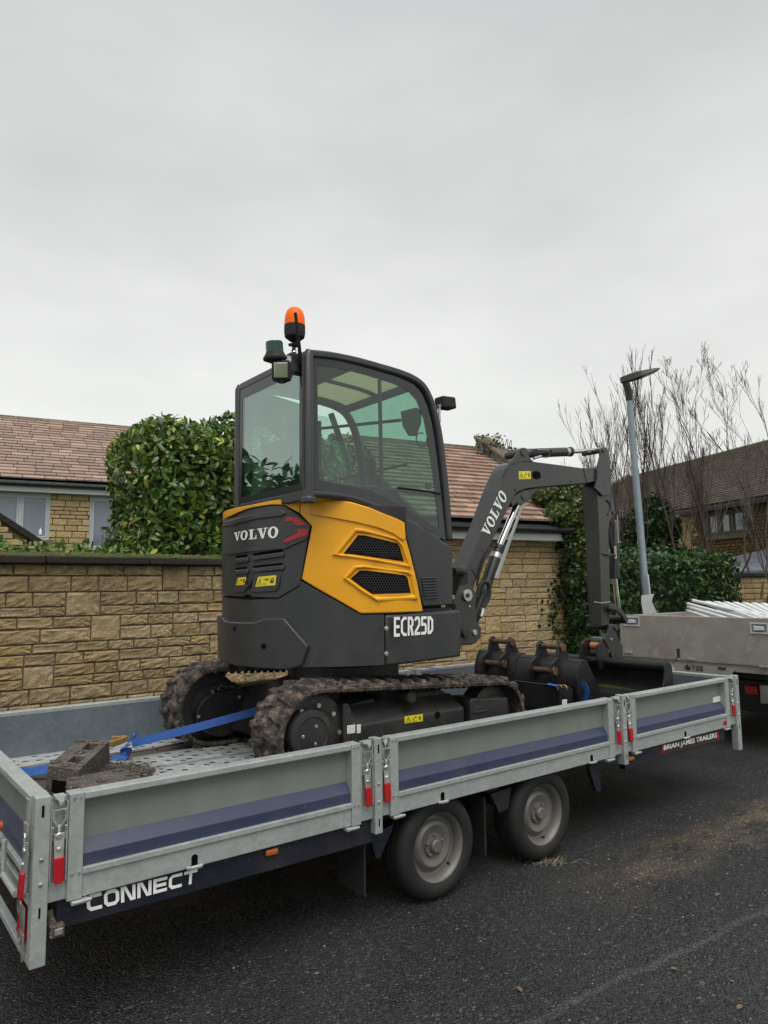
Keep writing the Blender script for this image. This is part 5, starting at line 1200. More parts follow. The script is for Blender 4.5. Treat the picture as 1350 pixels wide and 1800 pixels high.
def track(y0, y1, label, side):
    yc = (y0+y1)/2; R = resample(BP, .025); n = len(R); mb = MB(); V = []; F = []; t = .028
    r = random.Random(int(y0*100))
    for i, (p, tg) in enumerate(R):
        nrm = Vector((-tg.z, 0, tg.x)); nrm = nrm if (p-Vector((2.05, 0, .83))).dot(nrm) > 0 or True else -nrm
        c = Vector((1.395 if p.x < 2.05 else 2.72, 0, .83)); 
        if (p-c).dot(nrm) < 0: nrm = -nrm
        jig = r.uniform(-.002, .002)
        for yy, dd in ((y0+.004, -.004), (y0+.03, .003+jig), (y1-.03, .003-jig), (y1-.004, -.004), (y1, -.012), (y1-.004, -t), (y0+.004, -t), (y0, -.012)):
            q = p+nrm*dd; V.append((q.x, yy, q.z))
    for i in range(n):
        j = (i+1) % n
        for k in range(8): F.append((i*8+k, i*8+(k+1) % 8, j*8+(k+1) % 8, j*8+k))
    mb.add(V, F); b = mb.build('rubber_track', MT['track_rubber'], EX, origin=(2.05, yc, ZD)); b['label'] = label
    LR = resample(BP, .098); og = ORG[b]; me_n = len(LR)
    for side_ in (0, 1):
        for i in range(me_n):
            p, tg = LR[i]; 
            if side_: q2, t2 = LR[(i+1) % me_n]; p = (p+q2)/2 if (q2-p).length < .3 else p; tg = (tg+t2).normalized()
            nrm = Vector((-tg.z, 0, tg.x)); c = Vector((1.395 if p.x < 2.05 else 2.72, 0, .83))
            if (p-c).dot(nrm) < 0: nrm = -nrm
            if p.z < .575: continue
            o = bpy.data.objects.new('lug', r.choice(LUG[side_])); COL.objects.link(o); o.parent = b
            yv = Vector((0, 1, 0)); xv = yv.cross(nrm)
            o.rotation_euler = Matrix(((xv.x, yv.x, nrm.x), (xv.y, yv.y, nrm.y), (xv.z, yv.z, nrm.z))).to_euler(); o.location = Vector((p.x, yc, p.z))+nrm*.003-og; ORG[o] = p
    # inner guide teeth
    mb = MB()
    for p, tg in resample(BP, .049):
        nrm = Vector((-tg.z, 0, tg.x)); c = Vector((1.395 if p.x < 2.05 else 2.72, 0, .83))
        if (p-c).dot(nrm) < 0: nrm = -nrm
        for s in (-1, 1): mb.obox(p-nrm*.038+Vector((0, yc+s*.045, 0)), tg*.010, (0, .012, 0), nrm*.012)
    o = link('guide_teeth', mb.mesh('guide_teeth', ORG[b]), MT['black_rubber'], b, ORG[b]); tag(o, kind='stuff')
track(.30, .60, 'muddy rubber track on the side nearest the camera', 0)
track(1.55, 1.85, 'muddy rubber track on the far side', 1)
for y0, s in ((.30, 1), (1.55, 1)):
    yi = y0+.06; y1 = y0+.24
    for (x, z, r_) in ((1.395, .850, .205), (2.720, .812, .172)):
        mb = MB(); mb.lathe((x, y0+.07, z), (0, 1, 0), [(.05, 0), (r_*.62, .0), (r_*.66, .012), (r_*.88, .012), (r_, .02), (r_, .14), (r_*.88, .15), (.05, .15)], 32); mb.build('sprocket' if x < 2 else 'idler', MT['undercarriage_paint'], EX, smooth=35)
        if x < 2:
            mb = MB()
            for k in range(12): a = k*math.pi/6; mb.obox((x+math.cos(a)*.212, y0+.145, z+math.sin(a)*.212), (math.cos(a)*.018, 0, math.sin(a)*.018), (0, .02, 0), (-math.sin(a)*.016, 0, math.cos(a)*.016))
            mb.build('sprocket_teeth', MT['undercarriage_paint'], EX)
    for x in (1.66, 1.86, 2.06, 2.26, 2.46):
        mb = MB(); mb.cyl((x, y0+.06, .648), (x, y0+.24, .648), .045, 18); mb.build('roller', MT['undercarriage_paint'], EX, smooth=35)
# track frame of the near side
mb = MB(); yf = .352
prof = [(1.60, .64), (1.60, .905), (1.64, .965), (1.84, .985), (1.86, .93), (2.02, .93), (2.04, .985), (2.34, .985), (2.44, .935), (2.44, .64)]
mb.prism([(x, yf+.10, z) for x, z in prof], (0, .14, 0))
mb.build('track_frame', MT['undercarriage_paint'], EX, bevel=.008)
mb = MB(); mb.add([(1.61, yf, .64), (2.44, yf, .64), (2.44, yf, .878), (1.61, yf, .868), (1.63, yf+.10, .965), (2.42, yf+.10, .955), (1.61, yf+.12, .64), (2.44, yf+.12, .64)], [(0,1,2,3),(3,2,5,4),(0,6,7,1),(0,3,4,6),(1,7,5,2)])
mb.build('frame_cover', MT['undercarriage_paint'], EX, bevel=.008)
mb = MB(); p = [onY(u, v, yf-.002) for u, v in ((603, 1238), (612, 1236), (618, 1250), (618, 1335), (604, 1335))]; mb.prism(p, (0, .12, 0)); mb.build('end_plate', MT['undercarriage_paint'], EX, bevel=.005)
p = onY(722, 1226, .34); mb = MB(); mb.lathe((p.x, .325, p.z), (0, 1, 0), [(.028, 0), (.036, .008), (.036, .12)], 22); mb.build('carrier_roller', MT['black_rubber'], EX, smooth=40)
p = onY(769, 1257, yf-.001); mb = MB(); mb.cyl((p.x, yf-.0015, p.z), (p.x, yf+.001, p.z), .021, 20); mb.build('frame_hole', MT['mesh_black'], EX)
gb = [onY(u, v, .335) for u, v in ((826, 1235), (829, 1228), (893, 1226), (895, 1258), (895, 1275), (828, 1275))]
mb = MB(); mb.prism(gb, (0, .20, 0)); mb.build('idler_guard', MT['undercarriage_paint'], EX, bevel=.008)
mb = MB()
for k in range(4): q = onY(838+k*13, 1229, .38); mb.obox(q+Vector((0, .03, .006)), (.016, 0, 0), (0, .03, 0), (0, 0, .006))
q = onY(845, 1251, .334); mb.obox(q, (.06, 0, 0), (0, .004, 0), (0, 0, .006)); mb.build('tread_step', MT['undercarriage_paint'], EX, bevel=.003)
# travel motor cap
mb = MB(); mb.lathe((1.335, .60, .868), (0, -1, 0), [(.125, .10), (.125, .285), (.120, .297), (.092, .300), (.088, .296), (.02, .296)], 36, (0, 1)); mb.build('travel_motor', MT['undercarriage_paint'], EX, smooth=35)
mb = MB()
for k in range(9): a = k*2*math.pi/9; mb.lathe((1.375+math.cos(a)*.152, .352, .855+math.sin(a)*.152), (0, -1, 0), [(.012, 0), (.012, .012)], 8)
for k in range(3): a = k*2.1+1; mb.lathe((1.335+math.cos(a)*.05, .3045, .868+math.sin(a)*.05), (0, -1, 0), [(.010, 0), (.008, .003)], 8)
mb.build('hub_bolts', MT['zinc'], EX)
# inner cover plate seen on the far track (rear end)
pl = [onY(u, v, 1.56) for u, v in ((345, 1262), (352, 1238), (372, 1222), (400, 1216), (434, 1216), (434, 1278), (418, 1283), (392, 1295), (365, 1290), (350, 1278))]
mb = MB(); mb.prism(smoothpath(pl, 3, True), (0, .05, 0)); cpl = mb.build('motor_cover', MT['black_paint'], EX, bevel=.006)
mb = MB()
for u, v in ((349, 1260), (421, 1225), (421, 1275)): q = onY(u, v, 1.558); mb.lathe(q, (0, -1, 0), [(.012, 0), (.010, .005)], 10)
mb.build('bolt', MT['zinc'], EX, smooth=40)
mb = MB(); mb.box(1.60, 2.44, 1.62, 1.80, .64, .95); mb.build('track_frame', MT['undercarriage_paint'], EX, bevel=.01)
# mud heaped on the far track frame
mb = MB(); r_ = random.Random(5)
for i in range(160):
    c = onY(372+r_.uniform(0, 58), 1212+r_.uniform(-6, 8), 1.60)+Vector((0, r_.uniform(0, .15), 0)); s = r_.uniform(.008, .022)
    P = [c+Vector((math.cos(t*1.26)*s, math.sin(t*1.26)*s, 0)) for t in range(5)]; mb.add(P+[c+Vector((0, 0, s))], [(k, (k+1) % 5, 5) for k in range(5)])
tag(mb.build('mud', MT['track_rubber'], EX), kind='stuff')
# X-shaped lower frame and slew ring
mb = MB(); mb.prism([(1.55, .58, .72), (1.72, .58, .86), (1.88, .72, 1.02), (2.28, .72, 1.02), (2.45, .58, .86), (2.5, .58, .72)], (0, .02, 0))
mb.add([(1.62, .55, .70), (2.44, .55, .70), (2.30, .75, 1.03), (1.82, .75, 1.03), (1.62, 1.60, .70), (2.44, 1.60, .70), (2.30, 1.40, 1.03), (1.82, 1.40, 1.03)], [(0,1,2,3),(4,7,6,5),(0,3,7,4),(1,5,6,2),(3,2,6,7),(0,4,5,1)])
mb.add([(1.50, 1.20, .70), (1.85, 1.20, .70), (1.85, 1.20, 1.06), (1.72, 1.20, 1.06), (1.50, 1.58, .70), (1.85, 1.58, .70), (1.85, 1.58, .95), (1.62, 1.58, .93)], [(0,1,2,3),(4,7,6,5),(0,3,7,4),(1,5,6,2),(3,2,6,7),(0,4,5,1)])
mb.cyl((2.06, 1.075, 1.02), (2.06, 1.075, 1.13), .36, 36); mb.build('lower_frame', MT['black_paint'], EX, bevel=.008)
# stickers on the track frame
def stY(u0, v0, u1, v1, dv, y, mat, marks, seed=0):
    A = onY(u0, v0, y); B = onY(u1, v1, y); C2 = onY(u1, v1-dv, y); D2 = onY(u0, v0-dv, y); return sticker('sticker', EX, A, B, C2, D2, (0, -1, 0), mat, marks, seed=seed)
stY(711, 1271.5, 743, 1267.5, 12.5, yf, 'yellow_sticker', 'warn'); stY(610, 1290, 624, 1288, 14.5, yf-.002, 'white_print', True, 2); stY(627, 1289, 634, 1288, 15, yf-.002, 'white_print', True, 3)

# ---- upper structure: footprint curve, s = distance from the near front corner round the tail
CX, CY, RR = 2.06, 1.075, .775; XF = 2.385
def foot(s, off=0):
    s0 = XF-CX
    if s < s0: return Vector((XF-s, CY-RR-off, 0)), Vector((0, -1, 0))
    th = (s-s0)/RR
    if th < math.pi: n = Vector((-math.sin(th), -math.cos(th), 0)); return Vector((CX, CY, 0))+n*(RR+off), n
    return Vector((CX+(s-s0-math.pi*RR), CY+RR+off, 0)), Vector((0, 1, 0))
SMAX = 2*(XF-CX)+math.pi*RR
def hit(u, v, off=0.0):
    """pixel -> (s, z) on the footprint surface pushed out by off"""
    d = ray(u, v); R_ = RR+off; ox, oy = CPOS.x-CX, CPOS.y-CY
    a = d.x**2+d.y**2; b = 2*(ox*d.x+oy*d.y); c = ox*ox+oy*oy-R_*R_; D = b*b-4*a*c
    P = onY(u, v, CY-R_)
    if P.x >= CX: return Vector((XF-P.x, P.z))
    if D < 0: D = 0
    t = (-b-math.sqrt(D))/(2*a); P = CPOS+d*t; th = math.atan2(-(P.x-CX), -(P.y-CY)); return Vector(((XF-CX)+th*RR, P.z))
def shell(name, poly, mat, off, depth, parent=EX, bevel=.008, ds=.045, round_=False, hscale=None, seg=2, poff=None, smooth=28):
    """polygon given in photo pixels or (s, z) -> curved slab following the footprint, outer face at off, thickness depth"""
    pts = [hit(*p, off if poff is None else poff) if not isinstance(p, Vector) else p for p in poly]
    if round_: pts = [Vector((q.x, q.y)) for q in smoothpath([Vector((p.x, p.y, 0)) for p in pts], 4, True)]
    bm = bmesh.new(); vs_ = [bm.verts.new((p.x, p.y, 0)) for p in pts]; bm.faces.new(vs_)
    s = (int(min(p.x for p in pts)/ds)+1)*ds
    while s < max(p.x for p in pts):
        bmesh.ops.bisect_plane(bm, geom=bm.verts[:]+bm.edges[:]+bm.faces[:], plane_co=(s, 0, 0), plane_no=(1, 0, 0), dist=1e-5); s += ds
    bot = bm.faces[:]; ex = bmesh.ops.extrude_face_region(bm, geom=bot)
    top = [v for v in ex['geom'] if isinstance(v, bmesh.types.BMVert)]
    for v in top: v.co.z = 1
    og = ORG[parent] if parent else Vector((0, 0, 0))
    for v in bm.verts:
        o = off-(depth if v.co.z < .5 else 0); P, n = foot(v.co.x, o)
        k = hscale(v.co.x, v.co.y) if hscale and v.co.z > .5 else 0
        v.co = Vector((P.x, P.y, v.co.y))+n*k-og
    bmesh.ops.recalc_face_normals(bm, faces=bm.faces); me = bpy.data.meshes.new(name); bm.to_mesh(me); bm.free(); setsmooth(me, smooth)
    return link(name, me, MT[mat], parent, og, bevel, seg, 40)
Z0, Z1 = 1.165, 2.085
# inner body that everything is fixed to
full = lambda z0, z1, s0=0, s1=SMAX: [Vector((s0, z0)), Vector((s1, z0)), Vector((s1, z1)), Vector((s0, z1))]
mb = MB(); ring_ = [foot(s, -.06)[0] for s in np.linspace(0.02, SMAX-.02, 60)]
mb.prism([(p.x, p.y, Z0+.02) for p in ring_], (0, 0, .29)); mb.build('slew_platform', MT['black_paint'], EX)
mb = MB(); ring_ = [Vector((1.98, CY-RR+.06, 0))]+[foot(s, -.055)[0] for s in np.linspace(XF-CX+.05, SMAX-.4, 50)]+[Vector((1.98, CY+RR-.06, 0))]
mb.prism([(p.x, p.y, Z0+.3) for p in ring_], (0, 0, .60)); mb.build('engine_housing', MT['black_paint'], EX)
# lower counterweight
sk = hit(676, 1100).x; z_t = 1.463
cw = [Vector((sk+.003, 1.178)), Vector((sk+.003, 1.452)), hit(634, 1081), hit(590, 1056), hit(556, 1037), hit(529, 1021), hit(527, 1031), hit(489, 1053), hit(440, 1054), Vector((1.9, 1.56)), Vector((SMAX-.3, 1.56)), Vector((SMAX-.3, 1.17)), Vector((1.9, 1.165))]
shell('counterweight', cw, 'charcoal_plastic', 0.0, .10, bevel=.014, seg=3)
boss = [(542, 1136), (499, 1087), (465, 1087), (446, 1094), (424, 1094)]
bz = hit(424, 1094, .03).y
bp = [hit(*b, .028) for b in boss]; sB = hit(424, 1094, .028).x
bp += [Vector((1.62, bz)), Vector((1.68, bz+.022)), Vector((1.85, bz+.022)), Vector((2.2, bz+.022)), Vector((2.2, 1.19)), Vector((1.6, 1.165)), hit(505, 1177, .02), hit(531, 1170, .02)]
def bulge(s, z): return -.010*max(0, (1.26-z)/.1)
shell('counterweight_bumper', bp, 'charcoal_plastic', .030, .05, bevel=.012, seg=3, hscale=bulge)
for u, v, r_ in ((463, 1136, .016), (412, 1105, .012)):
    q = hit(u, v, .031); P, n = foot(q.x, .0305); mb = MB(); mb.cyl(Vector((P.x, P.y, q.y)), Vector((P.x, P.y, q.y))+n*.0012, r_, 18); mb.build('bolt_hole', MT['mesh_black'], EX)
# side skirt with the model lettering
fs = [Vector((.012, 1.188)), Vector((sk-.003, 1.172)), Vector((sk-.003, 1.450)), Vector((.03, 1.462)), Vector((.003, 1.45))]
shell('side_skirt', fs, 'charcoal_plastic', 0.002, .10, bevel=.014, seg=3)
mb = MB(); mb.prism([(XF-.10, .40, 1.20), (XF-.004, .40, 1.20), (XF+.015, .40, 1.235), (XF+.018, .40, 1.44), (XF-.01, .40, 1.46), (XF-.10, .40, 1.46)], (0, 1.3, 0)); mb.build('front_skirt', MT['charcoal_plastic'], EX, bevel=.012)
for u, v in ((679, 1104.5), (679, 1149)):
    q = onY(u, v, CY-RR-.003); mb = MB(); mb.lathe(q, (0, -1, 0), [(.013, 0), (.012, .004), (.006, .005)], 14); mb.build('bolt', MT['zinc'], EX, smooth=40)
yy = CY-RR-.003
lettering('lettering', 'ECR25D', quadmap(onY(692, 1119.5, yy), onY(761, 1114, yy), onY(761, 1083, yy), onY(692, 1084.5, yy), (0, -1, 0)), 'white_print', EX, 'sans', w=.46, th=.155, gap=.075)
# rear hood (dark) and its details
hood = [(411, 905), (440, 896), (478, 889), (499, 889), (524, 905), (545, 924), (527, 1029), (489, 1050.5)]
hp_ = [hit(*p, .004) for p in hood]; zc_ = hp_[0].y
hp_ = [Vector((2.15, 1.575)), Vector((2.15, 1.99)), Vector((1.9, 2.035)), Vector((1.55, 2.03))]+hp_[1:]+[Vector((1.5, 1.56))]
hp_ = sorted(hp_[:0])+hp_
shell('engine_hood', hp_, 'charcoal_plastic', .004, .06, bevel=.010, seg=3)
bo = .0
def strip_hood(u0, v0, u1, v1, dv0, dv1, name, mat, off, dep, bev=.006):
    pts = [(u0, v0), (u1, v1), (u1, v1-dv1), (u0, v0-dv0)]; return shell(name, pts, mat, off, dep, bevel=bev, poff=.004)
# raised brow, horizontal ribs and dark slots
shell('hood_brow', [hit(412, 913), hit(450, 903), hit(495, 896), hit(505, 902), hit(497, 908), hit(450, 914), hit(412, 924), Vector((1.75, 1.985)), Vector((1.75, 2.02))], 'charcoal_plastic', .014, .02, bevel=.006)
lo_ = [hit(411, 967.5), hit(449, 963), hit(500, 958.5), hit(541, 943), hit(540, 948), hit(502, 965), hit(449, 969), hit(411, 974)]
shell('hood_ledge', [Vector((1.7, lo_[0].y+.002))]+lo_+[Vector((1.7, lo_[-1].y))], 'charcoal_plastic', .016, .02, bevel=.007)
for j, (va, vb, h) in enumerate(((985, 973, 9), (1005, 996, 7))):
    for (u0, u1) in ((414, 434), (445, 497)):
        f_ = lambda u: va+(vb-va)*(u-414)/83-3
        shell('hood_slot', [(u0, f_(u0)), (u1, f_(u1)), (u1, f_(u1)-h*.55), (u0, f_(u0)-h*.55)], 'mesh_black', .0055, .004, bevel=0)
        shell('hood_louvre', [(u0-2, f_(u0)+9), (u1+1, f_(u1)+9), (u1+1, f_(u1)+.2), (u0-2, f_(u0)+.2)], 'charcoal_plastic', .018, .016, bevel=.006, poff=.018)
shell('hood_pocket', [(440, 1040), (448, 1042), (484, 1040), (491, 1030), (494, 1003), (447, 1006)], 'charcoal_plastic', .012, .01, bevel=.006, poff=.012)
shell('hood_pocket', [(410, 1041), (428, 1042), (432, 1036), (432, 1007), (414, 1010)], 'charcoal_plastic', .012, .01, bevel=.006, poff=.012)
shell('hood_notch', [(427, 1052), (443, 1051.5), (440, 1045), (430, 1045.5)], 'mesh_black', .0065, .004, bevel=0)
q = hit(436.5, 1026, .012); P, n = foot(q.x, .012); c = Vector((P.x, P.y, q.y)); mb = MB(); mb.lathe(c, n, [(.026, -.004), (.026, .006), (.020, .009), (.017, .002), (.01, .002)], 20); mb.build('hood_lock', MT['black_paint'], EX, smooth=40)
def hoodquad(A, B, C2, D2, off):
    a, b, c, d = [hit(*p, off) for p in (A, B, C2, D2)]
    def f(x, y, dd): q = (a*(1-x)+b*x)*(1-y)+(d*(1-x)+c*x)*y; P, n = foot(q.x, off+dd); return Vector((P.x, P.y, q.y))
    return f
def hoodsticker(f, par, nx=8, seed=0):
    mb = MB()
    for i in range(nx): mb.add([f(i/nx, 0, .001), f((i+1)/nx, 0, .001), f((i+1)/nx, 1, .001), f(i/nx, 1, .001)], [(0,1,2,3)])
    o = mb.build('sticker', MT['yellow_sticker'], par); mb = MB()
    Q = stroke([(.06, .15), (.16, .82), (.26, .15)], .03, True)+rect(.15, .3, .17, .6)+stroke([(.38, .62), (.48, .72), (.62, .66), (.50, .52)], .07)+rect(.36, .18, .56, .24)+ring(.83, .5, .09, .30, .055, .19, 12)+rect(.79, .35, .86, .55)+stroke([(.72, .25), (.78, .75)], .02)
    for q in Q: mb.add([f(p.x, p.y, .0018) for p in q], [(0,1,2,3)])
    link('print', mb.mesh('print', ORG[par]), MT['dark_print'], o, ORG[par])
hoodsticker(hoodquad((449, 1031.5), (484, 1028.5), (486, 1011), (454, 1014), .0125), EX)
hoodsticker(hoodquad((414.5, 1029), (431, 1027.5), (433, 1014), (418.5, 1015.5), .0125), EX)
g = hoodquad((411.5, 951), (490.5, 945), (490.5, 925), (411.5, 936.5), .0048)
lettering('lettering', 'VOLVO', g, 'white_print', EX, 'slab', gap=.05, off=.0012)
for nm, pts in (('a', [(498.5, 917), (505, 909), (522, 909), (539, 922.5), (521, 924), (513, 915.5)]), ('b', [(499, 954.5), (500, 949), (521, 938), (524.5, 929.5), (542.5, 930), (540, 940.5)])):
    shell('rear_reflector', pts, 'red_reflector', .0075, .004, bevel=.001, poff=.0075)
# yellow side panel with two framed grilles
yp = [(528, 874.5), (560, 874.5), (591, 876.5), (620, 883), (650, 892), (676, 903), (697, 911), (712, 918.5), (714, 947), (722, 975), (734, 1024), (744, 1075), (700, 1077), (634, 1078.5), (590, 1053), (556, 1034), (530, 1018), (548, 925), (527, 903)]
shell('side_panel', yp, 'yellow_paint', .004, .05, bevel=.010, seg=3)['label'] = 'yellow side panel with two black mesh grilles'
# rear yellow strip above the hood
ys = [(526.5, 874.5), (526.5, 902), (500, 887.5), (478, 887), (440, 893), (411, 902)]
yq = [hit(*p, .0) for p in ys]
shell('rear_strip', [yq[0], yq[1], yq[2], yq[3], yq[4], Vector((1.60, 2.045)), Vector((2.1, 2.02)), Vector((2.1, 2.09)), Vector((1.60, 2.085)), hit(440, 888), hit(478, 880)], 'yellow_paint', .001, .05, bevel=.008, seg=3)
# shoulder crease: raised upper band
band = [(545, 903), (553, 906), (575, 909), (625, 918), (665, 928), (690, 938), (708, 950), (713, 946), (711, 919), (697, 912), (676, 904), (650, 893), (620, 884), (591, 878), (552, 877)]
shell('shoulder', band, 'yellow_paint', .014, .02, bevel=.009, seg=3, poff=.010)
def grille(outer, inner):
    O_ = [hit(*p, .012) for p in outer]; I_ = [hit(*p, .0) for p in inner]; n = len(O_); mb = MB()
    def W(q, o): P, n_ = foot(q.x, o); return (P.x, P.y, q.y)
    lip = [o.lerp(i, .38) for o, i in zip(O_, I_)]; V = []
    for i in range(n): V += [W(O_[i], .004), W(O_[i], .016), W(lip[i], .018), W(I_[i], -.006)]
    F = []
    for i in range(n):
        j = (i+1) % n
        for k in range(3): F.append((i*4+k, j*4+k, j*4+k+1, i*4+k+1))
    mb.add(V, F); fr = mb.build('grille_frame', MT['yellow_paint'], EX, bevel=.004)
    shell('grille_recess', I_, 'mesh_black', .0062, .003, bevel=0)
    # honeycomb mesh: tiny hexagon cells as thin wires
    mb = MB(); s0, s1 = min(q.x for q in I_), max(q.x for q in I_); z0, z1 = min(q.y for q in I_), max(q.y for q in I_); r_ = .0092; dx = r_*1.732; row = 0; z = z0
    def inside(x, y):
        c = False
        for i in range(n):
            a, b = I_[i], I_[(i+1) % n]
            if (a.y > y) != (b.y > y) and x < (b.x-a.x)*(y-a.y)/(b.y-a.y)+a.x: c = not c
        return c
    while z < z1:
        s = s0+(dx/2 if row % 2 else 0)
        while s < s1:
            if inside(s, z) and inside(s+r_, z) and inside(s-r_, z) and inside(s, z-r_) and inside(s, z+r_):
                for q in ring(0, 0, r_*1.0, r_*1.0, r_*.86, r_*.86, 6): mb.add([W(Vector((s+p.y, z+p.x)), .0085) for p in q], [(0,1,2,3)])
            s += dx
        z += r_*1.5; row += 1
    tag(mb.build('grille_mesh', MT['charcoal_plastic'], EX), kind='stuff')
grille([(584, 975), (623, 928), (640, 930), (696, 945), (708, 958), (723, 999), (660, 986), (600, 978)], [(604, 973), (629, 941), (640, 941), (697, 955), (702, 962), (709, 987), (660, 980), (620, 974)])
grille([(603, 1016), (621, 995), (640, 993.5), (720, 1004), (728, 1010), (735, 1054), (664, 1057), (636, 1040)], [(616, 1017), (632, 1003), (645, 1003), (710, 1011), (715, 1015), (721, 1042), (654, 1044), (636, 1032)])
# charcoal corner panel in front of the yellow one, with a small louvre
YC = .315
cp = [(714, 912), (735, 922), (760, 938), (785, 957), (796, 961), (796.5, 1063), (745, 1066), (735, 1024), (722, 970), (715, 945)]
mb = MB(); mb.prism([onY(u, v, YC) for u, v in cp], (0, .05, 0)); mb.build('corner_panel', MT['charcoal_plastic'], EX, bevel=.008)
mb = MB(); mb.prism([onY(u, v, YC+.06) for u, v in ((796, 961), (796.5, 1063), (780, 1064), (780, 955))], (0, .5, 0)); mb.build('front_corner', MT['charcoal_plastic'], EX, bevel=.008)
for k in range(8):
    v = 1016+k*5.0; mb = MB(); a = onY(739+k*.9, v+2, YC-.001); b = onY(767, v+1, YC-.001); mb.prism([a, b, b+Vector((0, 0, .010)), a+Vector((0, 0, .010))], (0, -.010, 0)); mb.build('louvre', MT['charcoal_plastic'], EX, bevel=.004)

# ---- cab
YN, YFAR, XR = .42, 1.27, 1.385
top_px = [(541, 614), (580, 618), (625, 627), (665, 638), (702, 649), (728, 660), (746, 674), (758, 694), (768, 722), (777, 765), (784, 820), (790, 880), (795, 950)]
tp_ = [onY(u, v, YN) for u, v in top_px]; XZ = [(p.x, p.z) for p in smoothpath(tp_, 4)]
XZ[0] = (XR, XZ[0][1])
zb_cab = 2.095
def sweep(name, XZs, y0, y1, t, mat, bevel=.006):
    V = []; F = []; n = len(XZs)
    for i, (x, z) in enumerate(XZs):
        a = Vector(XZs[max(0, i-1)]); b = Vector(XZs[min(n-1, i+1)]); d = (b-a).normalized(); nn = Vector((-d.y, d.x))
        for o, y in ((0, y0), (0, y1), (-t, y1), (-t, y0)): V.append((x+nn.x*o, y, z+nn.y*o))
    for i in range(n-1):
        for k in range(4): F.append((i*4+k, (i+1)*4+k, (i+1)*4+(k+1) % 4, i*4+(k+1) % 4))
    F += [(0,1,2,3), tuple((n-1)*4+k for k in (3,2,1,0))]
    mb = MB(); mb.add(V, F); return mb.build(name, MT[mat], EX, bevel=bevel, smooth=35)
nroof = next(i for i, (x, z) in enumerate(XZ) if x > onY(735, 666, YN).x)
for y0, y1 in ((YN-.012, YN+.035), (YFAR-.035, YFAR+.012)):
    sweep('cab_rail', XZ, y0, y1, .045, 'charcoal_plastic', .012)
# roof: solid rear part, then two pale roof panes between bars
xs0 = onY(640, 632, YN).x
XR1 = [q for q in XZ[:nroof+1] if q[0] <= xs0]; XR2 = [q for q in XZ[:nroof+1] if q[0] >= xs0-.03]
sweep('roof', XR1, YN+.036, YFAR-.036, .05, 'charcoal_plastic', 0)
ym = (YN+YFAR)/2
for y0, y1 in ((YN+.09, ym-.02), (ym+.02, YFAR-.09)): sweep('roof_blind', [(x, z-.012) for x, z in XR2], y0, y1, .006, 'cream_blind', 0)
sweep('roof_bar', XR2, ym-.018, ym+.018, .03, 'charcoal_plastic', .003); sweep('roof_bar', XR2, YN+.036, YN+.088, .035, 'charcoal_plastic', .003); sweep('roof_bar', XR2, YFAR-.088, YFAR-.036, .035, 'charcoal_plastic', .003)
xe, ze = XZ[nroof]; mb = MB(); mb.box(xe-.03, xe+.02, YN+.03, YFAR-.03, ze-.05, ze-.008); mb.build('cross_member', MT['charcoal_plastic'], EX, bevel=.006)
sweep('windscreen', [(x-.010, z) for x, z in XZ[nroof+1:]], YN+.036, YFAR-.036, .005, 'cab_glass', 0)
# rear pillars (rounded) and rear window
for yy_, k in ((YN+.005, 0), (YFAR-.010, 1)):
    zt2 = XZ[0][1]-.004; r_ = .030 if k == 0 else .024
    mb = MB(); mb.tube([(XR+.008, yy_, zb_cab-.04), (XR+.008, yy_, zb_cab), (XR+.004, yy_, zt2-.03), (XR+.012, yy_, zt2)], [r_*1.12, r_, r_, r_*.7], 16); mb.build('rear_pillar', MT['charcoal_plastic'], EX, smooth=40)
    mb = MB(); mb.lathe((XR+.008, yy_, zb_cab-.035), (0, 0, 1), [(.045, 0), (.045, .02), (.036, .03)], 18); mb.build('pillar_foot', MT['charcoal_plastic'], EX, smooth=40)
z_rt = XZ[0][1]
mb = MB(); mb.box(XR-.004, XR+.03, YN+.034, YFAR-.034, z_rt-.045, z_rt-.002); mb.build('rear_header', MT['charcoal_plastic'], EX, bevel=.006)
mb = MB(); mb.box(XR-.004, XR+.03, YN+.034, YFAR-.034, zb_cab-.02, zb_cab+.035); mb.build('rear_sill', MT['charcoal_plastic'], EX, bevel=.006)
def frit(par, f, x0, x1, y0, y1, wx0, wx1, wy0, wy1):
    o = [(x0, y0), (x1, y0), (x1, y1), (x0, y1)]; i = [(x0+wx0, y0+wy0), (x1-wx1, y0+wy0), (x1-wx1, y1-wy1), (x0+wx0, y1-wy1)]; mb = MB()
    for k in range(4): j = (k+1) % 4; mb.add([f(*o[k]), f(*o[j]), f(*i[j]), f(*i[k])], [(0,1,2,3)])
    return mb.build('printed_border', MT['painted_frit'], par)
mb = MB(); mb.box(XR-.002, XR+.004, YN+.034, YFAR-.034, zb_cab+.035, z_rt-.045); rw = mb.build('rear_window', MT['rear_glass'], EX)
frit(rw, lambda y, z: (XR-.0035, y, z), YN+.034, YFAR-.034, zb_cab+.035, z_rt-.045, .05, .045, .04, .06)
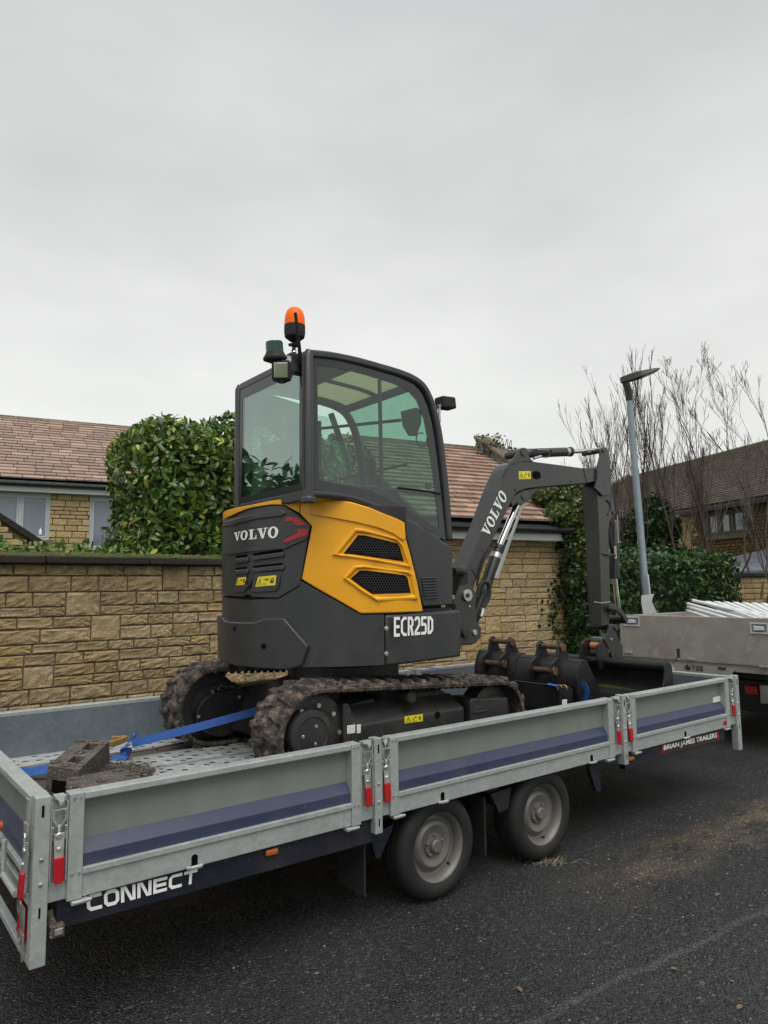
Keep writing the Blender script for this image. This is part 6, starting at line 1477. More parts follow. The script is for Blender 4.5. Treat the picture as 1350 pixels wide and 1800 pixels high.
# near side: sill following the yellow panel, glass, printed border, sliding rail
low_px = [(541, 866), (580, 868), (620, 874), (655, 886), (690, 901), (720, 917), (750, 937), (785, 960)]
lowp = smoothpath([onY(u, v, YN) for u, v in low_px], 4)
mb = MB(); mb.tube([p+Vector((0, .012, -.006)) for p in lowp], .024, 10); mb.build('side_sill', MT['charcoal_plastic'], EX, smooth=40)
mb = MB(); lq = [p for p in lowp if p.x > 1.72]; V = [Vector((p.x, YN-.0, p.z+.01)) for p in lq]; W_ = [Vector((p.x, YN-.0, p.z-.13)) for p in lq]; 
for i in range(len(V)-1): mb.add([V[i], V[i+1], W_[i+1], W_[i]], [(0,1,2,3)]); mb.add([V[i]+Vector((0, .03, 0)), V[i+1]+Vector((0, .03, 0)), W_[i+1]+Vector((0, .03, 0)), W_[i]+Vector((0, .03, 0))], [(0,1,2,3)])
mb.build('lower_side_panel', MT['black_paint'], EX)
outer = [onY(u, v, YN) for u, v in [(553, 628), (600, 635), (650, 648), (700, 663), (728, 676), (742, 692), (752, 716), (762, 760), (770, 820), (777, 880), (784, 950), (735, 922), (690, 895), (650, 879), (600, 866), (553, 860)]]
inner = [onY(u, v, YN) for u, v in [(558, 641), (600, 648), (645, 660), (690, 674), (714, 684), (732, 704), (744, 735), (752, 775), (760, 825), (766, 880), (772, 930), (730, 906), (690, 880), (652, 862), (600, 852), (560, 843)]]
mb = MB(); mb.add([Vector((p.x, YN+.004, p.z)) for p in outer], [tuple(range(len(outer)))]); sw = mb.build('side_window', MT['cab_glass'], EX)
mb = MB(); n = len(outer)
for i in range(n): j = (i+1) % n; mb.add([Vector((p.x, YN+.0015, p.z)) for p in (outer[i], outer[j], inner[j], inner[i])], [(0,1,2,3)])
mb.build('printed_border', MT['painted_frit'], sw)
mb = MB(); mb.add([Vector((p.x, YN+.001, p.z)) for p in [outer[0]+Vector((-.08, 0, .0)), outer[0], outer[-1], outer[-1]+Vector((-.08, 0, 0))]], [(0,1,2,3)]); mb.build('pillar_cover', MT['charcoal_plastic'], EX)
mb = MB(); a = onY(667, 668, YN+.012); b = onY(671, 866, YN+.012); mb.obox((a+b)/2, (.010, 0, 0), (0, .006, 0), (b-a)/2); mb.build('sliding_rail', MT['black_paint'], sw)
mb = MB(); mb.tube([onY(556, 849, YN+.02), onY(640, 856, YN+.02), onY(700, 862, YN+.02), onY(776, 872, YN+.02)], .013, 8); mb.build('window_rail', MT['black_paint'], sw)
mb = MB(); q = onY(753, 854, YN+.015); mb.obox(q, (.02, 0, 0), (0, .01, 0), (0, 0, .02)); mb.build('window_catch', MT['black_paint'], sw, bevel=.004)
# far side: door frame with its rounded window
ysid = YFAR-.012
dzt = XZ[0][1]-.16; dzb = 2.16
def sidering(outer_, inner_, y, t, name, mat):
    n = len(outer_); mb = MB()
    for i in range(n):
        j = (i+1) % n; a, b, c, d = outer_[i], outer_[j], inner_[j], inner_[i]
        mb.prism([(a[0], y, a[1]), (b[0], y, b[1]), (c[0], y, c[1]), (d[0], y, d[1])], (0, t, 0))
    return mb.build(name, MT[mat], EX)
o1 = [(XR+.02, 2.10), (XR+.02, XZ[0][1]-.03), (1.60, XZ[0][1]-.04), (1.84, XZ[0][1]-.07), (1.86, 2.4), (1.86, 2.10)]
i1 = [(XR+.07, 2.17), (XR+.07, 2.62), (1.55, 2.66), (1.68, 2.60), (1.76, 2.4), (1.78, 2.17)]
sidering(o1, i1, ysid, -.04, 'door_frame', 'charcoal_plastic')
mb = MB(); mb.add([(XR+.06, ysid-.015, 2.1), (2.30, ysid-.015, 2.1), (2.24, ysid-.015, 2.55), (2.12, ysid-.015, 2.78), (XR+.06, ysid-.015, 2.80)], [(0,1,2,3,4)]); mb.build('door_window', MT['cab_glass'], EX)
mb = MB(); mb.tube([(2.30, YFAR, 1.5), (2.30, YFAR, 2.1), (2.24, YFAR, 2.5), (2.10, YFAR, 2.82)], .022, 10); mb.tube([(1.98, ysid-.02, 1.5), (1.98, ysid-.02, 2.74)], .018, 8); mb.build('front_pillar', MT['charcoal_plastic'], EX)
mb = MB(); mb.box(XR+.05, 2.34, YFAR-.03, YFAR, 1.46, 2.12); mb.build('door', MT['charcoal_plastic'], EX, bevel=.01)
mb = MB(); mb.box(1.97, 2.36, YN+.03, YFAR-.03, 1.47, 1.52); mb.build('cab_floor', MT['black_rubber'], EX)
# seat, console, levers, belt, hanging monitor
mb = MB(); mb.prism([(1.50, .62, 2.10), (1.90, .62, 2.10), (1.92, .62, 2.17), (1.50, .62, 2.15)], (0, .44, 0)); mb.prism([(1.47, .64, 2.12), (1.57, .64, 2.12), (1.53, .64, 2.46), (1.50, .68, 2.50), (1.45, .68, 2.48)], (0, .40, 0)); mb.build('seat', MT['seat_fabric'], EX, bevel=.03, seg=3)
mb = MB(); mb.tube([(1.62, 1.10, 2.7), (1.64, 1.12, 2.3), (1.68, 1.10, 2.12)], .014, 6); mb.build('seat_belt', MT['orange_belt'], EX)
for y in (.56, 1.12):
    mb = MB(); mb.box(1.60, 1.95, y-.05, y+.05, 2.05, 2.16); mb.tube([(1.93, y, 2.15), (1.94, y, 2.26), (1.92, y, 2.30)], [.010, .010, .02], 8); mb.lathe((1.92, y, 2.28), (0, 0, 1), [(.018, 0), (.024, .03), (.022, .08), (.01, .10)], 12); mb.build('control_lever', MT['seat_fabric'], EX, bevel=.004)
mb = MB(); mb.box(2.02, 2.16, YFAR-.20, YFAR-.06, 1.5, 2.28); mb.build('console', MT['seat_fabric'], EX, bevel=.02)
for y in (.72, .92): mb = MB(); mb.tube([(2.16, y, 1.5), (2.12, y, 1.75), (2.06, y, 1.98)], [.012, .012, .016], 8); mb.build('travel_lever', MT['seat_fabric'], EX)
mp = [onY(u, v, .95) for u, v in ((708, 722), (733, 716), (742, 722), (741, 745), (733, 766), (722, 765), (712, 748))]
mb = MB(); mb.prism(mp, (0, .03, 0)); mb.build('monitor', MT['black_paint'], EX, bevel=.006)
mb = MB(); cc = onY(741, 773, .95); mb.tube([cc+Vector((math.cos(t)*.05, 0, math.sin(t)*.05)) for t in np.linspace(1.2, 6.6, 16)], .005, 5); mb.tube([(2.10, .5, 2.62), (1.95, YFAR-.05, 2.68)], .010, 6); mb.tube([(2.14, .5, 2.35), (2.14, YFAR-.05, 2.35)], .008, 6); mb.build('cable', MT['black_rubber'], EX)
mb = MB(); mb.tube([onY(700, 857, YN-.006), onY(755, 864, YN-.006), onY(776, 868, YN-.006)], .006, 6); mb.build('handrail', MT['black_paint'], EX)
# beacon, work lights, aerial on the rear corner of the roof
YB = .47
bc = onY(518, 592, YB); k = 1/ (F_PX/ (bc-CPOS).dot(_f))
def up(p, z): return Vector((p.x, p.y, p.z+z))
bb = onY(518, 600, YB); R_ = .072*1.0
R_ = 18.5*k
mb = MB(); mb.lathe(bb, (0, 0, 1), [(R_*.45, 0), (R_*.93, .022), (R_, .045), (R_, .088)], 32); be_ = mb.build('beacon_base', MT['black_rubber'], EX, smooth=40)
mb = MB(); mb.lathe(up(bb, .088), (0, 0, 1), [(R_*.985, 0), (R_*.97, .03), (R_*.93, .052), (R_*.80, .078), (R_*.55, .096), (R_*.25, .104), (.002, .105)], 32); mb.build('beacon_lens', MT['orange_lens'], be_, smooth=60)
for (u, v, w) in ((518, 604, .014), (516.5, 612, .010)): q = onY(u, v, YB); mb = MB(); mb.lathe(up(q, -.02), (0, 0, 1), [(w, 0), (w*1.5, .006), (w, .012), (w, .05)], 12); mb.build('beacon_stem', MT['black_rubber'], EX, smooth=40)
q = onY(511, 606, YB); mb = MB(); mb.obox(q, (.012, 0, .004), (0, .006, 0), (-.003, 0, .008)); mb.build('wing_nut', MT['black_rubber'], EX, bevel=.003)
q = onY(517, 622, YB); mb = MB(); mb.lathe(up(q, -.012), (0, 0, 1), [(.022, 0), (.024, .008), (.014, .02), (.012, .03)], 14); mb.build('stem_socket', MT['chrome'], EX, smooth=40)
mb = MB(); q = onY(522, 641, YB+.01); mb.obox(q, (.055, 0, 0), (0, .03, 0), (0, 0, .055)); mb.tube([onY(502, 640, YB), onY(535, 628, YB)], .018, 8); mb.build('lamp_bracket', MT['black_paint'], EX, bevel=.01)
q = onY(507, 635, YB-.04); mb = MB(); mb.obox(q, (.016, 0, 0), (0, .003, 0), (0, 0, .030)); mb.build('bracket_plate', MT['chrome'], EX, bevel=.002)
gq = onY(484, 627, YB); rg = 15.5*k
mb = MB(); mb.lathe(up(gq, -.012), Vector((-.12, -.05, 1)), [(.02, -.025), (rg*1.33, -.006), (rg*1.36, .004), (rg*1.02, .030), (rg*1.0, .034)], 28); gb_ = mb.build('green_beacon_base', MT['black_rubber'], EX, smooth=35)
mb = MB(); mb.lathe(up(gq, .021)+Vector((-.004, -.002, 0)), Vector((-.12, -.05, 1)), [(rg*.98, 0), (rg*.96, .050), (rg*.9, .058), (.002, .060)], 28); mb.build('green_lens', MT['green_lens'], gb_, smooth=35)
wq = onY(495, 652, YB-.02)
wd_ = Vector((-.55, -.75, -.18)).normalized(); ws = wd_.cross(Vector((0, 0, 1))).normalized(); wu = ws.cross(wd_).normalized()
mb = MB(); mb.obox(wq, wd_*.035, ws*.050, wu*.055); wl_ = mb.build('work_light', MT['black_rubber'], EX, bevel=.014, seg=3)
mb = MB(); mb.obox(wq+wd_*.036, wd_*.003, ws*.036, wu*.040); mb.build('reflector_lens', MT['chrome'], wl_, bevel=.006)
mb = MB(); mb.tube(smoothpath([onY(u, v, YB-.02) for u, v in ((481, 658), (484, 668), (494, 673), (505, 670), (512, 662), (516, 652))], 4), .005, 6); mb.tube(smoothpath([onY(u, v, YB) for u, v in ((530, 655), (529, 668), (532, 682))], 4), .004, 5); mb.build('lamp_cable', MT['black_rubber'], EX)
mb = MB(); mb.tube([onY(519, 549, YB-.12), onY(524, 590, YB-.09), onY(529, 640, YB-.03)], [.009, .009, .012], 8); mb.build('aerial', MT['black_rubber'], EX)
# front mirror lamp
q = onY(783, 709, .62); mb = MB(); mb.obox(q, (.060, 0, .004), (0, .045, 0), (-.005, 0, .040)); m_ = mb.build('front_work_light', MT['black_rubber'], EX, bevel=.012)
mb = MB(); a = onY(770, 716, .60); mb.tube([a, onY(776, 712, .61)], .012, 8); mb.tube([onY(772, 715, .6), onY(773, 742, .6)], .010, 6); mb.build('lamp_bracket', MT['zinc'], EX)

# ---- boom, arm and rams (side face nearest the camera at y = .82, far face at .98)
YA, YB_ = .815, .975; TH = YB_-YA; YM = (YA+YB_)/2
def slab(name, px_, y, t, mat='boom_paint', bevel=.006, par=EX, sm=0):
    P = [onY(u, v, y) for u, v in px_]
    if sm: P = smoothpath(P, sm, True)
    mb = MB(); mb.prism(P, (0, t, 0)); return mb.build(name, MT[mat], par, bevel=bevel, ang=50)
boom = [(813, 1009), (822, 993), (850, 930), (875, 862), (886, 836), (892, 824), (899, 815), (908, 810.5), (920, 809), (940, 811.5), (982, 817), (1026, 823), (1046, 822), (1056, 826), (1061, 833), (1058, 842), (1048, 846), (1030, 850), (1000, 852), (959, 855.5), (930, 858.5), (918, 861), (908, 867), (902, 875), (896, 889), (876, 928), (857, 967), (845, 1000), (837, 1021), (829, 1046), (815, 1046)]
bo_ = slab('boom', boom, YA, TH); bo_['label'] = 'charcoal boom with white lettering down its side'
slab('ram_lug', [(899, 884), (905, 871), (916, 862), (945, 857), (952, 860), (938, 868), (929, 881), (918, 887), (909, 886), (900, 892)], YA+.02, TH-.04, bevel=.004)
def pin(u, v, y0, y1, r, name='pin', mat='boom_paint', par=EX):
    q = onY(u, v, y0); mb = MB(); mb.cyl(q, (q.x, y1, q.z), r, 20); return mb.build(name, MT[mat], par, bevel=.003, smooth=None)
for y0, t in ((YA-.004, .018), (YB_-.014, .018)):
    slab('ram_bracket', [(885, 836), (890, 822), (898, 811), (906, 802), (914, 789), (920, 786.5), (926, 788), (930, 795), (931, 804), (938, 811), (922, 811.5), (908, 813), (899, 818), (891, 828)], y0, t, bevel=.003)
    slab('ram_ear', [(899, 884), (903, 873), (914, 866), (926, 862), (933, 868), (931, 877), (924, 884), (915, 887), (908, 884), (901, 890)], y0, t, bevel=.003)
pin(921.6, 795.5, YA-.012, YB_+.01, .030); pin(921.6, 873.5, YA-.012, YB_+.01, .026); pin(1058, 832, YA-.012, YB_+.01, .022)
# cross hole, sticker, small bosses
f_ = [onY(u, v, YA-.0008) for u, v in ((935, 834), (937, 829), (943, 827.5), (949, 830), (951, 836), (949, 841), (943, 843), (937, 840.5))]; mb = MB(); mb.add(f_, [tuple(range(8))]); mb.build('boom_hole', MT['mesh_black'], EX)
sticker('sticker', EX, onY(912, 842.5, YA), onY(933, 842, YA), onY(932.5, 828, YA), onY(911.5, 828.5, YA), (0, -1, 0), 'yellow_sticker', 'warn')
for u, v in ((906, 861), (1004, 846), (848, 967), (864, 932)): q = onY(u, v, YA); mb = MB(); mb.cyl(q, q+Vector((0, -.006, 0)), .010, 12); mb.build('boss', MT['boom_paint'], EX)
lettering('lettering', 'VOLVO', quadmap(onY(857.5, 945.5, YA), onY(891.5, 873.5, YA), onY(880, 858, YA), onY(845.5, 934, YA), (0, -1, 0)), 'white_print', EX, 'slab', gap=.06, off=.002)
# weld seam bands
for a, b in (((1025, 823), (1032, 850)), ((829, 1000), (842, 1021))):
    A, B = onY(*a, YA-.001), onY(*b, YA-.001); mb = MB(); mb.tube([A, B], .004, 5); mb.build('weld_seam', MT['boom_paint'], EX)
# arm ram
A = onY(926, 797, YM); B = onY(1003, 794, YM); C_ = onY(1062, 790, YM)
mb = MB(); mb.lathe(A, B-A, [(.02, -.03), (.030, -.01), (.038, .02), (.038, (B-A).length-.02), (.042, (B-A).length-.018), (.042, (B-A).length), (.030, (B-A).length+.004)], 24); mb.build('arm_ram', MT['boom_paint'], EX, smooth=35)
mb = MB(); mb.cyl(B, C_, .018, 16); mb.build('ram_rod', MT['chrome'], EX, smooth=40)
mb = MB(); mb.tube(smoothpath([onY(u, v, YA+.02) for u, v in ((938, 803), (938, 792), (955, 790.5), (967, 791), (968, 797), (962, 803), (950, 803), (938, 807))], 4), .007, 6); mb.build('hydraulic_pipe', MT['black_rubber'], EX)
mb = MB(); mb.tube([onY(938, 806, YA+.01), onY(951, 802, YA+.01)], .010, 8); mb.tube([onY(944, 790.6, YA+.01), onY(966, 791, YA+.01)], .004, 6); mb.build('pipe_fitting', MT['chrome'], EX)
q0, q1 = A+(B-A)*.86, A+(B-A)*.95; mb = MB(); mb.lathe(q0, q1-q0, [(.0388, 0), (.0388, .035)], 24, (0, 0)); mb.build('ram_label', MT['zinc'], EX)
# boom ram (two bright tubes and the guard) below the boom
A = onY(912, 878, YM); B = onY(878, 960, YM); C_ = onY(832, 1092, YM)
mb = MB(); mb.cyl(A, B, .026, 20); mb.build('ram_rod', MT['chrome'], EX, smooth=40)
mb = MB(); mb.lathe(B, C_-B, [(.030, -.004), (.047, .0), (.047, .03), (.043, .035), (.043, (C_-B).length-.05), (.035, (C_-B).length)], 24); mb.build('boom_ram', MT['boom_paint'], EX, smooth=35)
mb = MB(); gp_ = [onY(u, v, YA+.0) for u, v in ((919, 884), (922, 885), (876, 1018), (870, 1016))]; mb.prism(gp_, (0, .012, 0)); mb.build('rod_guard', MT['galvanised'], EX, bevel=.003)
q0 = B+(C_-B)*.06; mb = MB(); mb.lathe(q0, C_-B, [(.0445, .03), (.0445, .07)], 24, (0, 0)); mb.build('ram_label', MT['zinc'], EX)
mb = MB(); mb.tube(smoothpath([onY(u, v, YA-.01) for u, v in ((843, 1085), (848, 1070), (858, 1052), (860, 1035), (857, 1025), (848, 1024), (842, 1034), (838, 1050))], 5), .015, 8); mb.tube(smoothpath([onY(u, v, YA-.01) for u, v in ((862, 965), (850, 985), (842, 1012), (838, 1030))], 5), .010, 6); mb.build('hydraulic_hose', MT['black_rubber'], EX)
mb = MB(); mb.tube([onY(849, 1070, YA-.012), onY(845, 1084, YA-.012)], .018, 10); mb.build('hose_fitting', MT['zinc'], EX)
mb = MB(); mb.tube([onY(852, 982, YA+.01), onY(838, 1018, YA+.01)], .005, 6); mb.tube([onY(855, 984, YA+.01), onY(841, 1020, YA+.01)], .005, 6); mb.build('steel_pipe', MT['brass_pin'], EX)
# swing post / king post
for y0, t in ((YA-.05, .03), (YB_+.02, .03)):
    slab('king_post_plate', [(806, 1046), (812, 1030), (822, 1028), (833, 1035), (838, 1048), (836, 1070), (838, 1092), (846, 1104), (846, 1120), (836, 1131), (806, 1136), (800, 1120), (801, 1062)], y0, t, bevel=.006)
mb = MB(); a = onY(812, 1048, YA); b = onY(832, 1130, YA); mb.box(a.x+.0, b.x-.03, YA-.02, YB_+.02, b.z, a.z-.02); mb.build('king_post', MT['boom_paint'], EX, bevel=.01)
mb = MB(); mb.box(XF-.02, onY(815, 1100, YM).x, YM-.09, YM+.12, 1.20, 1.30); mb.box(XF-.02, onY(812, 1060, YM).x, YM-.09, YM+.12, 1.36, 1.44); mb.cyl((onY(818, 1100, YM).x, YM, 1.19), (onY(818, 1100, YM).x, YM, 1.46), .05, 20); mb.build('swing_bracket', MT['boom_paint'], EX, bevel=.008)
pin(823.5, 1046.5, YA-.070, YA-.05, .042, 'boom_foot_pin', 'zinc'); pin(823.5, 1046.5, YA-.078, YA-.07, .016, 'pin_bolt', 'boom_paint')
pin(836, 1112, YA-.064, YA-.05, .020, 'pin', 'zinc'); pin(820, 1113, YA-.075, YA-.05, .030, 'stop_block', 'undercarriage_paint'); pin(826, 1066, YA-.056, YA-.05, .010, 'bolt', 'zinc')
mb = MB(); mb.tube(smoothpath([onY(u, v, YA+.0) for u, v in ((798, 1005), (806, 1004), (815, 1010), (812, 1030), (806, 1050))], 4), .03, 8); mb.build('hose_bundle', MT['black_rubber'], EX)
# arm
YD = YA
arm = [(1050, 846), (1060, 852), (1073, 853), (1078, 876), (1081.5, 893), (1082, 905), (1077, 912), (1073, 917), (1072, 940), (1073, 1055), (1071.5, 1099), (1048, 1101), (1046, 1060), (1043, 1000), (1040, 930), (1036, 880), (1035, 856)]
arm = [(1049.5, 852), (1074, 850), (1078, 876), (1081.5, 893), (1082, 903), (1076, 910), (1072, 918), (1070, 935), (1073, 1055), (1071.5, 1099), (1058, 1101), (1057, 1060), (1055, 1000), (1053, 930), (1050.5, 880)]
ar = slab('arm', arm, YD, TH)
for v in ar.data.vertices:
    w = v.co+ORG[ar]
    if w.y > YD+.01: v.co.y = YD+.125+.035*min(1, max(0, (w.z-1.25)/1.2))-ORG[ar].y
ar['label'] = 'folded charcoal arm hanging nearly upright'
for y0, t in ((YD-.020, .018), (YB_+.002, .018)):
    slab('arm_ear', [(1046, 858), (1050, 842), (1050, 826), (1053, 812), (1056, 800), (1056, 791), (1060, 786), (1066, 786), (1069.5, 791), (1071, 803), (1073.5, 822), (1075, 852), (1074, 870), (1060, 872)], y0, t, bevel=.004)
slab('arm_head', [(1050, 838), (1047, 824), (1056, 818), (1070, 816), (1072, 830), (1072, 852), (1050, 852)], YD+.004, TH-.008, bevel=.004)
pin(1062, 791, YD-.03, YB_+.03, .022); pin(1080, 901, YD-.01, YB_+.01, .018)
mb = MB(); cc = onY(1066, 892, YD-.003); mb.tube([cc+Vector((math.sin(t)*.06, 0, math.cos(t)*.062)) for t in np.linspace(.1, 3.0, 12)], .007, 6); mb.tube([onY(1059, 853, YD-.001), onY(1072, 853, YD-.001), onY(1074.5, 860, YD-.001), onY(1074, 900, YD-.001)], .003, 4); mb.build('lifting_ring', MT['boom_paint'], EX)
mb = MB(); mb.tube([onY(u, v, YD-.001) for u, v in ((1044.5, 1058), (1057, 1060), (1073, 1058))], .004, 5); mb.build('weld_seam', MT['galvanised'], EX)
mb = MB(); a = onY(1061, 974, YD-.01); mb.tube([a, onY(1082, 976, YD-.01)], .008, 6); mb.obox(onY(1071, 975, YD-.012), (.03, 0, 0), (0, .004, 0), (0, 0, .010)); mb.build('pipe_clamp', MT['boom_paint'], EX)
# bucket ram in front of the arm
A = onY(1079, 915, YM); B = onY(1080.5, 1017, YM); C_ = onY(1089, 1086, YM)
A.x += .02; 
mb = MB(); mb.lathe(A, B-A, [(.03, 0), (.042, .02), (.042, (B-A).length), (.03, (B-A).length+.003)], 20); mb.build('bucket_ram', MT['black_paint'], EX, smooth=35)
mb = MB(); mb.cyl(B, C_, .022, 16); mb.build('ram_rod', MT['chrome'], EX, smooth=40)
mb = MB(); mb.tube([onY(1085, 905, YD), onY(1086.5, 955, YD)], .004, 6); mb.tube([onY(1081, 960, YD), onY(1082, 982, YD)], .012, 8); mb.build('pipe_fitting', MT['zinc'], EX)
mb = MB(); mb.tube(smoothpath([onY(u, v, YM-.03) for u, v in ((1075, 918), (1071, 935), (1073, 955), (1080, 975))], 4), .016, 8); mb.build('hydraulic_hose', MT['black_rubber'], EX)
# link and quick hitch
q = onY(1068, 1068, YD); mb = MB(); mb.cyl((q.x, YD-.05, q.z), (q.x, YB_+.06, q.z), .034, 18); mb.build('link_pin', MT['boom_paint'], EX, bevel=.006)
q = onY(1091, 1089, YD); mb = MB(); mb.cyl((q.x, YD-.04, q.z), (q.x, YB_+.05, q.z), .034, 18); mb.build('link_pin', MT['black_paint'], EX, bevel=.006)
for y0 in (YD-.05, YB_+.025):
    mb = MB(); mb.strip(smoothpath([onY(u, v, YD-.04)+Vector((0, y0-YD+.04, 0)) for u, v in ((1068, 1066), (1078, 1068), (1088, 1075), (1096, 1086), (1100, 1093))], 4), (0, 1, 0), .024, .046); mb.build('link_arm', MT['boom_paint'], EX, bevel=.006)
q = onY(1075.5, 1103, YD); mb = MB(); mb.cyl((q.x, YD-.05, q.z), (q.x, YB_+.08, q.z), .026, 18); mb.build('hitch_pin', MT['boom_paint'], EX, bevel=.004)
for y0 in (YD-.035, YB_+.02):
    slab('hitch_plate', [(1070, 1112), (1072, 1100), (1077, 1097), (1082, 1101), (1084, 1115), (1090, 1128), (1095, 1135), (1095, 1162), (1078, 1160), (1070, 1138), (1062, 1124), (1064, 1117)], y0+(-.0), .022, bevel=.004)
mb = MB(); a, b = onY(1063, 1122, YD), onY(1075, 1160, YD); mb.box(a.x-.02, b.x+.06, YD-.01, YB_+.02, b.z+.02, a.z-.01); mb.build('hitch_body', MT['black_paint'], EX, bevel=.01)
xh = onY(1058, 1125, YD).x
mb = MB(); a, b = onX(1040, 1119, xh), onX(1060, 1128, xh); mb.box(xh-.02, xh+.05, b.y, a.y, b.z, a.z); mb.build('hitch_head', MT['galvanised_inner'], EX, bevel=.008)
a, b = onX(1040, 1130, xh), onX(1060, 1140, xh); mb = MB(); mb.cyl((xh, a.y, (a.z+b.z)/2), (xh, b.y, (a.z+b.z)/2), .034, 18); mb.build('hitch_roller', MT['copper_rust'], EX, bevel=.004)
a, b = onX(1040, 1142, xh), onX(1059, 1153, xh); mb = MB(); mb.cyl((xh, a.y, (a.z+b.z)/2), (xh, b.y, (a.z+b.z)/2), .040, 8); mb.build('hitch_jaw', MT['undercarriage_paint'], EX, bevel=.008)
pin(1069, 1145, YD-.045, YD-.02, .018, 'hitch_bolt', 'brass_pin'); pin(1076, 1124, YD-.043, YD-.03, .010, 'hitch_bolt', 'zinc')

# ------------------------------------------------------------------ buckets
def bucket(name_label, pos, W, tuber, prof, ears, opening, group='loose digging buckets', rad=None):
    """pos: (x, y centre, z) of the top tube; prof: side outline in (x, z) relative to the tube; closed side plates, curved shell"""
    x0, yc, z0 = pos; t = thing('bucket', name_label, 'bucket', (x0, yc, ZD), group); y0, y1 = yc-W/2, yc+W/2
    mb = MB(); mb.cyl((x0, y0, z0), (x0, y1, z0), tuber, 20); mb.build('top_tube', MT['bucket_paint'], t, smooth=40, bevel=.003)
    sh = smoothpath([(x0+a, 0, z0+b) for a, b in prof], 4)
    V = []; F = []; n = len(sh); th = .010
    for i, p in enumerate(sh):
        d = (sh[min(n-1, i+1)]-sh[max(0, i-1)]).normalized(); nn = Vector((-d.z, 0, d.x))
        for o, y in ((0, y0), (0, y1), (th, y1), (th, y0)): q = p+nn*o; V.append((q.x, y, q.z))
    for i in range(n-1):
        for k in range(4): F.append((i*4+k, (i+1)*4+k, (i+1)*4+(k+1) % 4, i*4+(k+1) % 4))
    F += [(0,1,2,3), tuple((n-1)*4+k for k in (3,2,1,0))]
    mb = MB(); mb.add(V, F); mb.build('shell', MT['bucket_paint'], t, smooth=40)
    for y, s in ((y0, -1), (y1, 1)):
        P = [(x0+a, y-.007 if s < 0 else y-.005, z0+b) for a, b in opening]
        mb = MB(); mb.prism(P, (0, .012, 0)); mb.build('side_plate', MT['bucket_paint'], t, bevel=.002)
    if ears:
        for s in (-1, 1):
            mb = MB(); mb.prism([(x0+a, yc+s*ears[0]/2-.011, z0+b) for a, b in ears[1]], (0, .022, 0)); mb.build('ear', MT['bucket_paint'], t, bevel=.004)
        for (a, b) in ears[2]:
            mb = MB(); mb.cyl((x0+a, yc-ears[0]/2-.02, z0+b), (x0+a, yc+ears[0]/2+.02, z0+b), .021, 16); mb.build('pin', MT['rust_pin'], t, bevel=.003)
            mb = MB()
            for s in (-1, 1): mb.cyl((x0+a, yc+s*(ears[0]/2+.008), z0+b), (x0+a, yc+s*(ears[0]/2+.026), z0+b), .036, 6)
            mb.build('pin_collar', MT['rust_pin'], t, bevel=.003)
    return t
earp = ([(-.02, -.14), (.10, -.10), (.12, .02), (.075, .055), (.05, .13), (.0, .165), (-.035, .13), (-.065, .04), (-.13, .0), (-.15, -.06), (-.12, -.14)], [(.005, .12), (-.10, -.055)])
# wide grading bucket held by the quick hitch
xt = 4.46; q = onX(1085, 1165, xt)
c0 = onX(962, 1157, xt).y; c1 = onX(1172, 1172, xt).y
gb2 = bucket('wide black grading bucket hanging in the quick hitch at the front of the trailer', (xt, (c0+c1)/2, q.z+.002), c0-c1, .036, [(.0, .03), (.045, 0), (.06, -.08), (.055, -.17), (.02, -.25), (-.06, -.30), (-.17, -.315), (-.27, -.312)],
             None, [(-.02, .035), (.03, .03), (.062, 0), (.072, -.10), (.065, -.18), (.03, -.265), (-.06, -.318), (-.17, -.328), (-.29, -.325), (-.25, -.29), (-.16, -.24), (-.09, -.17), (-.05, -.09), (-.035, 0)], group=None)
for ye in (onX(1033, 1150, xt).y, onX(1062, 1150, xt).y):
    mb = MB(); mb.prism([(xt-.07, ye-.01, q.z-.06), (xt+.06, ye-.01, q.z-.02), (xt+.05, ye-.01, q.z+.10), (xt-.03, ye-.01, q.z+.17), (xt-.09, ye-.01, q.z+.14), (xt-.11, ye-.01, q.z+.02)], (0, .02, 0)); mb.build('ear', MT['bucket_paint'], gb2, bevel=.004)
mb = MB(); mb.add([onX(1047, 1204, 4.2), onX(1062, 1202, 4.2), onX(1090, 1207, 4.2), onX(1117, 1212, 4.2), onX(1115, 1214, 4.2), onX(1080, 1210, 4.2), onX(1047, 1206, 4.2)], [tuple(range(7))])
tag(mb.build('green_film', MT['moss'], gb2), kind=None)
# two loose buckets between the tracks and the front
bk = [(.0, .03), (-.05, .0), (-.085, -.09), (-.09, -.20), (-.05, -.30), (.06, -.36), (.18, -.37)]
op = [(.03, .035), (-.03, .04), (-.062, .0), (-.095, -.09), (-.10, -.20), (-.06, -.31), (.05, -.368), (.20, -.375), (.24, -.30), (.16, -.16), (.08, -.04)]
xa = 3.95; q1_ = onX(995, 1166, xa); yr_ = onX(1026, 1170, xa).y; yl_ = onX(905, 1160, xa).y; W1 = yl_-yr_
ycm = onX(957, 1165, xa).y
bA = bucket('black digging bucket with rusty pins just left of the wide bucket', (xa, yr_+.31, q1_.z), .62, .040, bk, (.20, *earp), op)
xb = 3.98; yb0 = onX(915, 1160, xb).y
bB = bucket('black digging bucket with rusty pins furthest left beside the far side board', (xb, yb0+.21, q1_.z+.01), .46, .040, bk, (.20, *earp), op)
